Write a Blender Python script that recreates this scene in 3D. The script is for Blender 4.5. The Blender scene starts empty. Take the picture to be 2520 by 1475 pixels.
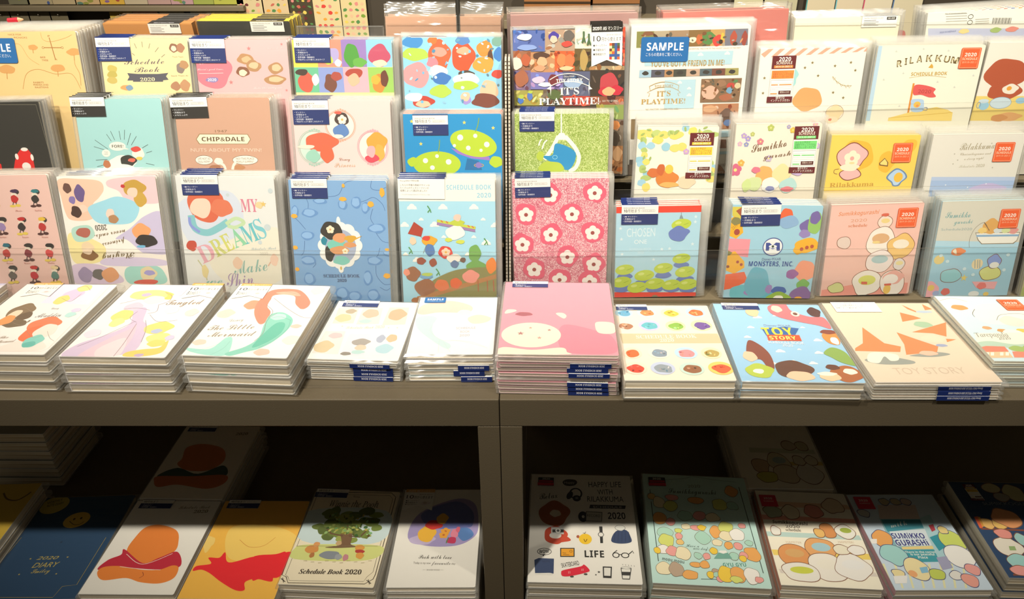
import bpy, math, random
from mathutils import Matrix, Vector
import numpy as np
SC = bpy.context.scene
COL = SC.collection
RAD = math.radians
MM = 0.001
# ------------------------------------------------------------------ camera, light, exposure
cam_d = bpy.data.cameras.new('camera')
cam = bpy.data.objects.new('camera', cam_d); COL.objects.link(cam)
cam_d.sensor_width = 36.0
cam_d.lens = 1850.0 / 2520.0 * 36.0
cam_d.shift_x = -50.0 / 2520.0
cam_d.clip_start = 0.02
cam.location = (0, 0, 1.45)
cam.rotation_euler = (RAD(90 - 29.3), 0, 0)
SC.camera = cam
vs = SC.view_settings
vs.view_transform = 'Standard'; vs.look = 'None'; vs.exposure = -0.04; vs.gamma = 1.0
vs.use_curve_mapping = False
SC.cycles.transparent_max_bounces = 32
SC.cycles.max_bounces = 6
SC.cycles.sample_clamp_indirect = 4.0
world = bpy.data.worlds.new('shop_air'); SC.world = world
world.use_nodes = True
bg = world.node_tree.nodes['Background']
bg.inputs['Color'].default_value = (1.0, 0.86, 0.62, 1); bg.inputs['Strength'].default_value = 0.095

def spot(name, loc, target, watt, radius, size, blend=0.6, col=(1.0, 0.935, 0.81)):
    d = bpy.data.lights.new(name, 'SPOT'); d.energy = watt; d.shadow_soft_size = radius
    d.spot_size = RAD(size); d.spot_blend = blend; d.color = col
    o = bpy.data.objects.new(name, d); COL.objects.link(o); o.location = loc
    o.rotation_euler = (Vector(target) - Vector(loc)).to_track_quat('-Z', 'Y').to_euler()
    return o
def area(name, loc, target, watt, sx, sy, col=(1.0, 0.93, 0.80)):
    d = bpy.data.lights.new(name, 'AREA'); d.energy = watt; d.shape = 'RECTANGLE'; d.size = sx; d.size_y = sy; d.color = col
    o = bpy.data.objects.new(name, d); COL.objects.link(o); o.location = loc
    o.rotation_euler = (Vector(target) - Vector(loc)).to_track_quat('-Z', 'Y').to_euler()
    return o
# two ceiling spots over the aisle in front of the display; the main one throws the rail's shadow on the lower shelf
spot('ceiling_spot', (-0.43, 0.07, 2.55), (-0.15, 1.22, 1.36), 262, 0.035, 73, 1.0)
spot('ceiling_spot.001', (0.80, 0.10, 2.55), (0.62, 1.30, 1.30), 200, 0.04, 72, 1.0)
spot('left_fill_spot', (-1.30, 0.10, 2.55), (-0.80, 1.25, 1.32), 95, 0.04, 66, 1.0)  # extra spot added to brighten the left end of the upright rows
# soft fill added high above the display, no known fixture
area('overhead_fill', (0.2, 0.98, 2.75), (0.1, 0.95, 1.0), 5, 2.6, 0.5)
# ------------------------------------------------------------------ materials
def lin(h, k=1.0):
    out = []
    for i in (0, 2, 4):
        c = int(h[i:i+2], 16) / 255.0
        c = c / 12.92 if c <= 0.04045 else ((c + 0.055) / 1.055) ** 2.4
        out.append(c * k)
    return out
PRINT_K = 0.80        # paper white reflects about this much
def new_mat(name):
    m = bpy.data.materials.new(name); m.use_nodes = True
    nt = m.node_tree; nt.nodes.clear()
    out = nt.nodes.new('ShaderNodeOutputMaterial')
    return m, nt, out
def principled(name, hexcol=None, rough=0.5, metal=0.0, spec=0.4, k=1.0):
    m, nt, out = new_mat(name)
    b = nt.nodes.new('ShaderNodeBsdfPrincipled')
    b.inputs['Roughness'].default_value = rough; b.inputs['Metallic'].default_value = metal
    b.inputs['Specular IOR Level'].default_value = spec
    if hexcol: b.inputs['Base Color'].default_value = (*lin(hexcol, k), 1)
    nt.links.new(b.outputs[0], out.inputs[0])
    return m, nt, b
M = {}
m, nt, b = principled('printed_paper', None, 0.5, 0, 0.25)
at = nt.nodes.new('ShaderNodeAttribute'); at.attribute_name = 'ink'
nt.links.new(at.outputs['Color'], b.inputs['Base Color'])
M['print'] = m
def paper_edges():
    m, nt, b = principled('page_edges', None, 0.8, 0, 0.1)
    tc = nt.nodes.new('ShaderNodeTexCoord'); mp = nt.nodes.new('ShaderNodeMapping')
    mp.inputs['Scale'].default_value = (6, 6, 900)
    nz = nt.nodes.new('ShaderNodeTexNoise'); nz.inputs['Scale'].default_value = 1.0; nz.inputs['Detail'].default_value = 3
    cr = nt.nodes.new('ShaderNodeValToRGB')
    cr.color_ramp.elements[0].position = 0.35; cr.color_ramp.elements[0].color = (*lin('b8a078'), 1)
    cr.color_ramp.elements[1].position = 0.65; cr.color_ramp.elements[1].color = (*lin('ece2cc'), 1)
    nt.links.new(tc.outputs['Object'], mp.inputs[0]); nt.links.new(mp.outputs[0], nz.inputs['Vector'])
    nt.links.new(nz.outputs[0], cr.inputs[0]); nt.links.new(cr.outputs[0], b.inputs['Base Color'])
    return m
M['page'] = paper_edges()
def glitter(name, c1, c2, c3):
    m, nt, b = principled(name, None, 0.35, 0.15, 0.6)
    tc = nt.nodes.new('ShaderNodeTexCoord')
    v = nt.nodes.new('ShaderNodeTexVoronoi'); v.inputs['Scale'].default_value = 1100
    w = nt.nodes.new('ShaderNodeTexNoise'); w.inputs['Scale'].default_value = 35
    mx = nt.nodes.new('ShaderNodeMix'); mx.data_type = 'FLOAT'; mx.inputs[0].default_value = 0.25
    cr = nt.nodes.new('ShaderNodeValToRGB')
    e = cr.color_ramp.elements
    e[0].position = 0.2; e[0].color = (*lin(c1), 1); e[1].position = 0.8; e[1].color = (*lin(c3), 1)
    q = e.new(0.5); q.color = (*lin(c2), 1)
    nt.links.new(tc.outputs['Object'], v.inputs['Vector']); nt.links.new(tc.outputs['Object'], w.inputs['Vector'])
    nt.links.new(v.outputs['Color'], mx.inputs[2]); nt.links.new(w.outputs[0], mx.inputs[3])
    nt.links.new(mx.outputs[0], cr.inputs[0]); nt.links.new(cr.outputs[0], b.inputs['Base Color'])
    return m
M['green'] = glitter('green_glitter', '7d9436', '9fb658', 'dbe4a4')
M['pink'] = glitter('pink_glitter', 'b8586e', 'd98a98', 'f6dcdc')
def film(name, haze, gloss, rough, bump, tone=(0.85, 0.84, 0.80, 1)):
    m, nt, out = new_mat(name)
    tr = nt.nodes.new('ShaderNodeBsdfTransparent'); tr.inputs[0].default_value = (0.99, 0.99, 0.985, 1)
    df = nt.nodes.new('ShaderNodeBsdfDiffuse'); df.inputs[0].default_value = tone
    tl = nt.nodes.new('ShaderNodeBsdfTranslucent'); tl.inputs[0].default_value = tone
    ad = nt.nodes.new('ShaderNodeMixShader'); ad.inputs[0].default_value = 0.5
    nt.links.new(df.outputs[0], ad.inputs[1]); nt.links.new(tl.outputs[0], ad.inputs[2])
    mx = nt.nodes.new('ShaderNodeMixShader'); mx.inputs[0].default_value = haze
    nt.links.new(tr.outputs[0], mx.inputs[1]); nt.links.new(ad.outputs[0], mx.inputs[2])
    gl = nt.nodes.new('ShaderNodeBsdfGlossy'); gl.inputs['Roughness'].default_value = rough
    lw = nt.nodes.new('ShaderNodeLayerWeight'); lw.inputs[0].default_value = 0.35
    mu = nt.nodes.new('ShaderNodeMath'); mu.operation = 'MULTIPLY_ADD'; mu.inputs[1].default_value = gloss; mu.inputs[2].default_value = 0.012
    nt.links.new(lw.outputs['Fresnel'], mu.inputs[0])
    m2 = nt.nodes.new('ShaderNodeMixShader')
    nt.links.new(mu.outputs[0], m2.inputs[0]); nt.links.new(mx.outputs[0], m2.inputs[1]); nt.links.new(gl.outputs[0], m2.inputs[2])
    nt.links.new(m2.outputs[0], out.inputs[0])
    if bump:
        tc = nt.nodes.new('ShaderNodeTexCoord'); mp = nt.nodes.new('ShaderNodeMapping'); mp.inputs['Rotation'].default_value = (0.4, 0.3, 0.6)
        mp.inputs['Scale'].default_value = (18, 55, 55)
        nz = nt.nodes.new('ShaderNodeTexNoise'); nz.inputs['Scale'].default_value = 1.0; nz.inputs['Detail'].default_value = 2
        bp = nt.nodes.new('ShaderNodeBump'); bp.inputs['Strength'].default_value = bump; bp.inputs['Distance'].default_value = 0.01
        nt.links.new(tc.outputs['Object'], mp.inputs[0]); nt.links.new(mp.outputs[0], nz.inputs['Vector'])
        nt.links.new(nz.outputs[0], bp.inputs['Height']); nt.links.new(bp.outputs[0], gl.inputs['Normal'])
    return m
M['film'] = film('clear_film', 0.045, 0.20, 0.22, 0.35)
M['rim'] = film('sealed_film_rim', 0.17, 0.30, 0.20, 0.35)
M['bag'] = film('crinkled_film', 0.10, 0.55, 0.14, 0.8)
M['acrylic'] = film('clear_acrylic', 0.012, 0.10, 0.05, 0)
M['acrylic_edge'] = film('acrylic_cut_edge', 0.45, 0.15, 0.3, 0, (0.20, 0.18, 0.14, 1))
def metal_paint(name, c, rough):
    m, nt, b = principled(name, c, rough, 0.0, 0.4)
    tc = nt.nodes.new('ShaderNodeTexCoord'); nz = nt.nodes.new('ShaderNodeTexNoise'); nz.inputs['Scale'].default_value = 900
    bp = nt.nodes.new('ShaderNodeBump'); bp.inputs['Strength'].default_value = 0.12; bp.inputs['Distance'].default_value = 0.001
    nt.links.new(tc.outputs['Object'], nz.inputs['Vector']); nt.links.new(nz.outputs[0], bp.inputs['Height']); nt.links.new(bp.outputs[0], b.inputs['Normal'])
    return m
M['metal'] = metal_paint('dark_painted_steel', '5c5241', 0.42)
M['dark'] = metal_paint('brown_painted_steel', '6e624c', 0.55)  # even brown paint of the racks, far rail and wall shelf
M['panel'] = metal_paint('brown_back_panel', 'c4b08a', 0.6)
M['zinc'] = principled('zinc_steel', 'b8b0a0', 0.4, 0.5)[0]
M['floor'] = principled('floor_vinyl', '6a5c48', 0.5)[0]
M['wall'] = principled('dark_wall_panel', '3a3226', 0.6)[0]

# ------------------------------------------------------------------ mesh tools (millimetres in, metres out)
def obj(name, mesh, parent=None):
    o = bpy.data.objects.new(name, mesh); COL.objects.link(o)
    if parent is not None: o.parent = parent
    return o
def mesh_from(name, verts, faces, mats, fm=None, cols=None):
    me = bpy.data.meshes.new(name)
    me.from_pydata(verts, [], faces)
    for mt in mats: me.materials.append(mt)
    if fm is not None: me.polygons.foreach_set('material_index', fm)
    if cols is not None:
        a = me.color_attributes.new('ink', 'FLOAT_COLOR', 'POINT')
        a.data.foreach_set('color', np.array(cols, dtype=np.float32).ravel())
    me.update()
    return me
BOXF = [(0,3,2,1),(4,5,6,7),(0,1,5,4),(1,2,6,5),(2,3,7,6),(3,0,4,7)]
def box_mesh(name, boxes, mat, bevel=0):
    v = []; f = []
    for x0, y0, z0, x1, y1, z1 in boxes:
        n = len(v)
        v += [(x0,y0,z0),(x1,y0,z0),(x1,y1,z0),(x0,y1,z0),(x0,y0,z1),(x1,y0,z1),(x1,y1,z1),(x0,y1,z1)]
        f += [tuple(n + i for i in q) for q in BOXF]
    return mesh_from(name, v, f, [mat])
def boxes(name, bs, mat, parent=None, bevel=0):
    o = obj(name, box_mesh(name, bs, M[mat]), parent)
    if bevel:
        b = o.modifiers.new('bevel', 'BEVEL'); b.width = bevel; b.segments = 2
    return o
# ---- lettering
SCRIPT = {}
for i in range(26):
    SCRIPT[chr(65+i)] = (0x1D4D0+i, 0x1D400+i, 0x1D468+i, 0x1D434+i, 0x1D5D4+i)
    SCRIPT[chr(97+i)] = (0x1D4EA+i, 0x1D41A+i, 0x1D482+i, 0x1D44E+i, 0x1D5EE+i)
for i in range(10): SCRIPT[chr(48+i)] = (0x1D7CE+i,)*3 + (48+i, 0x1D7EC+i)
def styled(s, sty):
    k = {'S': 0, 'r': 1, 'rb': 1, 'ri': 2, 's': 3, 'b': 4, 'B': 4, 'bi': 4}.get(sty)
    if k is None: return s
    return ''.join(('\u210e' if (k == 3 and c == 'h') else chr(SCRIPT[c][k])) if c in SCRIPT else c for c in s)
TXT = {}
def text_shape(s, sty):
    key = (s, sty)
    if key in TXT: return TXT[key]
    c = bpy.data.curves.new('lettering', 'FONT'); c.body = styled(s, sty); c.resolution_u = 3 if len(s) < 20 else 2
    if sty == 'B' and max(map(ord, s)) < 256: c.offset = 0.006; c.space_character = 1.06
    if sty in ('i', 'bi'): c.shear = 0.3
    if sty == 'S': c.offset = -0.004
    o = bpy.data.objects.new('lettering', c); COL.objects.link(o)
    dg = bpy.context.evaluated_depsgraph_get()
    me = bpy.data.meshes.new_from_object(o.evaluated_get(dg))
    v = np.array([q.co[:2] for q in me.vertices]) if len(me.vertices) else np.zeros((0, 2))
    f = [tuple(p.vertices) for p in me.polygons]
    bpy.data.objects.remove(o); bpy.data.curves.remove(c); bpy.data.meshes.remove(me)
    TXT[key] = (v, f)
    return TXT[key]
def catmull(p, closed, n=6):
    out = []; N = len(p)
    rng = range(N if closed else N - 1)
    for i in rng:
        p0 = p[(i-1) % N] if closed or i > 0 else p[0]; p1 = p[i]; p2 = p[(i+1) % N]; p3 = p[(i+2) % N] if closed or i + 2 < N else p[-1]
        for k in range(n):
            t = k / n; t2 = t*t; t3 = t2*t
            out.append(tuple(0.5*((2*p1[j]) + (-p0[j]+p2[j])*t + (2*p0[j]-5*p1[j]+4*p2[j]-p3[j])*t2 + (-p0[j]+3*p1[j]-3*p2[j]+p3[j])*t3) for j in (0, 1)))
    if not closed: out.append(p[-1])
    return out
def clip(poly, box):
    x0, y0, x1, y1 = box
    for ax, lim, sg in ((0, x0, 1), (0, x1, -1), (1, y0, 1), (1, y1, -1)):
        out = []
        for i in range(len(poly)):
            a, b = poly[i-1], poly[i]
            da, db = sg*(a[ax]-lim), sg*(b[ax]-lim)
            if (da >= 0) != (db >= 0):
                t = da/(da-db); out.append((a[0]+(b[0]-a[0])*t, a[1]+(b[1]-a[1])*t))
            if db >= 0: out.append(b)
        poly = out
        if len(poly) < 3: return []
    return poly
class Ink:
    """printed layers, each a hair above the last, gathered into one mesh"""
    def __init__(s, z0, box=None):
        s.v = []; s.f = []; s.c = []; s.fm = []; s.z = z0; s.box = box; s.step = 0.006
    def face3(s, pts, hexc, mi=0):
        n = len(s.v); s.v += [(x*MM, y*MM, z*MM) for x, y, z in pts]; s.f.append(tuple(range(n, n+len(pts))))
        c = lin(hexc, PRINT_K) + [1.0]; s.c += [c]*len(pts); s.fm.append(mi)
    def poly(s, pts, hexc, mi=0):
        if s.box: pts = clip(pts, s.box)
        if len(pts) < 3: return
        A = sum(pts[i-1][0]*pts[i][1]-pts[i][0]*pts[i-1][1] for i in range(len(pts)))
        if A < 0: pts = pts[::-1]
        s.face3([(x, y, s.z) for x, y in pts], hexc, mi); s.z += s.step
    def ell(s, cx, cy, rx, ry, rot, hexc, wob=None):
        n = 36 if max(rx, ry) > 4 else 20 if max(rx, ry) > 1.2 else 12
        cr, sr = math.cos(RAD(rot)), math.sin(RAD(rot)); pts = []
        if wob is not None:
            rn = random.Random(wob); am = [(k, rn.uniform(-1, 1)*0.11/k**0.5, rn.uniform(0, 6.28)) for k in (2, 3, 4, 5)]
        for i in range(n):
            a = 2*math.pi*i/n; r = 1.0
            if wob is not None: r += sum(q*math.cos(k*a+ph) for k, q, ph in am)
            x, y = rx*r*math.cos(a), ry*r*math.sin(a)
            pts.append((cx+x*cr-y*sr, cy+x*sr+y*cr))
        s.poly(pts, hexc)
    def stroke(s, p, w, hexc, closed=False):
        p = [q for i, q in enumerate(p) if i == 0 or math.dist(q, p[i-1]) > 1e-4]
        if len(p) < 2: return
        L, R_ = [], []
        N = len(p)
        for i in range(N):
            a = p[i-1] if (i or closed) else p[i]; b = p[(i+1) % N] if (i < N-1 or closed) else p[i]
            dx, dy = b[0]-a[0], b[1]-a[1]; d = math.hypot(dx, dy) or 1
            nx, ny = -dy/d*w/2, dx/d*w/2
            L.append((p[i][0]+nx, p[i][1]+ny)); R_.append((p[i][0]-nx, p[i][1]-ny))
        z = s.z
        for i in range(N if closed else N-1):
            j = (i+1) % N
            s.z = z; s.poly([R_[i], R_[j], L[j], L[i]], hexc)
        s.z = z + s.step
    def text(s, t, x0, y0, x1, y1, h, hexc, sty=''):
        v, f = text_shape(t, sty)
        if not len(v): return
        mn = v[:, 0].min(); W = v[:, 0].max()-mn
        a = math.atan2(y1-y0, x1-x0); sx = math.hypot(x1-x0, y1-y0)/W; sy = h/0.71
        X = (v[:, 0]-mn)*sx; Y = v[:, 1]*sy; ca, sa = math.cos(a), math.sin(a)
        PX = x0+X*ca-Y*sa; PY = y0+X*sa+Y*ca
        if s.box and (PX.min() < s.box[0]-0.5 or PX.max() > s.box[2]+0.5 or PY.min() < s.box[1]-0.5 or PY.max() > s.box[3]+0.5):
            z = s.z
            for q in f:
                s.z = z; s.poly([(PX[i], PY[i]) for i in q], hexc)
            s.z = z + s.step; return
        n = len(s.v); s.v += [(x*MM, y*MM, s.z*MM) for x, y in zip(PX, PY)]
        s.f += [tuple(n+i for i in q) for q in f]; s.fm += [0]*len(f); s.c += [lin(hexc, PRINT_K)+[1.0]]*len(v); s.z += s.step
    def box3(s, x0, y0, z0, x1, y1, z1, hexc, mi=0):
        q = [(x0,y0,z0),(x1,y0,z0),(x1,y1,z0),(x0,y1,z0),(x0,y0,z1),(x1,y0,z1),(x1,y1,z1),(x0,y1,z1)]
        for fc in BOXF: s.face3([q[i] for i in fc], hexc, mi)
    def slab(s, pts, z0, z1, top, side):
        A = sum(pts[i-1][0]*pts[i][1]-pts[i][0]*pts[i-1][1] for i in range(len(pts)))
        if A < 0: pts = pts[::-1]
        s.face3([(x, y, z1) for x, y in pts], top); s.face3([(x, y, z0) for x, y in pts[::-1]], top)
        for i in range(len(pts)):
            a, b = pts[i-1], pts[i]; s.face3([(*a, z0), (*b, z0), (*b, z1), (*a, z1)], side)
    def draw(s, it, A=lambda x, y: (x, y)):
        k = it[0]; c = it[1]
        pr = lambda q: [A(q[i], q[i+1]) for i in range(0, len(q), 2)]
        if k == 'p': s.poly(pr(it[2]), c)
        elif k == 'P': s.poly(catmull(pr(it[2]), True), c)
        elif k == 's': s.stroke(pr(it[3]), it[2], c)
        elif k == 'S': s.stroke(catmull(pr(it[3]), False), it[2], c)
        elif k == 'e': s.ell(*A(it[2], it[3]), it[4], it[5], it[6], c)
        elif k == 'b': s.ell(*A(it[2], it[3]), it[4], it[5], 0, c, it[6])
        elif k == 'o':
            x, y = A(it[2], it[3]); s.stroke([(x+it[4]*math.cos(a*0.2094), y+it[5]*math.sin(a*0.2094)) for a in range(30)], it[6], c, True)
        elif k == '*':
            x, y = A(it[2], it[3]); r = it[4]
            s.poly([(x+r*(1 if i % 2 == 0 else .42)*math.sin(i*math.pi/5), y+r*(1 if i % 2 == 0 else .42)*math.cos(i*math.pi/5)) for i in range(10)], c)
        elif k == 'f':
            x, y = A(it[2], it[3]); r = it[4]
            for i in range(5): s.ell(x+r*.55*math.cos(i*1.2566+.3), y+r*.55*math.sin(i*1.2566+.3), r*.46, r*.46, 0, c)
            s.ell(x, y, r*.26, r*.26, 0, it[5])
        elif k == 'c':
            x, y = A(it[2], it[3]); r = it[4]
            for dx, dy, q in ((-.5, .2, .36), (0, .5, .5), (.5, .22, .36)): s.ell(x+dx*r, y+dy*r, q*r, q*r*.9, 0, c)
            s.poly([(x-r, y-.06*r), (x+r, y-.06*r), (x+r*.8, y+.16*r), (x-r*.8, y+.16*r)], c)
        elif k == 'n':
            rn = random.Random(it[6]); q = pr(it[2])
            b0 = [int(c[i:i+2], 16) for i in (0, 2, 4)]
            for i in range(it[3]):
                u, v = rn.random(), rn.random()
                x = (1-v)*((1-u)*q[0][0]+u*q[1][0]) + v*((1-u)*q[3][0]+u*q[2][0]); y = (1-v)*((1-u)*q[0][1]+u*q[1][1]) + v*((1-u)*q[3][1]+u*q[2][1])
                f = rn.uniform(-70, 60); w = rn.uniform(-26, 26)
                h = '%02x%02x%02x' % tuple(max(12, min(248, int(b+f+d))) for b, d in zip(b0, (w, -w*.3, -w)))
                s.ell(x, y, rn.uniform(it[4], it[5]), rn.uniform(it[4], it[5])*.7, rn.uniform(0, 180), h, rn.randint(0, 99)); s.z -= s.step*.6
        elif k == 't': s.text(it[2], *A(it[3], it[4]), *A(it[5], it[6]), it[7], c, it[8])
def rrect(x0, y0, x1, y1, r, n=4):
    p = []
    for cx, cy, a0 in ((x1-r, y1-r, 0), (x0+r, y1-r, 90), (x0+r, y0+r, 180), (x1-r, y0+r, 270)):
        for i in range(n+1):
            a = RAD(a0+90*i/n); p.append((cx+r*math.cos(a), cy+r*math.sin(a)))
    return p
# ---- the paper tags; u runs 0..1 over the tag's width, v downwards in widths
def tag_ink(kind, px, py, w, ang, args, t):
    z0 = t + 0.95
    ink = Ink(z0)
    ca, sa = math.cos(RAD(ang)), math.sin(RAD(ang))
    A = lambda u, v: (px + u*w*ca + v*w*sa, py + u*w*sa - v*w*ca)
    def R(u0, v0, u1, v1, c): ink.poly([A(u0, v0), A(u1, v0), A(u1, v1), A(u0, v1)], c)
    def T(c, s, u0, u1, v, h, sty=''): ink.text(s, *A(u0, v), *A(u1, v), h*w, c, sty)
    def base(pts, c): ink.slab([A(*q) for q in pts], z0-0.15, z0, c, c); ink.z = z0 + 0.01
    def fold(u0, u1, c, txt=None, tc='e8e8f0'):
        a, b = A(u0, 0), A(u1, 0)
        y = max(a[1], b[1]) + 0.15
        ink.box3(a[0], y-0.3, -0.2, b[0], y, z0, c)
        if txt:
            n0 = len(ink.v); zz = ink.z; ink.z = 0
            L = b[0]-a[0]; ink.text(txt, a[0]+L*.16, 0, a[0]+L*.80, 0, min(2.6, (t+1)*.55), tc, 'b'); ink.z = zz
            # lay the lettering on the folded top, reading from behind
            for i in range(n0, len(ink.v)):
                x, yy, q = ink.v[i]; ink.v[i] = (x, (y+0.02)*MM, z0*MM*0.82 - yy)
    W = 'f7f4ec'
    if kind == 'jl':
        n, cn, top = args; C = {'navy': '1c2f6e', 'black': '26221d'}[cn]
        H = 0.275 + (0.40 if n == 5 else 0.295 if n == 3 else 0.22)
        base([(0, 0), (1, 0), (1, H), (0, H)], W)
        R(0, 0, 1, .022, C)
        T('5a5862', '2020 SCHEDULE BOOK', .05, .63, .125, .037); T('33303a', '10月始まり', .06, .50, .225, .075, 'b')
        ink.stroke([A(u, v) for u, v in ((.56, .155), (.90, .155), (.925, .185), (.90, .215), (.56, .215), (.535, .185))], .006*w, '8a8890', True)
        T('6a6870', '2019.10~2020.12', .57, .89, .20, .030)
        R(0, .275, 1, H, C)
        L = ['・'+top, '・月曜始まり', '・世界地図・路線図付'] if (top[1] == '6' and n != 5) else ['・マンスリー', '・月曜始まり', '・メモたっぷり', '・世界地図・路線図付', '・予定がたっぷり書きこめるタイプ'][:n]
        wid = {'・月曜始まり': .32, '・メモたっぷり': .38, '・世界地図・路線図付': .50, '・マンスリー': .29, '・予定がたっぷり書きこめるタイプ': .78}
        st = .068 if n < 5 else .0625
        for i, s in enumerate(L): T('eceef4', s, .05, .05+wid.get(s, .38), .365+i*st, .036, 'b')
        fold(0, 1, C, '2020 SCHEDULE BOOK')
    elif kind == 'jf':
        H = .37
        base([(0, 0), (1, 0), (1, H), (0, H)], W); R(0, 0, 1, .012, '1c2f6e')
        T('33303a', '10月始まり', .06, .50, .125, .075, 'b'); T('6a6870', '2019.10~2020.12', .57, .89, .11, .030)
        R(0, .155, 1, H, '1c2f6e')
        for i, (s, u) in enumerate((('・'+args[0], .34), ('・月曜始まり', .32), ('・世界地図・路線図付', .50))): T('eceef4', s, .05, .05+u, .215+i*.06, .036, 'b')
        fold(0, 1, '1c2f6e', '2020 SCHEDULE BOOK')
    elif kind == 'dd':
        base([(0, 0), (1, 0), (1, .44), (0, .44)], W); R(0, 0, 1, .012, '1c2f6e')
        T('4a4850', 'Disney', .05, .16, .07, .035, 'S'); T('4a4850', 'DAILY 特別企画', .17, .45, .07, .033)
        for i, s in enumerate(('こちらの手帳の表紙デザインは', 'たくさんのディズニーファンの', '投票によって選ばれました!!')): T('3a3840', s, .05, (.68, .66, .62)[i], .165+i*.06, .034, 'b')
        T('6a6870', 'こちらからDisney DAILYにアクセスしてね!', .06, .68, .36, .018)
        fold(0, 1, '1c2f6e', 'Disney DAILY 特別企画 2020 SCHEDULE BOOK')
    elif kind == 'rt':
        cn, top, body = args; C = '26221d' if cn == 'black' else 'e8b062'
        H = 1.32 if cn == 'black' else 0.98
        base([(0, 0), (1, 0), (1, H), (.5, H-.2), (0, H)], 'f8f5ee'); R(0, 0, 1, .26 if cn == 'black' else .14, C)
        if cn == 'black': T('f4f0e8', top, .04, .97, .20, .10, 'b')
        else: T('f6e8cc', top, .08, .92, .115, .07, 'b')
        o = .0 if cn == 'black' else -.10
        T('6a665e', '2019.10~2021.3', .48, .92, .37+o, .05); T('2e2a26', '10', .06, .30, .54+o, .17); T('2e2a26', '月から使えます', .32, .96, .53+o, .10, 'b')
        if cn == 'black': L = ('●オールカラー', '●月曜始まり', '●路線図付き')
        else: L = ('●オールカラー', '●月曜始まり', '●予定が見やすい')
        for i, s in enumerate(L): T('2e2a26', s, .06, (.50, .46, .46)[i], .70+o*1.3+i*(.135 if cn == 'black' else .085), .06 if cn == 'black' else .045, 'b')
        if cn == 'black':
            for i in range(4):
                for j in range(6): R(.58+i*.085, .60+j*.085, .665+i*.085, .685+j*.085, ('d8622e', 'e8c060', '4a6a40', '6a3a2a', 'c83a2a', 'f0dcb0', '3a5a9a')[(i*3+j*5+i*j) % 7])
        else:
            ink.ell(*A(.74, .66), .16*w, .09*w, 10, 'ece2e4', 3); ink.ell(*A(.72, .64), .07*w, .05*w, 0, 'd8c8c4', 5)
        fold(0, 1, C)
    elif kind == 'ss':
        H = .50
        p = [(.03, 0), (.97, 0), (1, .03), (1, H-.03), (.97, H), (.03, H), (0, H-.03), (0, .03)]
        base(p, '0f6bb0'); T('f6f8fa', 'SAMPLE', .12, .89, .27, .155, 'B'); T('eef2f6', 'こちらの見本をご覧ください。', .11, .87, .38, .055, 'b')
    elif kind == 'os':
        H = 1.02
        base([(.04, 0), (.96, 0), (1, .04), (1, H-.04), (.96, H), (.04, H), (0, H-.04), (0, .04)], 'f0622a')
        ink.stroke([A(u, v) for u, v in ((.06, .05), (.94, .05), (.94, .97), (.06, .97))], .02*w, 'f6d0a8', True)
        T('faf2e6', '2020', .20, .80, .42, .17, 'B'); T('f8d8b8', 'SCHEDULE', .12, .88, .60, .12, 'b'); T('f8c8a0', '2019.10~2021.3', .14, .86, .75, .09)
    elif kind == 'mt':
        cn, l1, l2 = args; c = {'orange': 'f5923c', 'yellow': 'f6d23a', 'green': '7cdc7c'}[cn]
        base([(.03, 0), (.97, 0), (1, .03), (1, 1.9), (0, 1.9), (0, .03)], 'faf8f2'); R(0, 0, 1, .54, '6a1418')
        ink.box3(A(-.05, 0)[0], A(0, 1.93)[1], z0-.15, A(1.03, 0)[0], A(0, 1.68)[1], z0+.01, '6a1418'); ink.z += .02
        T('faf4ea', '2020', .28, .78, .22, .16, 'B'); T('f4e4d4', 'SCHEDULE', .18, .85, .35, .12, 'b')
        R(.10, .39, .90, .50, c); R(.03, .60, .97, .94, c)
        T('faf4ea', '2019.10~2021.3', .16, .84, .475, .07)
        for i, s in enumerate((l1, '見開きでチェックできる', '実用カレンダータイプ♪')): T('a8482c' if cn != 'green' else '2a7a3a', s, .08, (.70, .92, .92)[i], .70+i*.10, .075, 'b')
        ink.stroke([A(u, v) for u, v in ((.04, 1.0), (.96, 1.0), (.96, 1.62), (.04, 1.62))], .012*w, '8a8478', True)
        for i in range(6): R(.06, 1.12+i*.08, .94, 1.125+i*.08, 'b0aa9e')
        R(.06, 1.17, .34, 1.21, c); R(.40, 1.17, .92, 1.21, c); R(.06, 1.54, .34, 1.58, c); R(.40, 1.44, .92, 1.59, '5a1a14'); T('f4e4d4', '家族みんなの', .46, .86, 1.54, .07)
        T('faf4ea', l2, .30, .70, 1.775, .08, 'b'); T('faf4ea', 'インデックス付き♪', .10, .92, 1.89, .085, 'b')
    elif kind == 'bw':
        base([(0, 0), (1, 0), (1, .30), (0, .30)], 'f4f1e8')
        T('4a463e', 'Sun-Star Stationery Co.,Ltd.', .06, .60, .07, .03); R(.70, .03, .96, .11, '26221d'); T('f4f1e8', args[0], .73, .93, .085, .035, 'b')
        for i in range(4): R(.06, .11+i*.045, .40+.08*(i % 2), .122+i*.045, '6a665e')
        fold(0, 1, '26221d', '2020 SCHEDULE BOOK')
    elif kind == 'rs':
        c = 'd81f3c'
        if args[0] == 'black':
            base([(.03, 0), (.97, 0), (1, .03), (1, .74), (0, .74), (0, .03)], '2c2622'); T('f0ebe0', '2020', .25, .75, .20, .14, 'b'); R(.04, .27, .96, .40, c); R(-.02, .46, 1.0, .72, c)
        else:
            base([(.03, 0), (.97, 0), (1, .03), (1, .98), (0, .98), (0, .03)], c); T('f4e0d8', '2020', .24, .76, .38, .17, 'B'); T('f0c8c0', 'SCHEDULE', .20, .80, .58, .10, 'b')
    return ink
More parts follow.
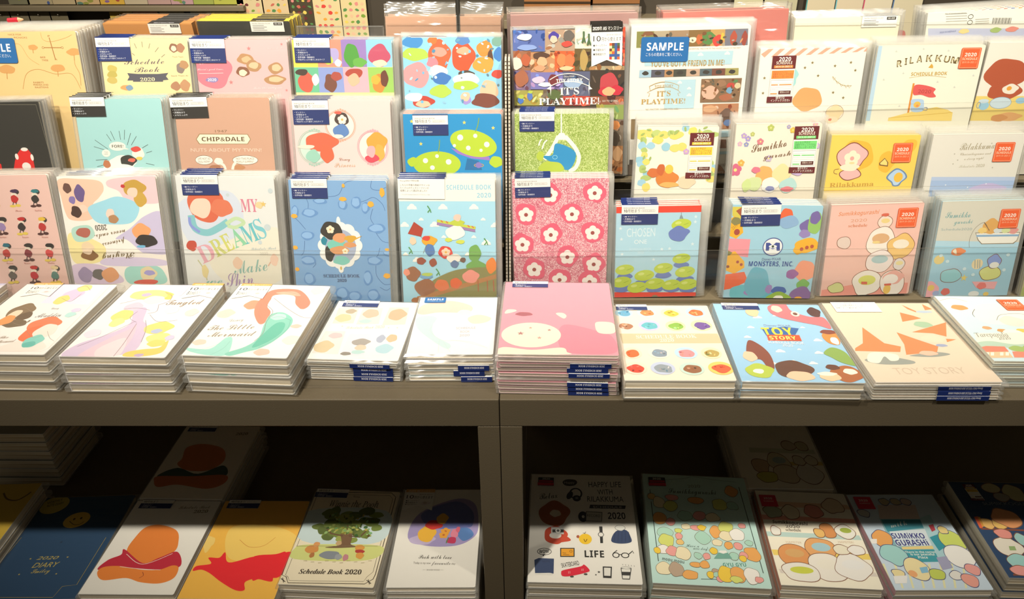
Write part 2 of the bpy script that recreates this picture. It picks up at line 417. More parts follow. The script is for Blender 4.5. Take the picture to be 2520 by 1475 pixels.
# ------------------------------------------------------------------ a planner: cover > art, page block, tags, clear sleeve
def tag(o, label, cat, group=None):
    o['label'] = label; o['category'] = cat
    if group: o['group'] = group
ORD = ['first', 'second', 'third', 'fourth', 'fifth', 'sixth', 'seventh', 'eighth', 'ninth', 'tenth']
def planner(desc, upright, loc, ang, size, base, edge, n, row, art, tags, m=(4, 6, 5, 3), cb=None, cl=0, glit=None, flip=(), jl_copy=0, pr=0, sp=None, yel=0, cp=0, bag=0, bare=0):
    w, h, t = size
    R = Matrix.Rotation(RAD(ang[0]), 4, 'Z') @ Matrix.Rotation(RAD(ang[1]), 4, 'X') @ Matrix.Rotation(RAD(ang[2]), 4, 'Z')
    kind = 'schedule_book' if not bare else 'plastic_pouch'
    cat = 'planner' if not bare else 'pouch'
    bt = 0.7 if t < 8 else 1.0
    x0, x1 = -w/2, w/2
    def cover_ink(hexc, with_art):
        ink = Ink(t + 0.02, (x0, 0, x1, h))
        shape = [(x0, 0), (x1-2, 0), (x1-.6, .6), (x1, 2), (x1, h-2), (x1-.6, h-.6), (x1-2, h), (x0, h)]
        ink.slab(shape, t-bt, t, hexc, edge); ink.slab(shape, 0, bt, edge, edge)
        ink.box3(x0, 0, bt, x0+bt, h, t-bt, sp or (edge if edge != 'f6f2ea' else hexc))
        if glit:
            ink.fm[0] = 1
        if with_art:
            for it in art: ink.draw(it)
        return ink
    top = cover_ink(base, True)
    mats = [M['print']] + ([M[glit]] if glit else [])
    cover_me = mesh_from('cover', top.v, top.f, mats, top.fm, top.c)
    pg = 'e8c83c' if yel else 'c98a48' if cp else None
    g = 1.2
    if pg:
        pk = Ink(0); pk.box3(x0+bt, g, bt+.02, x1-g, h-.3, t-bt-.02, pg); page_me = mesh_from('page_block', pk.v, pk.f, [M['print']], pk.fm, pk.c)
    else:
        page_me = box_mesh('page_block', [((x0+bt)*MM, g*MM, (bt+.02)*MM, (x1-g)*MM, (h-g)*MM, (t-bt-.02)*MM)], M['page'])
    l, r, tp, bo = m
    if not upright and any(L[0][1] in ('jf', 'dd') for _, L in tags): tp = 1.5
    if upright and any(L[0][1] in ('jl', 'dd', 'rt') for _, L in tags): tp = min(tp, 1.5)
    sx0, sx1, sy0, sy1 = (x0-l)*MM, (x1+r)*MM, 0.1*MM if upright else -bo*MM, (h+tp)*MM
    z0s, z1s = -0.3*MM, (t+1.25)*MM
    # pouch: flat faces over the book, pinched to a seam at its rim
    ix0, ix1, iy0, iy1 = (x0-.3)*MM, (x1+.3)*MM, (0.1 if upright else -.5)*MM, (h+.3)*MM
    zm = t*0.5*MM
    V = [(ix0,iy0,z1s),(ix1,iy0,z1s),(ix1,iy1,z1s),(ix0,iy1,z1s),(ix0,iy0,z0s),(ix1,iy0,z0s),(ix1,iy1,z0s),(ix0,iy1,z0s)]
    rim = [(sx0,sy0),(sx1,sy0),(sx1,sy1),(sx0,sy1)]
    zt, zb_ = zm+.25*t*MM, zm-.25*t*MM
    V += [(x, y, zt) for x, y in rim] + [(x, y, zb_) for x, y in rim]
    Fc = [(0,1,2,3),(7,6,5,4)]
    for i in range(4):
        j = (i+1) % 4
        Fc += [(8+i, 8+j, j, i), (4+i, 4+j, 12+j, 12+i), (12+i, 12+j, 8+j, 8+i)]
    film_me = mesh_from('plastic_sleeve', V, Fc, [M['bag' if bag else 'film'], M['bag' if bag else 'film' if (cp or yel) else 'rim']], [0, 0] + [1]*12)
    tag_mes = []
    for name, L in tags:
        _, k, px, py, tw, ta = L[0][:6]
        if k == 'jf' or (k == 'dd' and not upright): py = h + (1.6 if not upright else .4); ta = 0
        ink = tag_ink(k, px, py, tw, ta, L[0][6:], t)
        tag_mes.append((name, mesh_from(name, ink.v, ink.f, [M['print']], ink.fm, ink.c)))
    if jl_copy or (cl and not tags):
        k = 'dd' if jl_copy == 2 else 'jl'
        spare = []
        for dx in (.03, .08, .055, .12):
            ink = tag_ink(k, x0+w*dx, h + (m[2] + .2 if not upright else .4), w*(.42 if k == 'dd' else .36), 0, (3, 'navy', 'B6 マンスリー') if k == 'jl' else (), t)
            spare.append(('label_band', mesh_from('label_band', ink.v, ink.f, [M['print']], ink.fm, ink.c)))
    else: spare = []
    cover2 = None
    if cb:
        c2 = cover_ink(cb, False); cover2 = mesh_from('cover', c2.v, c2.f, [M['print']] + mats[1:], c2.fm, c2.c)
    pitch = (t + 1.8) * MM
    rn = random.Random(desc)
    NN = R.col[2].xyz
    what = 'pouch' if bare else 'notebook' if 'notebook' in desc else 'planner'
    grp = ('stack of ' if upright else 'pile of ') + desc
    roots = []
    for i in range(n):
        e = bpy.data.objects.new(kind, None); COL.objects.link(e); e.empty_display_size = 0.02
        P = Vector(loc) - NN * (pitch * i)
        X = R.copy()
        if i and upright:
            P = Vector(loc) - NN * (pitch * i) + R.col[1].xyz * (pitch * i * math.tan(RAD(90 - ang[1]))) + R.col[0].xyz * rn.uniform(-.8, 1.6) * MM
        if i and not upright:
            P = P + R.col[0].xyz * rn.uniform(-1.2, 1.2) * MM + R.col[1].xyz * rn.uniform(-1.5, 1.0) * MM
            X = Matrix.Rotation(RAD(rn.uniform(-.8, .8)), 4, 'Z') @ X
            if i in flip:
                P = P + R.col[1].xyz * h * MM; X = X @ Matrix.Rotation(math.pi, 4, 'Z')
        X.translation = P
        e.matrix_world = X
        if n == 1: lab = desc
        elif upright: lab = desc + ', front of its stack' if i == 0 else (ORD[i] + ' from the front behind the ' + desc)
        else: lab = desc + ', top of its pile' if i == 0 else (ORD[i] + ' from the top under the ' + desc)
        tag(e, lab, cat, grp if n > 1 else None)
        if not bare:
            obj('cover', cover2 if (i and cover2) else cover_me, e)
            obj('page_block', page_me, e)
        o = obj('plastic_sleeve' if not bare else 'film_bag', film_me, e)
        tl = list(tag_mes)
        if i and spare and not any(q[0] == 'label_band' for q in tl): tl = tl + [spare[i % len(spare)]]
        if i: tl = [q for q in tl if q[0] in ('label_band', 'ribbon_tag', 'hang_tag')]
        if i and flip and i not in flip: tl = []
        for name, me in tl:
            po_ = obj(name, me, e)
            po_['label'] = {'label_band': 'printed paper band folded over the edge', 'sample_sticker': 'blue SAMPLE sticker', 'price_sticker': 'orange 2020 sticker', 'hang_tag': 'maroon and white 2020 tag', 'ribbon_tag': 'white pennant-shaped paper tag', 'price_tag': 'small red 2020 tag'}[name]
        roots.append(e)
    return roots
# ------------------------------------------------------------------ the setting
def structure(name, bs, mat):
    o = boxes(name, bs, mat); o['kind'] = 'structure'; return o
structure('floor', [(-2.5, -1.2, -0.05, 2.5, 2.6, 0.0)], 'floor')
structure('wall_back', [(-2.5, 1.78, 0.0, 2.5, 1.83, 2.9)], 'wall')
# ------------------------------------------------------------------ the two display tables
TZ = 1.45 - 0.517; SZ = 1.45 - 0.868
def display_table(x0, x1, label, far):
    e = bpy.data.objects.new('display_table', None); COL.objects.link(e); e.location = ((x0+x1)/2, 0.9, 0)
    tag(e, label, 'table')
    cx = (x0+x1)/2; cy = 0.9
    L = lambda b: (b[0]-cx, b[1]-cy, b[2], b[3]-cx, b[4]-cy, b[5])
    yb = 1.24
    boxes('tabletop', [L((x0, .7122, TZ-.02, x1, yb, TZ))], 'metal', e, .0006)
    boxes('front_rail', [L((x0, .6885, TZ-.0385, x1, .712, TZ))], 'metal', e, .0012)
    for k, xx in enumerate((x0, x1-.0255)):
        boxes('leg', [L((xx, .6885, 0, xx+.0255, .7145, TZ-.0386))], 'metal', e, .0008)
        boxes('leg', [L((xx, yb-.026, 0, xx+.0255, yb, TZ-.0201))], 'metal', e, .0008)
    boxes('lower_shelf', [L((x0+.026, .69, SZ-.02, x1-.026, yb-.03, SZ))], 'metal', e, .001)
    boxes('back_panel', [L((x0+.026, 1.09, SZ+.0002, x1-.026, 1.105, TZ-.0202))], 'panel', e)
    return e
XS = -0.0376
display_table(-0.98, XS-.0004, 'dark steel display table carrying the princess-pastel planner piles', 0)
display_table(XS+.0004, 0.98, 'dark steel display table carrying the tall pink planner pile', 1)
# ------------------------------------------------------------------ stepped racks holding the upright planners
LED = [1.45-.512, 1.45-.432, 1.45-.367, 1.45-.300]
FY = {'L': (0.8750, 0.9219, 0.9726, 1.0330), 'R': (0.9120, 0.9562, 0.9960, 1.0432)}
def rack(side, x0, x1, label):
    e = bpy.data.objects.new('stepped_rack', None); COL.objects.link(e); e.location = ((x0+x1)/2, 1.0, TZ)
    tag(e, label, 'rack')
    cx = (x0+x1)/2
    L = lambda b: (b[0]-cx, b[1]-1.0, b[2]-TZ, b[3]-cx, b[4]-1.0, b[5]-TZ)
    for k in range(4):
        y = FY[side][k]; z = LED[k]
        z0 = z-.004
        dp = .150 if k == 3 and side == 'L' else .078 if k == 3 else .040
        xa = x0 if k < 3 or side == 'R' else -.5805
        boxes('ledge', [L((xa, y, z0, x1, y+dp, z))] if k else [L((x0, y, TZ+.0002, x1, y+.040, z))], 'dark', e)
        if k < 3: boxes('riser', [L((x0 if k < 2 or side == 'R' else -.5805, FY[side][k+1]+.034, z+.0002, x1, FY[side][k+1]+.0365, LED[k+1]-.0042))], 'dark', e)
    boxes('riser', [L((xa, FY[side][3]+(.1502 if side == 'L' else .0782), TZ+.0002, x1, FY[side][3]+(.153 if side == 'L' else .081), LED[3]+.05))], 'dark', e)
    return e, cx
def strip(e, cx, xx):
    # slotted end plate seen edge-on
    p0 = Vector((xx-cx, .897-1.0, .020)); p1 = Vector((xx-cx, 1.0-1.0, .315)); d = p1-p0
    v = []; f = []; N = 64
    for i in range(N):
        a = p0 + d*(i/N); b = p0 + d*((i+.66)/N)
        q = len(v)
        for c in (a, b):
            v += [(c.x-.0012, c.y, c.z), (c.x+.0012, c.y, c.z), (c.x+.0012, c.y+.003, c.z), (c.x-.0012, c.y+.003, c.z)]
        f += [tuple(q+j for j in t) for t in BOXF]
    q = len(v)
    for c in (p0, p1): v += [(c.x-.0012, c.y+.0031, c.z), (c.x+.0012, c.y+.0031, c.z), (c.x+.0012, c.y+.02, c.z), (c.x-.0012, c.y+.02, c.z)]
    f += [tuple(q+j for j in t) for t in BOXF]
    obj('slotted_upright', mesh_from('slotted_upright', v, f, [M['zinc']]), e)
def stop(e, cx, x0, xa, za, xb, zb, y0, lean, zbot):
    # clear acrylic front stop: a thin leaning sheet, xa/xb ends with their own top heights
    t_ = .0016; s = math.tan(RAD(lean))
    v = []
    for x, z in ((x0, zbot), (xb, zbot), (xb, zb), (x0, za)):
        y = y0 + (z-zbot)*s
        v += [(x-cx, y-1.0, z-TZ), (x-cx, y+t_-1.0, z-TZ)]
    f = [(0,2,4,6), (7,5,3,1), (0,1,3,2), (2,3,5,4), (4,5,7,6), (6,7,1,0)]
    o = obj('acrylic_stop', mesh_from('acrylic_stop', v, f, [M['acrylic'], M['acrylic_edge']], [0,0,0,0,1,0]), e)
rl, cl_ = rack('L', -0.93, -0.0385, 'stepped dark rack behind the planners beside the table seam, aqua planner side')
rr, cr_ = rack('R', -0.0300, 0.93, 'stepped dark rack holding the glitter-covered planners')
strip(rl, cl_, -0.0346); strip(rr, cr_, -0.0302)
stop(rl, cl_, -0.8, -0.8, 1.0274, -0.0385, 1.0213, 0.8705, 13.0, 0.9385)
stop(rl, cl_, -0.196, -0.196, 1.2789, -0.042, 1.2793, 1.0285, 13.0, 1.1460)
stop(rr, cr_, -0.028, -0.028, 1.0086, 0.78, 1.0172, 0.9075, 7.0, 0.9385)
stop(rr, cr_, 0.112, 0.112, 1.0815, 0.78, 1.0889, 0.9517, 7.0, 1.0140)
stop(rr, cr_, 0.13, 0.13, 1.1775, 0.8, 1.1928, 0.9915, 7.0, 1.0790)
stop(rr, cr_, 0.35, 0.35, 1.2801, 0.8, 1.2843, 1.0387, 7.0, 1.1460)
# ------------------------------------------------------------------ small things on the display
lip = boxes('acrylic_lip', [(-0.2635, .7140, TZ+.0003, -0.0640, .7156, TZ+.0065)], 'acrylic')
tag(lip, 'low clear acrylic lip on the table before the frosted six-panel planners', 'shelf lip')
def rod(name, p0, p1, r, hexc, parent=None, r1=None, n=10):
    p0 = Vector(p0); p1 = Vector(p1); d = (p1-p0).normalized(); a = d.orthogonal().normalized(); b = d.cross(a)
    v = []
    for c, q in ((p0, r), (p1, r if r1 is None else r1)):
        for i in range(n):
            t = 2*math.pi*i/n; v.append(tuple(c + (a*math.cos(t) + b*math.sin(t))*q))
    f = [(i, (i+1) % n, n+(i+1) % n, n+i) for i in range(n)] + [tuple(range(n))[::-1], tuple(range(n, 2*n))]
    return obj(name, mesh_from(name, v, f, [M['print']], [0]*len(f), [lin(hexc, PRINT_K)+[1]]*len(v)), parent)
pole = bpy.data.objects.new('sign_pole', None); COL.objects.link(pole); pole.location = (-0.0985, FY['L'][3]+.0024, LED[3])
tag(pole, 'thin black pole leaning before the tan notebook bag', 'pole')
rod('pole', (0, 0, .0033), (-.004, .105, .46), .0031, '24221c', pole); rod('foot', (0, 0, .0003), (0, 0, .0032), .0035, '24221c', pole)
stub = bpy.data.objects.new('pencil', None); COL.objects.link(stub); stub.location = (-0.7035, 1.0810, 1.45-.1700)
tag(stub, 'small red pencil stub lying on the beige map-print planners', 'pencil')
rod('barrel', (-.0115, 0, 0), (.003, 0, .0012), .0034, 'd42a3c', stub, n=6); rod('point', (.003, 0, .0012), (.0095, 0, .0017), .0034, 'e0ae84', stub, .0008, n=6)
# ------------------------------------------------------------------ far wall: rail, sticker sheets and cards on hooks
YW = 1.78
def far(px, py, y=YW-.014):
    u, w = (px-1310)/1850.0, (py-737.5)/1850.0; a = RAD(29.3)
    dy, dz = math.cos(a)-w*math.sin(a), -math.sin(a)-w*math.cos(a)
    return u*y/dy, 1.45+dz*y/dy
rail = boxes('display_rail', [(far(-60, 20)[0], YW-.03, far(0, 26)[1], far(606, 20)[0], YW-.0002, far(0, 12.5)[1])], 'dark', None, .002)
tag(rail, 'long dark rail across the far wall between two card rows', 'rail')
def card(name, px0, px1, top, bot, hexc, label, group, dots, seed, cat='card'):
    x0, z0 = far(px0, bot); x1, _ = far(px1, bot); _, z1 = far(px0, top)
    e = bpy.data.objects.new(name, None); COL.objects.link(e); e.location = ((x0+x1)/2, YW-.014, z0); e.rotation_euler = (math.pi/2, 0, 0)
    tag(e, label, cat, group)
    w = (x1-x0)*1000; h = (z1-z0)*1000
    ink = Ink(1.0, (-w/2, 0, w/2, h)); ink.slab([(-w/2, 0), (w/2, 0), (w/2, h), (-w/2, h)], 0, .98, hexc, hexc)
    rn = random.Random(seed)
    if dots == 'grid':
        pal = rn.sample(['d8483c', 'e8a040', '7a9a3c', '8a3a4a', 'c86a58', 'e8c860', '5a8a50', 'd88a80', '6a3030', 'f0b890'], 6)
        nx = 4; st = w/(nx+.4); ny = int(h/st)
        for j in range(ny):
            for i in range(nx):
                if rn.random() < .88: ink.ell((i-1.5)*st+rn.uniform(-.8, .8), st*.7+j*st, st*rn.uniform(.24, .4), st*rn.uniform(.16, .32), rn.uniform(-30, 30), pal[(i*j+j+i) % 6], j)
        if seed % 3 == 0: ink.ell(w*.2, h*.22, w*.2, w*.17, 0, '3a9ab0' if seed % 2 else 'e89a3c')
    elif dots == 'few':
        for k in range(5): ink.ell(rn.uniform(-.4, .4)*w, rn.uniform(.02, .5)*h, w*rn.uniform(.06, .16), w*rn.uniform(.04, .1), 0, rn.choice(['7a5a8a', '5a7a6a', '9a4a3a', '4a5a8a', '8a8a40']), k)
    elif dots == 'one':
        ink.ell(0, h*.28, w*.17, w*.17, 0, rn.choice(['b8864c', 'c87a70', 'd0705c', '4a4a50']), seed); ink.poly([(-w/2, 0), (-w/2+2.5, 0), (-w/2+2.5, h), (-w/2, h)], ['4a9a98', '6ab0b8', 'c8506a', '5a78a0'][seed % 4])
    obj('printed_card', mesh_from('printed_card', ink.v, ink.f, [M['print']], ink.fm, ink.c), e)
    hk = boxes('hook', [(-.001, h*MM-.006, -.0138, .001, h*MM-.004, .006)], 'zinc', e)
    return e
UP = ((24, 70, '7d795f'), (75, 131, 'a99a78'), (132, 187, 'b3a07c'), (190, 247, 'bfa074'), (249, 308, 'c8a040'), (309, 365, 'b3a488'), (366, 422, 'b08f86'), (423, 477, 'b58f90'), (478, 527, '98a04e'), (528, 600, 'b0b04c'))
for k, (a, b, c) in enumerate(UP):
    card('sticker_card', a, b, -95, 10.5, c, ORD[k] + ' card along the upper row above the far rail, counted from the dull green end', 'cards above the far rail', 'few', k)
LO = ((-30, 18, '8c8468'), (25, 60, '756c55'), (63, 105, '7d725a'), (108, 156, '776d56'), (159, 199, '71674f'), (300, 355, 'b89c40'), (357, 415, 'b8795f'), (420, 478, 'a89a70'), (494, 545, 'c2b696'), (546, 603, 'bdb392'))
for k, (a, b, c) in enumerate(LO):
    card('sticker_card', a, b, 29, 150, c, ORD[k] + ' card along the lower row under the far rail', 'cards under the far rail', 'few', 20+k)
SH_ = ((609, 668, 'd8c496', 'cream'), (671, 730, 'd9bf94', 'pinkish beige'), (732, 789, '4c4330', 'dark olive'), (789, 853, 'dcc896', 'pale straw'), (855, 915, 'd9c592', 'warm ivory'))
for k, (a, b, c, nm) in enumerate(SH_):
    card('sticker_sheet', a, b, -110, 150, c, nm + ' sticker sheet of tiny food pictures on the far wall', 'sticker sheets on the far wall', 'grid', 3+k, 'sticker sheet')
RT = ((1962, 2030, 'cfc0a0', 'tan'), (2032, 2097, 'd2c2a4', 'beige'), (2098, 2166, 'd6caae', 'cream'), (2168, 2238, 'd2c6a6', 'ivory'))
for k, (a, b, c, nm) in enumerate(RT):
    card('memo_card', a, b, -60, 140, c, nm + ' card with one round picture hanging beyond the ivory notebooks', 'picture cards on the far wall', 'one', k)
for k, (a, b, nm) in enumerate(((1790, 1858, 'wide'), (1862, 1940, 'broad'))):
    card('memo_card', a, b, -60, 140, ('c4bc98', 'b8b090')[k], ('greyish straw', 'dull khaki')[k] + ' blank card hanging beyond the coral notebook bag', None, 'none', k)
def carton(px0, px1, ptop, pbot, hexc, label):
    x0, z0 = far(px0, pbot, YW-.06); x1, _ = far(px1, pbot, YW-.06); _, z1 = far(px0, ptop, YW-.06)
    e = bpy.data.objects.new('carton', None); COL.objects.link(e); e.location = ((x0+x1)/2, YW-.03, z0); tag(e, label, 'box', 'brown cartons on the far shelf')
    w = x1-x0; h = z1-z0
    ink = Ink(0)
    ink.box3(-w*500, -28, 0.3, w*500, 28, h*1000, hexc); obj('body', mesh_from('body', ink.v, ink.f, [M['print']], ink.fm, ink.c), e)
    ink = Ink(0); ink.box3(-w*500, -29.2, h*420, w*500, -28.1, h*480, '3a2a18'); obj('tape', mesh_from('tape', ink.v, ink.f, [M['print']], ink.fm, ink.c), e)
    return x0, x1, z0
a = carton(1290, 1452, -40, 44, '946238', 'wide brown carton on the far shelf, over the mauve notebook bag')
b_ = carton(1458, 1572, -30, 44, '8a5c34', 'narrower brown carton on the far shelf, next to the wide one')
sh = boxes('wall_shelf', [(a[0]-.05, YW-.09, a[2]-.018, b_[1]+.10, YW-.0002, a[2])], 'dark', None, .001)
tag(sh, 'dark wall shelf holding two brown cartons', 'shelf')
# ------------------------------------------------------------------ planners
planner('beige map-print planner with blue SAMPLE sticker', True, (-0.6562,0.9863,1.0849), (0.07,77.64,0.77), (130.2,194.0,6.0), 'f0cf90', 'f6f2ea', 8, 'L3',
 art=[('b','dda560',6.1,174.5,6.3,3.4,285),('s','c98d48',0.91,[5.6,172.1,5.2,167.3]),('b','dda560',58.6,168.1,9.1,4.8,640),('s','c98d48',0.91,[58,164.6,57.3,157.7]),
  ('b','dda560',33.5,148.2,9.1,4.9,500),('s','c98d48',0.91,[32.8,144.7,32,137.7]),('b','dda560',-33.8,147.6,10.7,5.7,60),('s','c98d48',0.91,[-34.7,143.5,-35.9,135.4]),
  ('b','dda560',-48.2,165.2,9.1,4.9,-60),('s','c98d48',0.91,[-49,161.8,-49.9,154.8]),('S','c9904c',0.61,[-17.8,122.4,-9.2,141.4,7.3,147.1,29,140.9,50.3,140.6,58.9,121.4]),('S','c9904c',0.61,[57.8,163.8,57.1,152.2,61,140.5,59.8,125.8]),
  ('S','d5a058',0.45,[-31.2,173.6,-11.8,179.1,-1.9,161.7,10,152.8]),('S','d5a058',0.45,[19.7,192.9,21,184.3,31,181.3,49.9,185.4,59.7,189.5]),('s','b07838',1.05,[29.7,186.4,32.6,159.1]),('s','b07838',0.91,[20.4,174.1,43.1,173.7]),
  ('o','b07838',19.2,174.1,1.4,1.2,0.45),('o','b07838',44.3,173.7,1.4,1.2,0.45),('t','b07838','P',28.3,187.1,30.9,187.1,2.3,''),('t','b07838','M',31.8,158.1,34.5,158,2.1,''),
  ('t','b98040','NICE FOR',-23.1,189.8,-5.8,189.5,2.0,''),('t','b98040','PICNICKS',-16.1,186,0.9,185.7,2.0,''),('t','b98040','BEE',13.2,161.1,20,161,2.1,''),('t','b98040','TREE',14.3,157.4,22.8,157.3,2.1,''),
  ('t','b98040','RABBITS',-2.4,129.6,11.3,129.4,2.1,''),('t','b98040','FRIENDS AND',-3,126.7,16.9,126.4,2.1,''),('t','b98040','RALETIONS',-1.4,123.4,16.2,123.2,2.1,'')],
 tags=[('sample_sticker',[('m','ss',-78,187.1,62.0,-0.8)])], m=(3,7,5,3), cb='efd9b0')
planner('cream planner with grey Schedule Book ribbon lettering', True, (-0.5087,0.9775,1.0845), (-0.01,75.50,-0.44), (115.2,188.1,4.6), 'ead9a4', 'f6f2ea', 4, 'L3',
 art=[('s','8a7666',0.75,[-11.9,181.8,-9.7,175.4]),('s','8a7666',0.75,[-1.8,184,-1.7,176.9]),('s','8a7666',0.75,[8.5,181.9,6.2,175.5]),('s','8a7666',0.76,[19.2,177,14,171.2]),
  ('s','8a7666',0.76,[26.5,168.4,21.5,164.8]),('s','8a7666',0.76,[-16.5,169.5,-13.1,166.7]),('t','6b5d63','Schedule',-28.2,155,24.3,156.6,7.6,'S'),('t','6b5d63','Book',-15.8,145.3,16.8,146.6,7.6,'S'),
  ('p','55545f',[-25.8,144.5,-12.2,143.5,15.2,143.7,28.3,145.2,24.8,140.8,27.8,136.5,20.4,135.7,20.1,133.8,-19.6,133.5,-19.4,135.1,-27,135,-23.7,139.7]),('t','efe2b4','2020',-9.6,134.3,9.6,134.9,4.4,'r'),('b','c9b860',-44.8,149.8,6.7,4.4,595),('b','c0b058',-45.8,142.5,6.7,4.4,645),
  ('b','cab565',-46.8,135.2,6.7,4.4,695),('b','8a6048',38.8,176.4,5.7,5.8,3),('b','a9785a',47.8,176.5,5.1,5.8,5),('b','e8d2b8',38.7,175.7,3.3,3.6,3),
  ('b','8a7a72',45,151.2,5.5,6.6,7),('b','b58a60',50,155.6,6.1,5,8),('b','b08060',36.3,128.4,6.4,5.6,9),('b','c09068',48.7,129.3,6.7,7.1,4),
  ('b','e6a060',-29.7,126,6.7,3.6,2),('b','7a9ab8',-25.2,125.8,4.6,3.6,6),('t','a09070','Stack Them Al',31.6,140.6,53.8,141,1.8,''),('t','a09070','Tsum Tsum',35.9,164.6,50.3,164.7,1.7,'')],
 tags=[('label_band',[('m','jl',-62.1,189,44.5,0.8,5,'navy','B6 マンスリー')])], m=(4,7,3,3), cl=1)
planner('pink planner with peanut drawings and purple 2020 oval', True, (-0.3802,0.9815,1.0843), (0.00,76.70,0.29), (121.6,185.8,4.6), 'edb8b8', 'f6f2ea', 4, 'L3',
 art=[('b','dc7f8d',-39.7,147.4,25.1,22,4),('t','f7dada','Havin\'s good time,',-60.3,147.8,-25.9,148.2,2.6,'S'),('s','f3d2d2',0.61,[-58.2,143.7,-26.4,144.2]),('b','8f83b8',-41.9,135.7,7.9,3.5,2),
  ('t','f0ecf4','2020',-48,134,-36.5,134,3.5,'b'),('t','f7dada','1501',-55.6,154.8,-44.6,157.6,2.8,''),('*','c98080',10.5,174.7,3),('*','c98080',-17.4,132.4,3.1),
  ('*','c98080',-63.9,125.6,3.1),('b','b98c60',4.5,161.7,10,7,2120),('b','d9b48a',6,161,6.4,3.9,510),('b','b98c60',17.2,153,7.5,5.3,2210),
  ('b','d9b48a',18.7,152.2,4.8,3,570),('b','8a5a40',-0.3,145.8,8.4,6.6,3),('b','eedcc0',-0.5,144.3,5.2,4.1,5),('b','b58a60',13.9,153,9.1,7.3,1),
  ('b','e0c09a',14.8,153.6,5.9,4.4,2),('b','b58a60',41,135.3,14.5,5.9,4),('b','e0c09a',42,135.9,9.4,3.5,5),('b','b58a60',43.2,149.9,9.4,7.3,6),
  ('b','e0c09a',44.2,150.5,6.1,4.4,7),('*','cf8a8a',53.8,179.9,2.1),('*','cf8a8a',55,122,2.1),('t','f2d0d0','You are about',34.5,173.1,54.3,174.4,2.9,'S'),
  ('t','fae2e2','Make the nutty one',11.1,123.7,49.5,124.3,2.7,'S')],
 tags=[('label_band',[('m','jl',-65.7,187.9,45.6,-0.3,5,'navy','B6 マンスリー')])], m=(3,2,4,3), cl=1)
planner('planner with eight colour squares printed on it', True, (-0.2485,0.9843,1.0841), (0.00,77.56,0.07), (130.1,185.1,4.6), 'f2e2a0', 'f6f2ea', 4, 'L3',
 art=[('p','f5dc58',[-64.5,185.2,-32.1,185.2,-33.2,151.3,-66.6,151.4]),('p','f0937c',[-32.1,185.2,-1.2,185.1,-1.5,151.3,-33.2,151.3]),('p','9a7fc0',[-1.2,185.1,31.5,185.1,31.2,151.3,-1.5,151.3]),('p','92cdea',[31.5,185.1,65.5,185.1,64.7,151.2,31.2,151.3]),
  ('p','6fbf98',[-66.2,150.9,-33.2,150.9,-33.9,119,-66.6,119.1]),('p','8fa0d8',[-33.2,150.9,-0.8,150.9,-0.4,119,-33.9,119]),('p','eeb0bd',[-0.8,150.9,32,150.8,32.7,119,-0.4,119]),('p','9cc860',[32,150.8,65.8,150.8,65.6,118.9,32.7,119]),
  ('b','4f9c3c',11.7,165.8,9.4,15.2,3),('b','6ab04a',21.7,157.1,9.1,5.8,5),('b','c2506c',48.1,165.7,13.9,13.7,9),('b','f0dcc0',48.3,155.9,9.1,4.4,6),
  ('b','b3a8d8',-12.5,165.8,7.6,10.1,2),('b','f2efe8',-6.4,156.4,4.6,4.4,4),('b','c8d850',-19.1,160,6.1,5.8,3),('b','e2604c',-50.4,132.3,11,12.5,4),
  ('b','4a3a30',-55.4,144.8,7.6,4.4,2),('b','f2efe8',-37.9,135.3,4.6,7.4,6),('b','7a4a3a',-18.3,130.8,8.4,11.1,8),('b','b05040',-10,139.6,6.9,5.9,3),
  ('b','b04838',13.9,143.3,10.7,6.6,2),('b','f0b898',12.6,135.2,7.6,8.1,6),('b','ee8a38',46,130.8,9.2,11.8,5),('b','6b3a2a',53.2,136.6,5.2,10.3,7),
  ('b','f4b040',41.7,135.2,6.1,5.9,5)],
 tags=[('label_band',[('m','jl',-62.3,188.5,46.7,-0.1,5,'navy','B6 マンスリー')])], m=(2,8,5,3), cl=1)
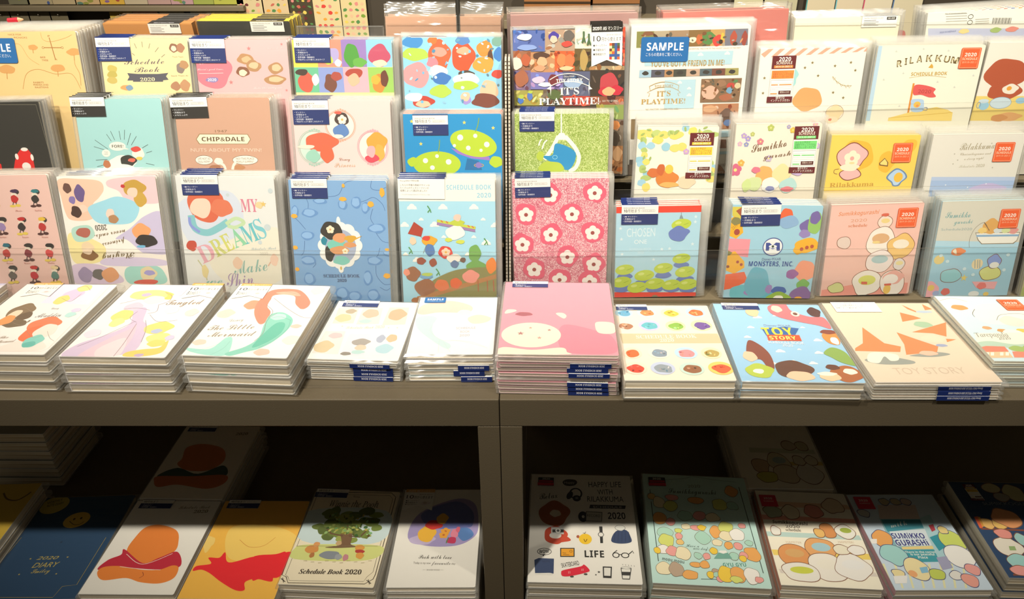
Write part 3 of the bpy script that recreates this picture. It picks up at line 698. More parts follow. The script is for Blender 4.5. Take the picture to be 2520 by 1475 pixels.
planner('sky blue planner crowded with bright orange and green blobs', True, (-0.1051,0.9826,1.0840), (0.00,77.04,0.01), (128.9,188.4,4.6), '92cfee', 'f6f2ea', 3, 'L3',
 art=[('b','3f8fd0',-50.7,182.7,12.8,7.9,2),('b','b4d050',-48.4,167.6,16.7,8.4,3),('b','e8653a',-16.6,166.2,14.9,18.8,4),('b','f0a090',-16.5,170.5,9.8,5.8,8),
  ('b','e5552c',14.4,164.7,15.2,18.8,5),('b','f0b090',15.4,171.9,9.1,4.9,9),('b','f09038',42.7,174.8,10.3,10,6),('b','5a3a2c',50,160.4,3.9,13,7),
  ('b','f0a040',40.8,154.6,12.9,10.9,2),('b','f09ca0',-48,141.5,17.1,16.1,11),('b','e88a98',-26,157.5,7.6,6.5,8),('b','5a8ac8',14.2,184.8,9,5.7,3),
  ('b','f4efe4',-18.8,145.9,12.2,8,12),('b','3c78c0',-14.6,137.1,12.2,7.3,4),('b','4a4038',17.7,142.9,10.7,4.7,5),('b','f2f0e8',17.5,135.6,16.8,8.8,6),
  ('b','b4d048',16.5,128.3,16.9,5.9,7),('b','b4d050',-16.7,120.9,13.8,8.1,9),('b','a090d0',16.9,110.5,6.5,6.7,3),('b','f0c0a0',16.2,114.2,5.8,6.2,2),
  ('b','f4c0a0',47.8,122.4,11.5,13.3,3),('b','7a3f30',43,109,18.5,8.9,8),('b','c04030',-40.2,107.5,14.6,7.5,5),('b','f0c0a0',-40.4,104.6,9.3,4.5,3),
  ('b','f4f4f0',-52.3,113.5,10.8,5.9,2),('b','3f80c8',60.7,167.6,6.1,8.6,9),('b','d04838',58.9,142.9,6.9,5.8,2),('b','7aa898',59.4,183.4,7.5,5.7,5),
  ('b','e87838',-25,184.8,6,5.1,2),('n','9ac8e0',[-62.6,186.3,60.9,186.2,59.9,104.5,-66.6,104.6],46,1.07,3.05,5)],
 tags=[], m=(3,2,5,3), cl=1)
planner('black planner with white-spotted red arch print', True, (-0.6990,0.9388,1.0205), (-0.03,78.09,1.22), (131.0,179.1,5.0), '2a2720', '3a362c', 3, 'L2',
 art=[('p','e2211c',[13.5,92.4,18.1,104.5,23.2,113.4,28.8,119.3,33.8,121,38.2,119.1,41.3,113.8,42.4,104.7,42.2,91.8]),('e','f2ece4',33.6,118.9,4.6,2.4,0),('e','f2ece4',21.6,109.7,2.3,4,0),('e','f2ece4',41.6,108.2,2,4.3,0),
  ('e','f2ece4',31.7,96.6,5.8,5.3,0),('p','e2211c',[-13.8,93,-6.7,103.5,-1.3,100.3,-1.5,92.7]),('s','8a8470',0.45,[-59.8,178,61.3,175.4,67.5,91.3])],
 tags=[], m=(3,9,5,3))
planner('pale aqua planner with FORE speech bubble', True, (-0.5329,0.9268,1.0198), (-0.01,74.62,0.81), (112.7,186.9,4.6), 'a6d6d6', 'f6f2ea', 4, 'L2',
 art=[('s','4a5a58',0.6,[-36.6,135.7,-21,123.6]),('s','4a5a58',0.61,[-39.1,127.2,-23.5,122.2]),('s','4a5a58',0.6,[-20.3,142.9,-15.3,133.9]),('s','4a5a58',0.6,[-14.5,146.8,-10.6,135.1]),
  ('s','4a5a58',0.6,[-3.2,146.8,-2.8,135.5]),('s','4a5a58',0.6,[4.3,148.1,2,135.5]),('s','4a5a58',0.6,[11.5,143.9,4.8,128.5]),('s','4a5a58',0.6,[18.5,139.7,10.1,128.4]),
  ('s','4a5a58',0.61,[32.1,128.8,23.9,124.5]),('s','4a5a58',0.61,[36.2,120.2,28.4,118.2]),('s','4a5a58',0.61,[-39.1,109.7,-23.7,110.5]),('s','4a5a58',0.61,[-38.8,101.2,-28.6,103.6]),
  ('s','4a5a58',0.61,[26.1,104.8,36.9,102.2]),('e','f4f0e4',-8.3,127.2,10.9,5.7,0),('p','f4f0e4',[0.6,125.6,7,122.9,-1.3,123.4]),('t','5a5a54','FORE!',-15.4,125.5,-0.5,125.3,3.6,'b'),
  ('e','f4f0e4',-24.3,118.5,5.5,4.8,0),('t','8a9a98','TEE',-26.7,119,-21.7,118.9,1.7,''),('t','8a9a98','HEE',-27,116.6,-22,116.5,1.7,''),('b','eef0ea',-4.6,105.5,18.3,9.4,4),
  ('b','35352f',3.4,108.4,10.6,7.3,5),('b','f2ece0',17.7,117.9,7.6,8.3,3),('b','d84a40',15.4,123.1,6.4,3.6,6),('b','e06a58',8.1,109.1,4.6,2.7,2),
  ('b','e8c860',18.3,111.2,4,2.4,2),('b','eef0ea',-10.1,99.5,19.8,4.6,6),('b','c07850',-25.4,104.3,4.6,5.5,3)],
 tags=[('label_band',[('m','jl',-60.9,190.8,44.5,-0.4,3,'black','マンスリー')])], m=(6,8,6,3), cl=1)
planner('tan planner with cream hexagon plate and 1947', True, (-0.4008,0.9295,1.0192), (-0.00,75.46,0.15), (123.6,188.3,4.6), 'cfa38a', 'f6f2ea', 4, 'L2',
 art=[('t','8a6a4c','1947',-12.3,144.7,3.5,144.7,3.3,''),('p','9a7a55',[-38.5,136.1,-33.3,143.1,30,142.5,33.4,135.9,28.7,129.5,-34.9,129.7]),('p','f1e8cc',[-37.4,136.1,-32.7,142.2,29.3,141.8,32.4,135.9,28.2,130.2,-34,130.4]),('t','63482c','CHIP&DALE',-30.9,133.5,25,133.4,5.4,'b'),
  ('t','e9cdb9','NUTS ABOUT MY TWIN!',-46.9,120.2,46,119.9,4.5,''),('e','6a5038',-30.7,109.2,11.7,6.2,0),('e','f4eee0',-30.7,109.2,11.3,5.7,0),('t','7a6450','LIFE NOT SO',-38.7,109.8,-22.5,109.8,2.6,''),
  ('t','7a6450','DULL NOW!',-38.7,105.9,-23.4,105.9,2.6,''),('e','6a5038',23.4,109.1,16.9,6.2,0),('e','f4eee0',23.4,109.1,16.4,5.7,0),('t','7a6450','NO! THIS PLACE',11.6,109.7,35.3,109.6,2.6,''),
  ('t','7a6450','REALLY JUMPIN\'!',11.8,105.8,34.2,105.7,2.6,''),('b','f1eadc',-11.8,107.7,5.5,4.5,3),('S','f1eadc',3.35,[-10.5,105.4,-5.5,102.4,-3.8,96.6]),('b','b07a58',-17.3,99.4,7,3.9,2),
  ('S','f1eadc',3.35,[11,106.8,7.4,102.3,5.3,96.6]),('b','c08a62',14.8,99.3,7,3.9,5)],
 tags=[('label_band',[('m','jl',-66.5,189.7,48.0,1.2,3,'black','マンスリー')])], m=(4,9,6,3), cl=1)
planner('pale pink planner with three oval frames', True, (-0.2474,0.9316,1.0191), (0.00,76.11,-0.06), (126.7,185.7,4.6), 'ecd2ce', 'f6f2ea', 4, 'L2',
 art=[('o','e8a890',-2.5,153.2,18.4,18,1.05),('e','f6e6dc',-2.5,153.2,17.3,16.9,0),('o','e8a890',-2.5,153.2,20,19.2,0.6),('e','e8a890',-7.3,171.3,1.3,1.3,0),
  ('e','e8a890',-4.2,172.3,1.3,1.3,0),('e','e8a890',-1.1,173.4,1.3,1.3,0),('e','e8a890',1.8,172.3,1.3,1.3,0),('e','e8a890',4.7,171.3,1.3,1.3,0),
  ('e','e8a890',-9.7,135,1.4,1.3,0),('e','e8a890',-6.8,133.9,1.4,1.3,0),('e','e8a890',-3.8,132.9,1.4,1.3,0),('e','e8a890',-0.7,133.9,1.4,1.3,0),
  ('e','e8a890',2.4,135,1.4,1.3,0),('o','a9c8b8',-38.5,125.1,19.4,20.9,1.06),('e','cfe2d6',-38.5,125.1,18.3,19.7,0),('o','a9c8b8',-38.5,125.1,21.2,22.4,0.61),
  ('e','a9c8b8',-42.9,146.5,1.4,1.3,0),('e','a9c8b8',-39.8,147.5,1.4,1.3,0),('e','a9c8b8',-36.7,148.5,1.4,1.3,0),('e','a9c8b8',-33.8,147.5,1.4,1.3,0),
  ('e','a9c8b8',-30.8,146.5,1.4,1.3,0),('e','a9c8b8',-46.2,103.5,1.4,1.4,0),('e','a9c8b8',-43.3,102.4,1.4,1.4,0),('e','a9c8b8',-40.3,101.4,1.4,1.4,0),
  ('e','a9c8b8',-37.2,102.4,1.4,1.4,0),('e','a9c8b8',-34,103.5,1.4,1.4,0),('o','e6a8b0',38.1,125.2,18.5,20.2,1.06),('e','f4e2dc',38.1,125.2,17.4,18.9,0),
  ('o','e6a8b0',38.1,125.2,20.2,21.6,0.61),('e','e6a8b0',33.2,145.7,1.4,1.3,0),('e','e6a8b0',36.3,146.7,1.4,1.3,0),('e','e6a8b0',39.4,147.8,1.4,1.3,0),
  ('e','e6a8b0',42.3,146.7,1.4,1.3,0),('e','e6a8b0',45.3,145.7,1.4,1.3,0),('e','e6a8b0',30.9,104.4,1.4,1.4,0),('e','e6a8b0',33.9,103.3,1.4,1.4,0),
  ('e','e6a8b0',36.9,102.3,1.4,1.4,0),('e','e6a8b0',40,103.4,1.4,1.4,0),('e','e6a8b0',43.1,104.4,1.4,1.4,0),('b','4a3a34',-0.4,161.3,8.7,9.1,3),
  ('f','f2e6da',0.3,160.6,6,'e8b060'),('b','e06050',-4.4,169.3,4.5,2,2),('b','5f86c0',-2.2,145.9,10,9.2,6),('b','f2e6da',-6.4,139.2,6.8,2.7,3),
  ('b','e8694a',-28.9,131.8,21.2,11.9,5),('b','e56a48',-22.4,116.9,8.5,12,3),('b','f0e0d0',-49,125.8,10.6,2.7,2),('b','9fd0bc',-40.9,113.9,9.1,8.3,9),
  ('b','e8a440',43.8,131.9,13.6,11.9,4),('b','f0b050',46.9,118.5,6.1,11.2,3),('b','d8485c',36.6,111,9.1,5.4,6),('b','eeb0b4',35.6,119.9,5.5,8.2,2),
  ('t','a9846a','Disney',-7,108.2,7.2,108.2,4.2,'S'),('t','ddbb9c','Princess',-13.7,99.5,13.8,100.1,6.3,'S')],
 tags=[('label_band',[('m','jl',-63,185.6,46.4,0.4,5,'navy','B6 マンスリー')])], m=(7,9,6,3), cl=1)
planner('bright blue planner with lime ovals and stars', True, (-0.1034,0.9375,1.0193), (-0.02,77.94,0.25), (127.7,166.5,4.6), '1d93cf', 'f6f2ea', 4, 'L2',
 art=[('*','f0d860',-52.9,157.2,2.7),('*','f0d860',15.5,155.4,2.7),('*','f0d860',53,148.4,2.7),('*','f0d860',-42.2,128.3,2.7),
  ('p','a078c8',[-3,122.9,5.9,115.3,24,109.2,48.4,106.4,46.9,111.4,24.1,113.8,7.6,119.8]),('e','b9d232',26.8,128.7,31.1,16.7,-14),('e','b9d232',-22.1,101.9,31.4,16.7,0),('S','8aa828',1.06,[29.5,143.6,32.7,150.9,34.8,161.2]),
  ('S','8aa828',1.07,[-19.9,117,-18.4,124.4,-17.4,133.4]),('e','f4f2ea',9.6,136.3,3.9,3.9,0),('e','f4f2ea',29.4,138.4,2.7,2.7,0),('e','f4f2ea',44.2,127.2,3.6,3.6,0),
  ('e','f4f2ea',19.8,122.8,3,3,0),('e','f4f2ea',36.5,119.7,2.1,2.1,0),('e','f4f2ea',1.7,125.9,2.1,2.1,0),('e','f4f2ea',-37.2,106.5,3.4,3.3,0),
  ('e','f4f2ea',-21.7,112.4,2.4,2.4,0),('e','f4f2ea',-6.7,104.8,3.7,3.6,0),('e','f4f2ea',-28.4,97.3,3.1,3,0),('p','1a6fa8',[17.9,109.3,33.1,106.2,37.4,94,14.4,94.1]),
  ('o','d8a040',33.2,100.1,6.1,2.1,0.77),('e','8a78c0',32.9,100.4,4,3.9,0),('b','b9d232',56,104.6,8.4,7.6,3),('b','b9d232',-54.1,105,6.7,6.1,6)],
 tags=[('label_band',[('m','jl',-51.4,165.7,45.8,0.1,3,'navy','B6 マンスリー')])], m=(4,2,4,3), cb='f08a78')
planner('salmon pink planner with rows of tiny figures', True, (-0.6875,0.8868,0.9403), (-0.17,77.99,1.08), (134.3,179.6,4.6), 'efc8bd', 'f6f2ea', 3, 'L1',
 art=[('e','3a332e',22.6,157.8,4.5,3.5,0),('b','4a3050',20.8,158.8,4.8,2.5,2),('e','f2e4d2',19.8,154.3,4,2.2,0),('b','c8302c',19.2,148.5,4.8,5.2,5),
  ('s','4a3a34',1.07,[17,144.5,15.4,140.5]),('s','4a3a34',1.07,[20.3,144.5,20.1,140.4]),('e','e8cc58',15.1,139.3,4,1.7,0),('e','e8cc58',22.3,140,3.5,1.9,0),
  ('e','3a332e',49.3,157.4,4.5,3.5,0),('b','2f7f86',47.5,158.3,4.8,2.5,3),('e','f2e4d2',46.6,153.8,4,2.2,0),('b','38322e',46,148,4.8,5.2,6),
  ('s','4a3a34',1.07,[43.8,144,42.2,140]),('s','4a3a34',1.07,[47.1,144,46.9,139.9]),('e','54302c',42,138.8,4,1.7,0),('e','54302c',49.1,139.5,3.5,1.9,0),
  ('e','3a332e',-4.1,158.3,4.5,3.6,0),('b','38322e',-5.9,159.3,4.8,2.5,4),('e','f2e4d2',-6.9,154.8,4,2.2,0),('b','c8302c',-7.6,149,4.8,5.2,7),
  ('s','4a3a34',1.07,[-9.9,145,-11.5,141]),('s','4a3a34',1.07,[-6.5,144.9,-6.8,140.9]),('e','e8cc58',-11.8,139.8,4,1.7,0),('e','e8cc58',-4.6,140.4,3.5,1.9,0),
  ('e','3a332e',-1.7,121.8,4.6,3.6,0),('b','38322e',-3.5,122.8,4.9,2.5,5),('e','f2e4d2',-4.6,118.1,4.1,2.2,0),('b','a088b8',-5.3,112.2,4.9,5.3,8),
  ('s','4a3a34',1.09,[-7.6,108.1,-9.2,104]),('s','4a3a34',1.09,[-4.2,108.1,-4.4,104]),('e','54302c',-9.5,102.8,4.1,1.7,0),('e','54302c',-2.2,103.5,3.5,2,0),
  ('e','3a332e',23.9,121.3,4.6,3.6,0),('b','c8302c',22.1,122.3,4.9,2.5,6),('e','f2e4d2',21.1,117.7,4.1,2.2,0),('b','38322e',20.5,111.8,4.9,5.3,9),
  ('s','4a3a34',1.09,[18.2,107.7,16.6,103.6]),('s','4a3a34',1.09,[21.6,107.6,21.4,103.5]),('e','e8cc58',16.3,102.3,4.1,1.7,0),('e','e8cc58',23.6,103,3.5,2,0),
  ('e','3a332e',51,120.8,4.6,3.6,0),('b','e8c040',49.1,121.8,4.9,2.5,7),('e','f2e4d2',48.1,117.2,4.1,2.2,0),('b','c23a34',47.6,111.3,4.9,5.3,10),
  ('s','4a3a34',1.09,[45.3,107.2,43.8,103.1]),('s','4a3a34',1.09,[48.7,107.2,48.5,103]),('e','54302c',43.5,101.9,4.1,1.7,0),('e','54302c',50.8,102.6,3.5,2,0),
  ('e','3a332e',-3.6,86.6,4.6,3.7,0),('b','2f7080',-5.4,87.6,4.9,2.6,8),('e','f2e4d2',-6.5,82.8,4.1,2.3,0),('b','c84038',-7.2,76.8,4.9,5.5,11),
  ('s','4a3a34',1.1,[-9.5,72.7,-11.2,68.5]),('s','4a3a34',1.1,[-6.1,72.6,-6.4,68.4]),('e','e8cc58',-11.4,67.2,4.1,1.7,0),('e','e8cc58',-4.1,67.9,3.6,2,0),
  ('e','3a332e',25.1,86.1,4.6,3.7,0),('b','38322e',23.2,87.1,4.9,2.6,9),('e','f2e4d2',22.2,82.3,4.1,2.3,0),('b','8a3038',21.6,76.3,4.9,5.4,12),
  ('s','4a3a34',1.1,[19.3,72.1,17.7,67.9]),('s','4a3a34',1.1,[22.7,72.1,22.5,67.9]),('e','54302c',17.4,66.7,4.1,1.7,0),('e','54302c',24.7,67.4,3.6,2,0),
  ('e','3a332e',53.1,85.6,4.6,3.7,0),('b','2f2a26',51.2,86.6,4.9,2.6,10),('e','f2e4d2',50.2,81.9,4.1,2.3,0),('b','d84a48',49.6,75.8,4.9,5.4,13),
  ('s','4a3a34',1.1,[47.4,71.7,45.8,67.5]),('s','4a3a34',1.1,[50.8,71.6,50.6,67.4]),('e','e8cc58',45.5,66.2,4.1,1.7,0),('e','e8cc58',52.9,66.9,3.6,2,0),
  ('e','3a332e',-21.3,122.1,4.6,3.6,0),('b','38322e',-23.1,123.1,4.9,2.5,11),('e','f2e4d2',-24.2,118.5,4.1,2.2,0),('b','c8302c',-24.9,112.6,4.9,5.3,14),
  ('s','4a3a34',1.09,[-27.2,108.5,-28.9,104.4]),('s','4a3a34',1.09,[-23.8,108.4,-24.1,104.3]),('e','54302c',-29.2,103.1,4.1,1.7,0),('e','54302c',-21.9,103.8,3.5,2,0),
  ('e','3a332e',-2.2,56.3,4.7,3.8,0),('b','38322e',-4,57.3,5,2.6,12),('e','f2e4d2',-5.1,52.5,4.1,2.3,0),('b','6a6058',-5.8,46.3,5,5.6,15),
  ('s','4a3a34',1.11,[-8.1,42.1,-9.8,37.8]),('s','4a3a34',1.11,[-4.7,42,-4.9,37.7]),('e','e8cc58',-10.1,36.5,4.2,1.8,0),('e','e8cc58',-2.7,37.2,3.6,2.1,0),
  ('e','3a332e',26.7,55.7,4.7,3.8,0),('b','c8302c',24.9,56.8,5,2.6,13),('e','f2e4d2',23.9,52,4.1,2.3,0),('b','c83038',23.2,45.8,5,5.5,16),
  ('s','4a3a34',1.11,[20.9,41.6,19.3,37.3]),('s','4a3a34',1.11,[24.4,41.5,24.1,37.2]),('e','54302c',19,36,4.2,1.8,0),('e','54302c',26.4,36.7,3.6,2.1,0),
  ('e','3a332e',54.3,55.3,4.7,3.8,0),('b','e8d0a0',52.4,56.3,5,2.6,14),('e','f2e4d2',51.4,51.5,4.1,2.3,0),('b','5f8a80',50.9,45.3,5,5.5,17),
  ('s','4a3a34',1.11,[48.6,41.1,47,36.8]),('s','4a3a34',1.11,[52,41,51.8,36.7]),('e','e8cc58',46.7,35.5,4.2,1.8,0),('e','e8cc58',54.1,36.3,3.6,2,0),
  ('t','c0705c','Paris',16.9,132.3,25.7,132.5,2.5,'S'),('t','c0705c','Dublin',42.6,132.3,51.4,132.4,2.5,'S'),('t','c0705c','Vienna',43.8,96.9,52.7,97,2.5,'S'),('t','c0705c','Venice',18,97.3,26.9,97.4,2.5,'S'),
  ('t','c0705c','Copenhagen',-11.3,97.8,-2.4,98,2.5,'S'),('t','c0705c','London',44.6,61.8,53.6,61.9,2.6,'S'),('t','c0705c','Ferrara',-10.5,62.4,-1.5,62.5,2.6,'S'),('t','c0705c','Vence',12.9,61.9,21.9,62.1,2.6,'S')],
 tags=[], m=(3,9,4,3))
planner('white planner lying upside down with pastel splashes', True, (-0.5463,0.8800,0.9397), (-0.00,75.94,0.56), (127.0,180.3,4.6), 'fbf4ec', 'f6f2ea', 4, 'L1',
 art=[('P','f8cdb4',[-62.2,176.2,-35.4,177.2,-9.3,174.3,-5,163.7,-12.7,153.1,-22.3,143.9,-18.2,131.7,-31,123.7,-52.5,123.9,-59.2,132.1,-61.9,155]),('P','f2cdd2',[2.8,175.5,30,179.2,63.2,179.6,65.4,157.7,64.4,145.7,42.2,144.6,22.5,147.5,13.9,160.9,0.3,167.6]),('P','a5dcee',[-28.1,141.2,-8,149.1,12.8,154.2,35.5,144.7,34.8,131.2,22.2,119.1,-4.9,118,-20.6,120.9,-28.3,131.8]),('P','cfc6e4',[42.5,128.4,64.7,133.6,66,103.7,68,78.9,38,79.2,30.3,82,14.9,97.3,0.2,98.9,21.2,112.3]),
  ('P','f6e8a8',[-61.2,104.9,-47.4,106.2,-17.4,90.8,-16.9,76.9,-28,67.3,-56.9,66.2,-63.1,85.7]),('P','b8dfd2',[-54.4,113.1,-32.1,116.9,-26,104.6,-36.8,96.5,-53.1,96.6]),('P','dcc8e0',[-62.8,63.4,-28.4,64.5,-3,51.6,-2.2,38.9,-61.5,38.7]),('P','a8dcd2',[9.2,59.9,46.6,62.3,58.7,51,55.5,37.6,10,38]),
  ('P','dcd0ec',[-17.5,72.7,27.7,73.7,61.2,69.2,58.9,62.2,-17.7,63]),('b','6b4a40',-52.1,165.5,5.1,6.7,3),('b','6f5a90',-37.2,158.7,6.9,10.8,4),('b','8a78b4',-48,150.2,4,5.4,2),
  ('b','f6d8c4',-36.6,138.6,6.7,5.4,6),('b','4a3028',-45.3,134.7,7,7.4,8),('b','c8a040',34.4,164.7,14.6,10.7,5),('b','cfa848',40.3,150,8,9.4,6),
  ('b','f4d4c0',31.6,159.4,6.4,6.7,2),('b','c83838',20.2,167.4,2.7,2.4,3),('b','f4d8c8',-1.4,131.6,5.1,7.5,2),('b','b88a60',1.5,124.8,6.7,5.5,7),
  ('b','f0a870',35.5,108.1,12.2,10.3,4),('b','332c28',40.4,95.7,13.6,8.6,3),('b','74b8dc',32.6,88.2,5.4,2,2),('b','b8685a',-40.4,107.5,8.9,6.9,2),
  ('b','f0d8b4',-38.4,86.8,8.2,8.4,5),('b','8f6434',-37.3,77.1,10.9,7,9),('b','f4dcc0',-39.1,82.7,6,4.8,2),('b','6a6460',-29.9,51.2,7.5,7.8,2),
  ('b','e0a070',-14.2,50.3,11,10,6),('b','a090b0',-47.2,50.6,9.6,10,4),('b','e8d8b0',36.7,51.2,11,9.9,5),('b','a8a0d8',38.3,52.6,6.9,3.7,3),
  ('b','d85848',32.4,39.9,15.1,4,2),('t','4a4438','2020',-9.3,117.8,-24.3,116.9,7.1,'S'),('t','7a6434','never ends.',14.5,111,-26.8,103.9,7.0,'S'),('t','7a6434','princess',12.4,99,-18.4,92.8,7.0,'S'),
  ('t','7a6434','Playing',21.9,80.7,-21.7,76.3,8.8,'S')],
 tags=[], m=(3,10,4,3), cl=1)
planner('pearly planner with MY DREAMS lettering', True, (-0.3972,0.8822,0.9396), (0.00,76.61,-0.49), (126.5,179.9,4.6), 'e2e4e2', 'f6f2ea', 4, 'L1',
 art=[('P','d4dcea',[-62.5,144.9,2.4,161.2,19.8,124.3,-5.3,86.2,-52.9,91.3]),('P','e8e4d4',[-27.3,80.6,61.3,113.9,60.6,42.6,-10.1,39.2]),('b','d8694a',-28.2,145.2,23.2,24.5,4),('b','dd7a58',-7.8,139,13.7,11.8,3),
  ('b','f2d4c0',-34.7,138.8,12.7,13.9,2),('S','86c4cc',9.0,[-48.5,129.1,-45.2,111.9,-29.9,106.1,-13.2,113.3,-0.6,121.4]),('S','c4dcb0',4.78,[-4.2,117.7,9.3,125.3,19.4,120,8.1,113.5,-2.3,115.5]),('S','8a9cdc',3.71,[-50.9,126.4,-50.1,115.7,-39.4,106.6]),
  ('b','c4503c',-52.1,88.6,6.4,7.7,2),('t','d9849a','MY',17.5,133.9,39.7,134.1,17.6,'r'),('t','e0a8b4','D',-39.9,64,-20.2,71.9,24.3,'r'),('t','c9cc78','R',-20.1,73,-6,79.7,24.1,'r'),
  ('t','cfd070','E',-5.9,80.2,5.3,85.2,24.1,'r'),('t','8fcfa8','A',5.3,85.2,22,91.9,25.2,'r'),('t','6cc0c8','M',19.8,90.8,38.5,97.5,25.2,'r'),('t','7fc8d4','S',38.5,97.5,49.6,101.9,27.1,'r'),
  ('t','8fb8b0','Make',0.7,49.9,45.5,55.8,19.8,'S'),('t','a890b8','Shin',-10.8,33,24.9,36.7,20.1,'S'),('t','8ac0b8','we',-38.7,36.1,-16.8,37.4,10.1,'S'),('t','a8bcc4','Schedule Book',25.5,83.2,58.8,84.6,3.8,'S'),
  ('t','c8c4b8','2020',36.7,76.7,47.4,77.4,3.8,''),('b','e8d0a0',41.6,143.1,4.7,4.8,2),('*','e0c070',47,144.2,4.2),('b','e8c8b0',6,65.5,6.5,7.8,4),
  ('S','e0b8a0',1.62,[46.1,61.9,52.2,70.3,58,75.8]),('b','ecccb8',54.9,70.3,5.4,7.8,4),('S','c8c8a0',1.61,[-46.3,69.4,-40.5,58.4,-37,41.7]),('b','e0d098',-38.3,54,4.3,9,5),
  ('e','c8d4d8',49.6,113.8,4.3,4.3,0),('e','c8d4d8',38.2,93.7,2.7,2.7,0),('e','c8d4d8',57.5,161.7,3.1,3.2,0),('e','c8d4d8',1.8,156,2.1,2.1,0)],
 tags=[('label_band',[('m','jl',-55.9,182.3,47.2,0.5,3,'navy','B6 ウィークリー')])], m=(5,9,5,3), cl=1)
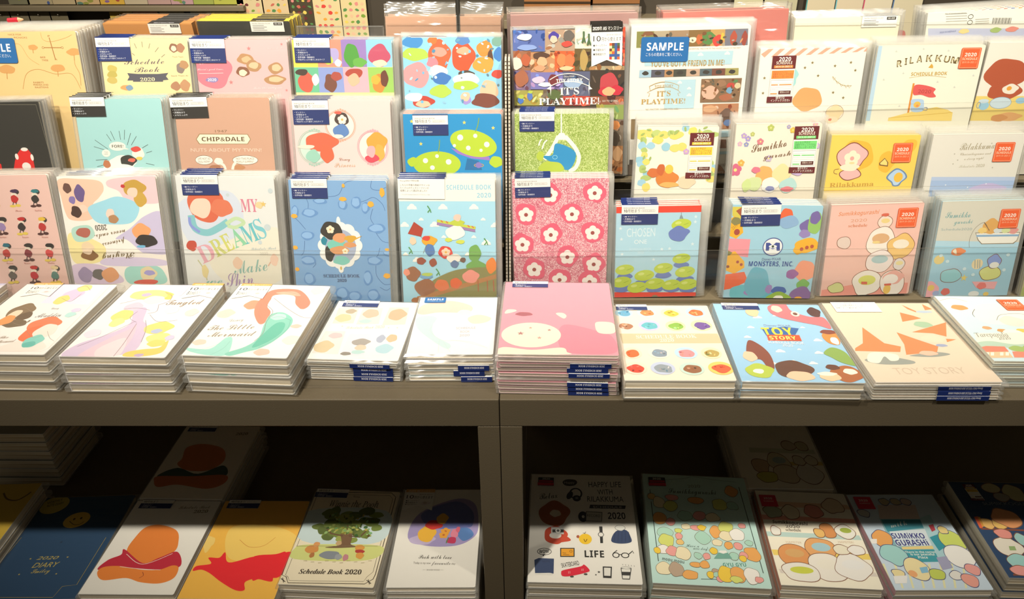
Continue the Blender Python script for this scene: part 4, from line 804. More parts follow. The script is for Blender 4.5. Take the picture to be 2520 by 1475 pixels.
planner('cornflower blue planner with white lobed medallion', True, (-0.2527,0.8809,0.9396), (0.03,76.19,-0.51), (125.8,175.1,4.6), '83add9', 'f6f2ea', 4, 'L1',
 art=[('S','43669c',0.53,[-42,152.5,-39.2,144.5,-40.6,135.1]),('S','43669c',0.53,[-13.9,153.4,1,156.9,9.8,171.5,23.3,175.6]),('S','43669c',0.53,[44.5,175.8,43.4,165.2,53.2,162.7,62.7,166.7]),('S','43669c',0.54,[21.7,145,35.2,149.2,46.1,153.3,56.5,145.3,60.1,135.9]),
  ('S','43669c',0.54,[44.1,138.5,40.8,126.3,44.5,118.2]),('S','43669c',0.54,[46.7,107.3,54.3,96.4,63.6,93.7]),('S','43669c',0.54,[-58.6,126.8,-51.1,118.7,-45,110.6]),('S','43669c',0.54,[-47.4,95.5,-49.1,81.6,-52.9,76]),
  ('S','43669c',0.54,[51.1,86.7,48,76.9,42.2,71.3]),('S','43669c',0.55,[44.6,62.9,45.3,48.9,54.4,37.6,63.4,37.7]),('S','43669c',0.55,[-36.9,70.6,-34.6,65,-39.1,59.4]),('S','43669c',0.55,[48.7,33.3,56.8,29.1,62.4,32]),
  ('b','6a97cc',-38.1,132.4,10.1,5.9,560),('b','8fb8e4',-38.7,132.9,7.7,4.2,490),('b','6a97cc',23.1,146.4,6.5,8,1010),('b','8fb8e4',22.4,146.9,4.9,5.8,390),
  ('b','6a97cc',-23.6,148,8.7,4.1,660),('b','8fb8e4',-24.2,148.5,6.6,2.9,375),('b','6a97cc',-42.9,102.4,8.8,5.9,540),('b','8fb8e4',-43.5,102.9,6.7,4.3,710),
  ('b','6a97cc',48.3,112.8,10.9,6.6,1210),('b','8fb8e4',47.6,113.3,8.3,4.8,640),('b','6a97cc',43.5,69.2,10.3,6,1190),('b','8fb8e4',42.8,69.8,7.8,4.4,955),
  ('b','6a97cc',-43.9,69.2,10.3,6.1,550),('b','8fb8e4',-44.5,69.7,7.8,4.4,950),('b','6a97cc',33.5,45.9,5.9,10.7,1125),('b','8fb8e4',32.8,46.5,4.5,7.7,1120),
  ('b','6a97cc',5.5,143.5,5.8,6.5,880),('b','8fb8e4',4.9,144.1,4.4,4.7,410),('b','6a97cc',34.8,139.8,5.1,7.3,1100),('b','8fb8e4',34.1,140.3,3.8,5.3,440),
  ('b','6a97cc',-44.3,43.8,7.4,9.2,560),('b','8fb8e4',-44.9,44.4,5.6,6.6,1130),('b','6a97cc',-1.4,24.3,9,9.3,880),('b','8fb8e4',-2.1,24.8,6.8,6.7,1270),
  ('b','6a97cc',39.9,21.8,8.2,9.3,1180),('b','8fb8e4',39.2,22.3,6.2,6.7,1290),('b','6a97cc',14.9,20.1,9,7.8,1000),('b','8fb8e4',14.2,20.7,6.8,5.6,1300),
  ('b','6a97cc',-56.7,134.9,4.3,7.3,420),('b','8fb8e4',-57.3,135.5,3.3,5.3,470),('b','6a97cc',61.7,79.8,5.9,4.5,1320),('b','8fb8e4',61,80.4,4.5,3.3,880),
  ('b','ecb040',6,150.9,4.7,2.9,3),('b','ecb040',41.7,144.5,4,4,3),('b','ecb040',57.1,160,3.2,6.1,3),('b','ecb040',-58.5,128.2,4,3,3),
  ('b','ecb040',-60.3,86.4,3.3,2.8,3),('b','ecb040',-59.8,57.1,2.7,2.8,3),('b','ecb040',59,49,4.7,3.7,3),('b','ecb040',7.6,168.2,1.9,2.7,3),
  ('b','ecb040',60.6,84.7,3,1.9,3),('e','f2f2ee',19.4,89.9,9,8.9,0),('e','f2f2ee',16,78.4,9,8.9,0),('e','f2f2ee',8,69.9,9,9,0),
  ('e','f2f2ee',-2.4,66.7,9,9,0),('e','f2f2ee',-12.4,69.7,9,9,0),('e','f2f2ee',-19.4,78.1,9,8.9,0),('e','f2f2ee',-21.4,89.5,9,8.9,0),
  ('e','f2f2ee',-17.9,100.9,8.9,8.8,0),('e','f2f2ee',-10,109.2,8.9,8.8,0),('e','f2f2ee',0.3,112.4,8.9,8.8,0),('e','f2f2ee',10.3,109.4,8.9,8.8,0),
  ('e','f2f2ee',17.3,101.2,8.9,8.8,0),('e','f2f2ee',-1,89.7,22.4,24.9,0),('e','a9b4cc',-0.4,88.3,20.4,22.9,0),('e','f2f2ee',-1.4,121.2,2.7,6.8,0),
  ('e','f2f2ee',-1.5,58.3,3.6,5.6,0),('e','d8b860',-1.5,59,1.4,2.5,0),('b','39342c',-11.3,109.5,13.5,12.3,3),('b','39342c',-15.3,79.2,6.3,11.1,5),
  ('b','7cc8b8',-5.7,90.3,12.2,8.3,4),('b','e0a070',-1.1,100,8.1,6.9,2),('b','d89a68',-2.1,83.4,12.2,5.6,6),('b','86ccc0',-0.2,69.5,10.9,5.9,8),
  ('b','d89a68',11.9,90.5,8.1,3.6,3),('b','d8a83c',13.1,99.4,7.5,4.1,2),('p','d8a83c',[19.2,99.5,28.9,103,26,100.9,19.1,97.2]),('e','d8a83c',12.9,95.3,4.1,1.4,0),
  ('b','2a8aa0',-21.7,95.7,4.1,5.5,4),('f','f2e4c8',-12.6,110.9,5.4,'e0a070'),('f','f2e4c8',5.3,82.1,4.1,'d8a83c'),('t','52658c','SCHEDULE BOOK',-25.6,46.4,22.5,46.8,4.3,'r'),
  ('t','52658c','2020',-7.4,40.5,4.7,40.6,4.0,'r')],
 tags=[('label_band',[('m','jl',-59.3,177.5,46.0,0.5,3,'navy','B6 マンスリー')])], m=(3,9,6,3), cl=1)
planner('light sky planner with SCHEDULE BOOK 2020 in pale blue', True, (-0.1103,0.8810,0.9391), (-0.01,76.27,0.08), (124.9,176.6,4.6), 'a9d9ec', 'f6f2ea', 4, 'L1',
 art=[('p','f3eee4',[-62.4,177.3,63.5,177.1,63,148.4,-63.9,148.6]),('t','97cbe0','SCHEDULE BOOK',-0.3,163.3,57.4,163.6,6.1,'B'),('t','97cbe0','2020',38.8,153,57.2,153.3,5.9,'B'),('c','f7f4ec',-46,138.6,7),
  ('c','f7f4ec',-5.7,138.6,6.7),('c','f7f4ec',34.5,138.5,6.7),('c','f7f4ec',-56.4,115.6,6.2),('c','f7f4ec',-34.5,123.7,3.5),
  ('c','f7f4ec',-17.3,115.6,6.7),('c','f7f4ec',46.3,123.6,3.5),('c','f7f4ec',61.6,114.8,6.1),('c','f7f4ec',33.6,100.4,3.5),
  ('c','f7f4ec',-5.7,100.5,3.5),('c','f7f4ec',-42.2,68.6,6.3),('c','f7f4ec',49.7,91.5,6.8),('c','f7f4ec',-56.9,77,4.1),
  ('c','f7f4ec',24.9,76.9,4.1),('s','5a9a58',1.61,[-25.7,142.6,-22.5,137.9,-25.6,133.9]),('s','5a9a58',1.34,[-22.5,137.9,-21.3,133.9]),('s','5a9a58',1.63,[47.2,99.7,50.5,94.9,47.4,90.8]),
  ('s','5a9a58',1.36,[50.5,94.9,51.8,90.8]),('s','5a9a58',1.63,[-52.3,88.1,-49.1,83.3,-52.3,79.1]),('s','5a9a58',1.36,[-49.1,83.3,-47.9,79.1]),('s','5a9a58',1.64,[-17.3,58.8,-14,53.9,-17.2,49.6]),
  ('s','5a9a58',1.37,[-14,53.9,-12.8,49.6]),('p','b0402c',[-52.8,106,-44,121.7,-32.3,112.9,-35.4,101.9]),('s','8a7050',0.41,[-35.4,101.9,-29.1,90.9,-33.6,79.8]),('b','e0a830',-24.8,96.4,10.2,6.3,4),
  ('b','d84838',-28.7,99.8,4.9,3.6,2),('b','5a80b8',-24.6,83.9,6,8.6,3),('b','a0523a',-36.7,69.3,6,4.8,5),('b','a0523a',-21.1,67.2,4.9,5.6,6),
  ('b','f2cdb0',-46.5,96.4,4.1,5.5,3),('p','a080b0',[-14.5,117.6,35.8,108,35.3,112.8,-13.7,121.7]),('p','c4d24c',[-13.6,124.8,36.4,115.2,35.8,111.7,-14.1,121.3]),('b','f0f0ea',9.4,107.3,12.2,9.6,6),
  ('b','c0cc48',12.5,120.3,9.4,4.1,4),('b','d0d858',0.4,97.7,4.6,2.8,3),('b','d0d858',15.9,95,5.4,2.8,2),('b','f0c8b8',12.7,127.1,4.6,4.9,2),
  ('s','d85048',1.21,[-8.9,123.4,-6.3,121]),('s','d85048',1.21,[-2.2,122.2,0.4,119.8]),('s','d85048',1.21,[25.9,117,28.5,114.6]),('s','d85048',1.21,[31.3,116,33.9,113.6]),
  ('b','d8483c',-4.2,81.1,9,8.6,3),('f','f4d0b8',-3.6,81.1,6,'e8b040'),('b','f2eee4',7.1,72.8,9.6,6.1,6),('b','6a80a8',7.5,65.1,5.5,4.8,4),
  ('b','7a5a4a',18.6,70.7,3.6,3.6,2),('b','78ac58',34.5,79.7,8.2,11.1,7),('b','78ac58',35.5,61.5,13,8.4,4),('P','8f8a54',[-27,37.6,-8.7,50.3,19,58.7,62.8,57.3,63,20.3,-30.6,16.1]),
  ('p','b8804c',[-44.3,20.5,62.8,51.6,63.8,46,-43.2,14]),('b','b0703c',-45.9,15.4,5.5,4.3,2),('b','a06a48',-48.4,51.8,9.6,9.9,5),('b','a06a48',-32.7,33.3,13.8,11.4,6),
  ('b','f09a80',-56.6,53.9,4.1,4.8,3),('b','e07848',-10.5,36.1,9.1,8.3,3),('b','e06838',8.2,39,7.7,7.1,5),('b','ec9888',28.4,48.1,11.3,8.5,4),
  ('b','ee8a38',56.1,62.9,6.8,10.7,6),('b','7aa8d0',-30.7,48.9,8.2,4.2,3),('b','b8cc60',-29.3,51,6.9,2.5,2),('s','b0603c',1.38,[37.9,43.2,38.2,27.5]),
  ('s','b0603c',1.38,[50.3,43.2,50.7,27.5]),('s','b0603c',1.38,[58.5,43.2,59,27.5])],
 tags=[('label_band',[('m','dd',-62.6,178.6,60.3,-0.7,0)])], m=(3,7,6,3), cl=1)
planner('brown kraft notebook in crinkled clear sleeve', True, (-0.5180,1.0900,1.1529), (-0.00,95.00,-0.00), (119.7,128.3,16.0), 'c98a48', 'c98a48', 4, 'L4',
 art=[],
 tags=[('label_band',[('m','bw',0.8,128.2,42.8,0.0,'SB-010')])], m=(2,3,2.5,3), cp=1)
planner('black notebook with bright yellow page edges', True, (-0.3886,1.0909,1.1529), (0.00,95.00,0.00), (124.4,131.2,16.0), '36342c', 'e8c83c', 3, 'L4',
 art=[],
 tags=[('label_band',[('m','bw',9.2,130.9,44.8,0.0,'SB-009')])], m=(4,6,2.5,3), yel=1)
planner('empty clear plastic pouch behind the colour-square planners', True, (-0.2592,1.0394,1.1510), (-0.00,77.00,-0.00), (113.8,125.5,6.0), 'cfc6b0', 'f6f2ea', 1, 'L4',
 art=[],
 tags=[], m=(2,2,2,2), bare=1)
planner('tan notebook in glossy bag with hanging hole', True, (-0.1199,1.0496,1.1510), (-0.00,77.00,-0.00), (154.7,137.1,16.0), 'cf9f7e', 'cf9f7e', 2, 'L4',
 art=[('e','d08a68',-4,146.8,3.8,3.3,0)],
 tags=[], m=(2,3,16,3), bag=1)
planner('dark photo-collage planner with white PLAYTIME lettering', True, (0.0519,1.0011,1.0858), (0.01,82.82,1.37), (146.4,194.7,4.6), '453526', 'f6f2ea', 4, 'R3',
 art=[('p','5a70b4',[-72.5,194.5,-30.9,193.5,-31.4,167.4,-73.3,168.4]),('n','5a70b4',[-71.6,193.7,-31.8,192.7,-32.3,168.3,-72.4,169.3],16,1.36,5.12,340),('p','b89a80',[-30.9,194.5,8,193.6,8,167.2,-31.4,168.1]),('n','b89a80',[-30,193.7,7.1,192.8,7.1,168.1,-30.5,169],16,1.36,5.12,610),
  ('p','dfe6d2',[8,195,29.8,194.5,29.9,169.6,8,170.1]),('n','dfe6d2',[8.9,194.1,28.9,193.7,29,170.4,8.9,170.9],16,1.35,5.12,860),('p','a06a4c',[-73.3,169.1,-50,168.6,-50.6,143.9,-74.1,144.4]),('n','a06a4c',[-72.4,168.3,-50.9,167.7,-51.5,144.8,-73.2,145.3],16,1.37,5.17,518),
  ('p','7a6a90',[-74.1,144.4,-50.6,143.9,-51.2,118.7,-75,119.3]),('n','7a6a90',[-73.3,143.5,-51.6,143,-52.1,119.6,-74,120.1],16,1.38,5.22,688),('p','c48e62',[-50,167.1,-18.5,166.4,-18.9,140.9,-50.7,141.7]),('n','c48e62',[-49.1,166.3,-19.5,165.5,-19.8,141.8,-49.7,142.5],16,1.37,5.18,682),
  ('p','d8622e',[-18.5,167.8,7.5,167.2,7.5,141.7,-18.8,142.4]),('n','d8622e',[-17.6,166.9,6.6,166.4,6.5,142.6,-17.9,143.2],16,1.37,5.17,880),('p','6a5528',[7.5,170.1,28.4,169.6,28.5,142,7.5,142.5]),('n','6a5528',[8.4,169.2,27.5,168.7,27.6,142.9,8.4,143.3],16,1.37,5.17,1032),
  ('p','a8906a',[28.5,147.8,73.5,146.8,73.6,140.9,28.5,142]),('n','a8906a',[29.4,146.9,72.6,145.9,72.7,141.8,29.5,142.8],16,1.37,5.19,1320),('p','7d78b8',[-50.7,141.7,-8.2,140.6,-8.3,118.9,-51.2,119.9]),('n','7d78b8',[-49.8,140.8,-9.1,139.8,-9.3,119.8,-50.3,120.8],16,1.38,5.22,857),
  ('p','5a5f7c',[-8.1,141.8,27.8,141,27.9,108.5,-8.4,109.4]),('n','5a5f7c',[-7.2,140.9,26.9,140.1,27,109.5,-7.5,110.3],16,1.38,5.23,1127),('p','3a2a1c',[27.8,142.7,73.1,141.6,74.2,96.1,28,97.2]),('n','3a2a1c',[28.7,141.8,72.3,140.8,73.2,97,28.9,98.1],16,1.39,5.24,1350),
  ('p','a9a24e',[-74.7,119.2,-34.6,118.3,-34.9,98.4,-75.4,99.4]),('n','a9a24e',[-73.8,118.3,-35.5,117.4,-35.9,99.3,-74.4,100.2],16,1.39,5.27,860),('p','6c5a46',[-34.6,119.5,-8.3,118.9,-8.5,98.8,-34.9,99.5]),('n','6c5a46',[-33.6,118.6,-9.3,118,-9.4,99.8,-34,100.3],16,1.39,5.26,1112),
  ('p','b83826',[-8.4,110.2,27.9,109.3,28,96.9,-8.5,97.8]),('n','b83826',[-7.5,109.2,27,108.4,27.1,97.8,-7.6,98.6],16,1.4,5.27,1340),('p','8a4a30',[28.7,109,73.3,107.9,73.5,96.9,28.8,97.9]),('n','8a4a30',[29.7,108,72.4,107,72.6,97.8,29.7,98.8],16,1.4,5.27,1582),
  ('p','c8482c',[70.2,194.9,73.2,194.8,74.2,148.2,71.2,148.3]),('n','c8482c',[71.1,194.1,72.3,194,73.3,149.1,72.1,149.1],16,1.36,5.14,1265),('p','8a9a50',[36.5,97.7,73.5,96.9,73.9,77.7,36.7,78.6]),('n','8a9a50',[37.5,96.8,72.6,96,73,78.7,37.6,79.5],16,1.4,5.3,1705),
  ('p','7a6a58',[36.7,78.6,73.3,77.7,74.1,41.8,37,42.7]),('n','7a6a58',[37.6,77.7,72.4,76.8,73.1,42.8,37.9,43.7],16,1.42,5.36,1830),('p','b07a4a',[37,42.7,73.5,41.9,74.3,3.4,37.3,4.3]),('n','b07a4a',[38,41.8,72.5,40.9,73.3,4.4,38.3,5.2],16,1.44,5.43,2060),
  ('b','e8e6ee',-57.4,185.9,9,4.3,2),('b','8fa8e0',-54.7,173,12.1,3.7,3),('b','4a3aa0',-19.8,185.8,6.8,5.7,4),('b','e0c8b0',-19.8,182.2,4.5,4.8,3),
  ('b','6a625a',-0.2,186,6.8,7.1,5),('b','d84a3c',-2.6,176.1,6.8,3.7,6),('b','eadcd0',-69,153.1,7,8,3),('b','c0603a',-56.7,157.2,6.1,7.3,4),
  ('b','b06a4a',-63.4,133.9,9.2,10.4,6),('b','5a3a28',-36.8,162.5,10.6,4.3,5),('b','e8b48a',-35.4,154.5,6.4,6.6,3),('b','d8a078',-38.6,146.5,7.6,3.8,4),
  ('b','f08a50',-9.5,156,6.1,8.7,3),('b','f07a48',0.3,154.3,6.1,9,7),('b','f0c89a',-3.5,145.7,9.2,2.6,4),('b','b89a58',19.4,155.3,5.2,13.1,5),
  ('b','c04048',52.5,125.1,12.3,13.4,7),('b','c8243c',48.8,114.8,9.6,6.3,3),('b','c8243c',62.6,116,9.3,6.3,4),('b','d8b080',52.6,114.7,8.6,5.4,4),
  ('b','d8c8e0',-40.5,131.8,8.4,4.4,6),('b','e8e8f0',-31.4,125.7,9.2,3,3),('b','7a2a30',-20.5,131.3,6.9,7.4,3),('b','5a7ac0',-52.5,111.2,3.4,6,3),
  ('b','4a78c8',-65,106.2,3.7,5.1,3),('b','b8c850',-64.1,110.7,3.7,3,2),('b','b8c850',-51.6,116.4,3.1,2.1,2),('b','5a6a38',-19.2,111.9,9.3,6,4),
  ('b','a0b8d8',5.6,126.3,12.3,5.9,4),('b','d88a48',61.9,70.3,6.3,6.2,3),('b','50402e',62.2,51.6,6.3,9.4,4),('b','e0b080',65.7,30.9,6.4,9.6,4),
  ('s','4a6a40',2.4,[19.3,191.2,19.3,184.1,17.5,177]),('s','4a6a40',2.11,[19.3,184.1,21.4,177.2]),('s','4a6a40',2.4,[26,188.2,26.1,181.1,24.3,174]),('s','4a6a40',2.11,[26.1,181.1,28.2,174.2]),
  ('S','f4f0e8',1.07,[-25.9,131.5,-14.3,137.1,0.3,138.8,14.8,136.4,26.3,130.2]),('S','f4f0e8',1.08,[-25.2,123.3,-14.4,127.5,0.2,129.1,14.8,126.8,27.1,122]),('p','f4f0e8',[-26.7,131.5,-25.2,123.3,-29.9,119.7,-25.3,118.8,-24.7,110.5,-23.7,121]),('p','f4f0e8',[26.8,130.2,27.4,122,31,118.5,26.4,117.6,26.4,110.8,25.6,119.8]),
  ('t','f4f0e8','TOY STORY',-17.2,127.6,17.9,128.2,4.5,'B'),('t','e8e4da','Disney·PIXAR',-6.7,134.3,7.1,134.4,2.1,''),('t','f6f2ea','IT\'S',-12.3,111.7,13.2,111.9,9.6,'r'),('t','f6f2ea','PLAYTIME!',-40.7,99.1,40,98.4,9.4,'r'),
  ('t','e8e0d0','GO TO GOING',44.3,101.3,65.2,101.4,2.4,'')],
 tags=[('ribbon_tag',[('m','rt',29.4,200.1,40.3,0.0,'black','2020年 A5 マンスリー','1')])], m=(3,6,6,3), cl=1)
planner('white A5 planner with SAMPLE sticker and photo strips', True, (0.2090,1.0164,1.0852), (0.26,87.27,0.89), (155.0,198.0,4.6), 'f5f0e6', 'f6f2ea', 4, 'R3',
 art=[('p','8a8a4a',[-70.4,192,-47.9,192.2,-47.6,171.7,-70.3,171.5]),('p','b8a88a',[-47.9,192.2,-28.4,192.4,-28,171.9,-47.6,171.7]),('p','a88a6a',[-28.4,192.4,-2.9,192.7,-2.2,172.1,-28,171.9]),('p','8a6a3a',[-2.9,192.7,25.5,192.9,26.5,172.3,-2.2,172.1]),
  ('p','c8a060',[25.5,192.9,44.2,193.1,45.4,172.4,26.5,172.3]),('p','7a7a86',[44.2,193.1,73.9,193.4,75.3,172.7,45.4,172.4]),('b','8a5a3a',-55.2,189.3,6.8,2.9,3),('b','5a8a48',23.5,182.3,9.1,7.9,5),
  ('b','c86a3a',11.5,181,4.2,6.5,3),('b','d8483c',35.8,179.2,6.8,7.2,6),('b','e8e0c8',2.5,180.5,5.1,3.8,2),('b','b8543c',55.9,181.8,4.5,8.7,4),
  ('b','a04838',70.2,181.5,3.9,8.7,4),('b','d8c048',41.4,183.4,2.1,5.8,3),('n','8a6a4c',[-68,190.2,71.8,187.9,73.6,172.1,-67.3,174.4],34,1.21,3.92,9),('t','bcae92','ADVENTURE. WELCOME TO THE WILDEST GALAXY IN THE WEST.',-1.1,168.5,67.1,168.9,1.6,''),
  ('p','b9dbe6',[-59.3,165.5,57.5,166.1,57,149,-58.4,148.6]),('c','f7f4ec',-27.9,162.1,3),('c','f7f4ec',14.8,160.7,4),('c','f7f4ec',49.7,161.6,4),
  ('c','f7f4ec',-38.1,154.2,2.7),('c','f7f4ec',7.9,152,2.4),('t','b5985c','YOU\'VE GOT A FRIEND IN ME!',-50.2,147.3,47.2,147.6,7.4,'b'),('p','a8c8dc',[-64.7,143.4,-48.9,143.5,-49,133.7,-64.9,133.5]),
  ('b','3f3a34',-56.6,139.1,4.3,2.7,1172),('p','5a5a68',[-48.9,143.5,-31.3,143.5,-31.3,133.9,-49,133.7]),('b','3f3a34',-39.9,139.1,4.3,2.7,1275),('p','b88a60',[-31.3,143.5,-19.4,143.6,-19.3,134.1,-31.3,133.9]),
  ('b','3f3a34',-25.1,139.2,4.3,2.7,1390),('p','4a4a40',[-19.4,143.6,-2.5,143.7,-2.4,134.3,-19.3,134.1]),('b','3f3a34',-10.6,139.2,4.3,2.7,1468),('p','c8a890',[-2.5,143.7,15.4,143.8,15.6,134.5,-2.4,134.3]),
  ('b','3f3a34',6.8,139.2,4.3,2.7,1578),('p','5a6a70',[15.4,143.8,31.5,143.9,31.7,134.8,15.6,134.5]),('b','3f3a34',23.9,139.3,4.3,2.7,1695),('p','7a4a3a',[31.5,143.9,49.1,143.9,49.4,135,31.7,134.8]),
  ('b','3f3a34',40.7,139.3,4.3,2.7,1800),('p','a8a060',[49.1,143.9,66.7,144,67.1,135.2,49.4,135]),('b','3f3a34',58.4,139.4,4.3,2.7,1915),('p','bcdce8',[-30.5,129.9,11.2,130.3,11.1,92.1,-28.8,91.9]),
  ('c','f7f4ec',-10.1,125.4,3.4),('c','f7f4ec',2.9,117.6,3.1),('c','f7f4ec',3.6,108.4,3.7),('c','f7f4ec',-14.4,97.9,2.8),
  ('S','c8a664',0.62,[-50.4,122.3,-41,126.2,-31.9,127.6,-21,126.3,-11.1,122.7]),('S','c8a664',0.62,[-49,116.2,-40.7,119.8,-31.4,120.9,-20.5,120.1,-11.8,116.3]),('s','c8a664',0.62,[-50.4,122.3,-49,116.2,-53.1,113.9,-49.3,112.7,-50.9,108.5]),('s','c8a664',0.62,[-11.1,122.7,-11.8,116.3,-8.4,113.2,-11.9,112.3,-10.1,108.6]),
  ('t','c2a05c','TOY STORY',-43.5,120.2,-18.3,121,3.4,''),('t','c2a05c','IT\'S',-40,108.8,-21.4,109.1,7.1,'r'),('t','c2a05c','PLAYTIME!',-60.6,98.7,-1.1,98.9,6.8,'r'),('t','b8a888','NO MATTER WHERE YOU ARE,',-53.9,90.5,-9.2,90.8,2.2,''),
  ('p','8a6a4c',[18.5,130.6,72.4,131,71.5,99.6,19.1,99.7]),('b','e8b8a0',31.3,112.5,11.2,8.5,4),('b','a0785a',45.6,124.5,6.2,4.6,3),('b','c8483c',58.3,121.2,5.3,4,3),
  ('b','7aa8c8',57.4,115.2,4,4.6,2),('b','d8c8a0',67.6,121.1,4,4,3),('b','5a8a58',63.9,127.2,3.4,2.1,2),('b','b06a4a',53.7,106,9.4,4.6,6),
  ('n','8a6a4c',[19.7,129.4,68.4,128.6,71.3,101.1,22.1,101.9],22,0.93,3.11,4),('p','b8805a',[22.9,97.3,71.7,97.7,73,63.5,25.4,62.7]),('n','b8805a',[24.9,96.5,68.8,95.8,72,65.1,27.5,65.8],22,1.26,4.1,6),('b','6a4a3a',56.1,81.1,9.5,9.5,4),
  ('b','5a7ab0',58.7,71.6,4.8,4.8,2),('b','d8a880',33.2,90.9,9.4,4.7,5),('p','bcdce8',[48.6,60.7,65.3,60.7,64.6,52.4,49.5,51.8]),('p','9a6a50',[49.8,48.6,59.4,48.4,60.6,36.2,50.9,36.4]),
  ('p','bcdce8',[51.4,31.5,65.8,32.1,65.5,28,51.8,27.4]),('p','8a7048',[-73,78.6,-66.7,78.5,-65.4,51.3,-72.6,51.5]),('p','4a4038',[-73,22.1,-65.7,21.9,-65,6.9,-73.2,7.1]),('p','b8805a',[50.9,14.3,57.1,9.8,63.8,0.7,54.9,-12.8,50.8,-12.7,49.5,0.9]),
  ('t','f0e4d0','ERTY',51,0.1,60.2,0,3.0,''),('t','8a6a4c','TOYS',53.1,9.1,63.1,10.4,5.2,'S'),('p','6a5848',[-75,15,-67.1,14.8,-67.2,-4.6,-74.2,-4.5])],
 tags=[('sample_sticker',[('m','ss',-64,185.1,62.3,-0.5)])], m=(2,7,7,3), cl=1)
planner('white planner with coral diagonal stripe band', True, (0.3711,1.0091,1.0852), (0.06,85.50,0.96), (138.5,171.0,4.6), 'f6f0e4', 'f6f2ea', 4, 'R3',
 art=[('p','f2ab90',[-68.4,164.2,-63.4,160,-52.5,170.9,-59.3,170.7]),('p','f2ab90',[-55.1,160.5,-48.3,160.6,-37.4,170.9,-44.2,170.7]),('p','f2ab90',[-40,161.1,-33.2,161.3,-22.4,170.9,-29.1,170.8]),('p','f2ab90',[-24.9,161.7,-18.1,161.9,-7.3,171,-14,170.8]),
  ('p','f2ab90',[-9.9,162.3,-3.1,162.5,7.8,171,1.1,170.8]),('p','f2ab90',[5.2,162.9,12,163.1,22.9,171,16.1,170.9]),('p','f2ab90',[20.2,163.5,27,163.7,38,171.1,31.2,170.9]),('p','f2ab90',[35.3,164.2,42.1,164.3,53.1,171.1,46.3,170.9]),
  ('p','f2ab90',[50.3,164.8,57.1,165,68.1,171.1,61.4,171]),('p','f2ab90',[65.3,165.4,70.1,165.6,69.4,171.4,69.5,171.1]),('*','8a7a48',0.6,152.5,2.3),('*','8a7a48',30.9,147.9,2.3),
  ('*','8a7a48',51.2,151.9,2.3),('*','8a7a48',10.3,135.7,2.3),('*','8a7a48',58.6,141.8,2.3),('*','8a7a48',-60.5,133.9,2.3),
  ('*','8a7a48',-60.3,114.3,2.3),('*','8a7a48',33.5,113.5,2.3),('*','8a7a48',48.1,106.4,2.3),('*','8a7a48',-8.5,146.3,2.3),
  ('S','b8a268',0.61,[29.9,134.6,36.3,127.8,46.4,122.3,56.9,121.9]),('s','b8a268',0.46,[29.4,134,32.2,129.5,34.1,133]),('s','b8a268',0.46,[34.7,129.1,37.6,124.6,39.5,128.2]),('s','b8a268',0.46,[40.6,125.6,43.5,121,45.4,124.6]),
  ('s','b8a268',0.46,[47.1,123.5,50,119,51.9,122.5]),('s','b8a268',0.46,[51.4,123.5,54.3,118.9,56.2,122.5]),('b','e0a868',0.2,105,18.7,16.2,3),('b','f2dcb0',39.5,86.6,11.3,9.7,4),
  ('o','b89060',39.5,86.6,11.9,10.4,0.47),('P','a8dcdc',[-21.9,144.4,-15.5,138.3,-18.1,132.4,-18.1,126.4,-21.3,124.2]),('b','f0e0c0',35.4,77.4,9.4,4.7,3),('b','d8806a',34.6,77.4,2.2,1.9,2)],
 tags=[('hang_tag',[('m','mt',-52.9,162,31.2,0.4,'orange','予定をタスクごとに','便利な')])], m=(5,7,7,3))
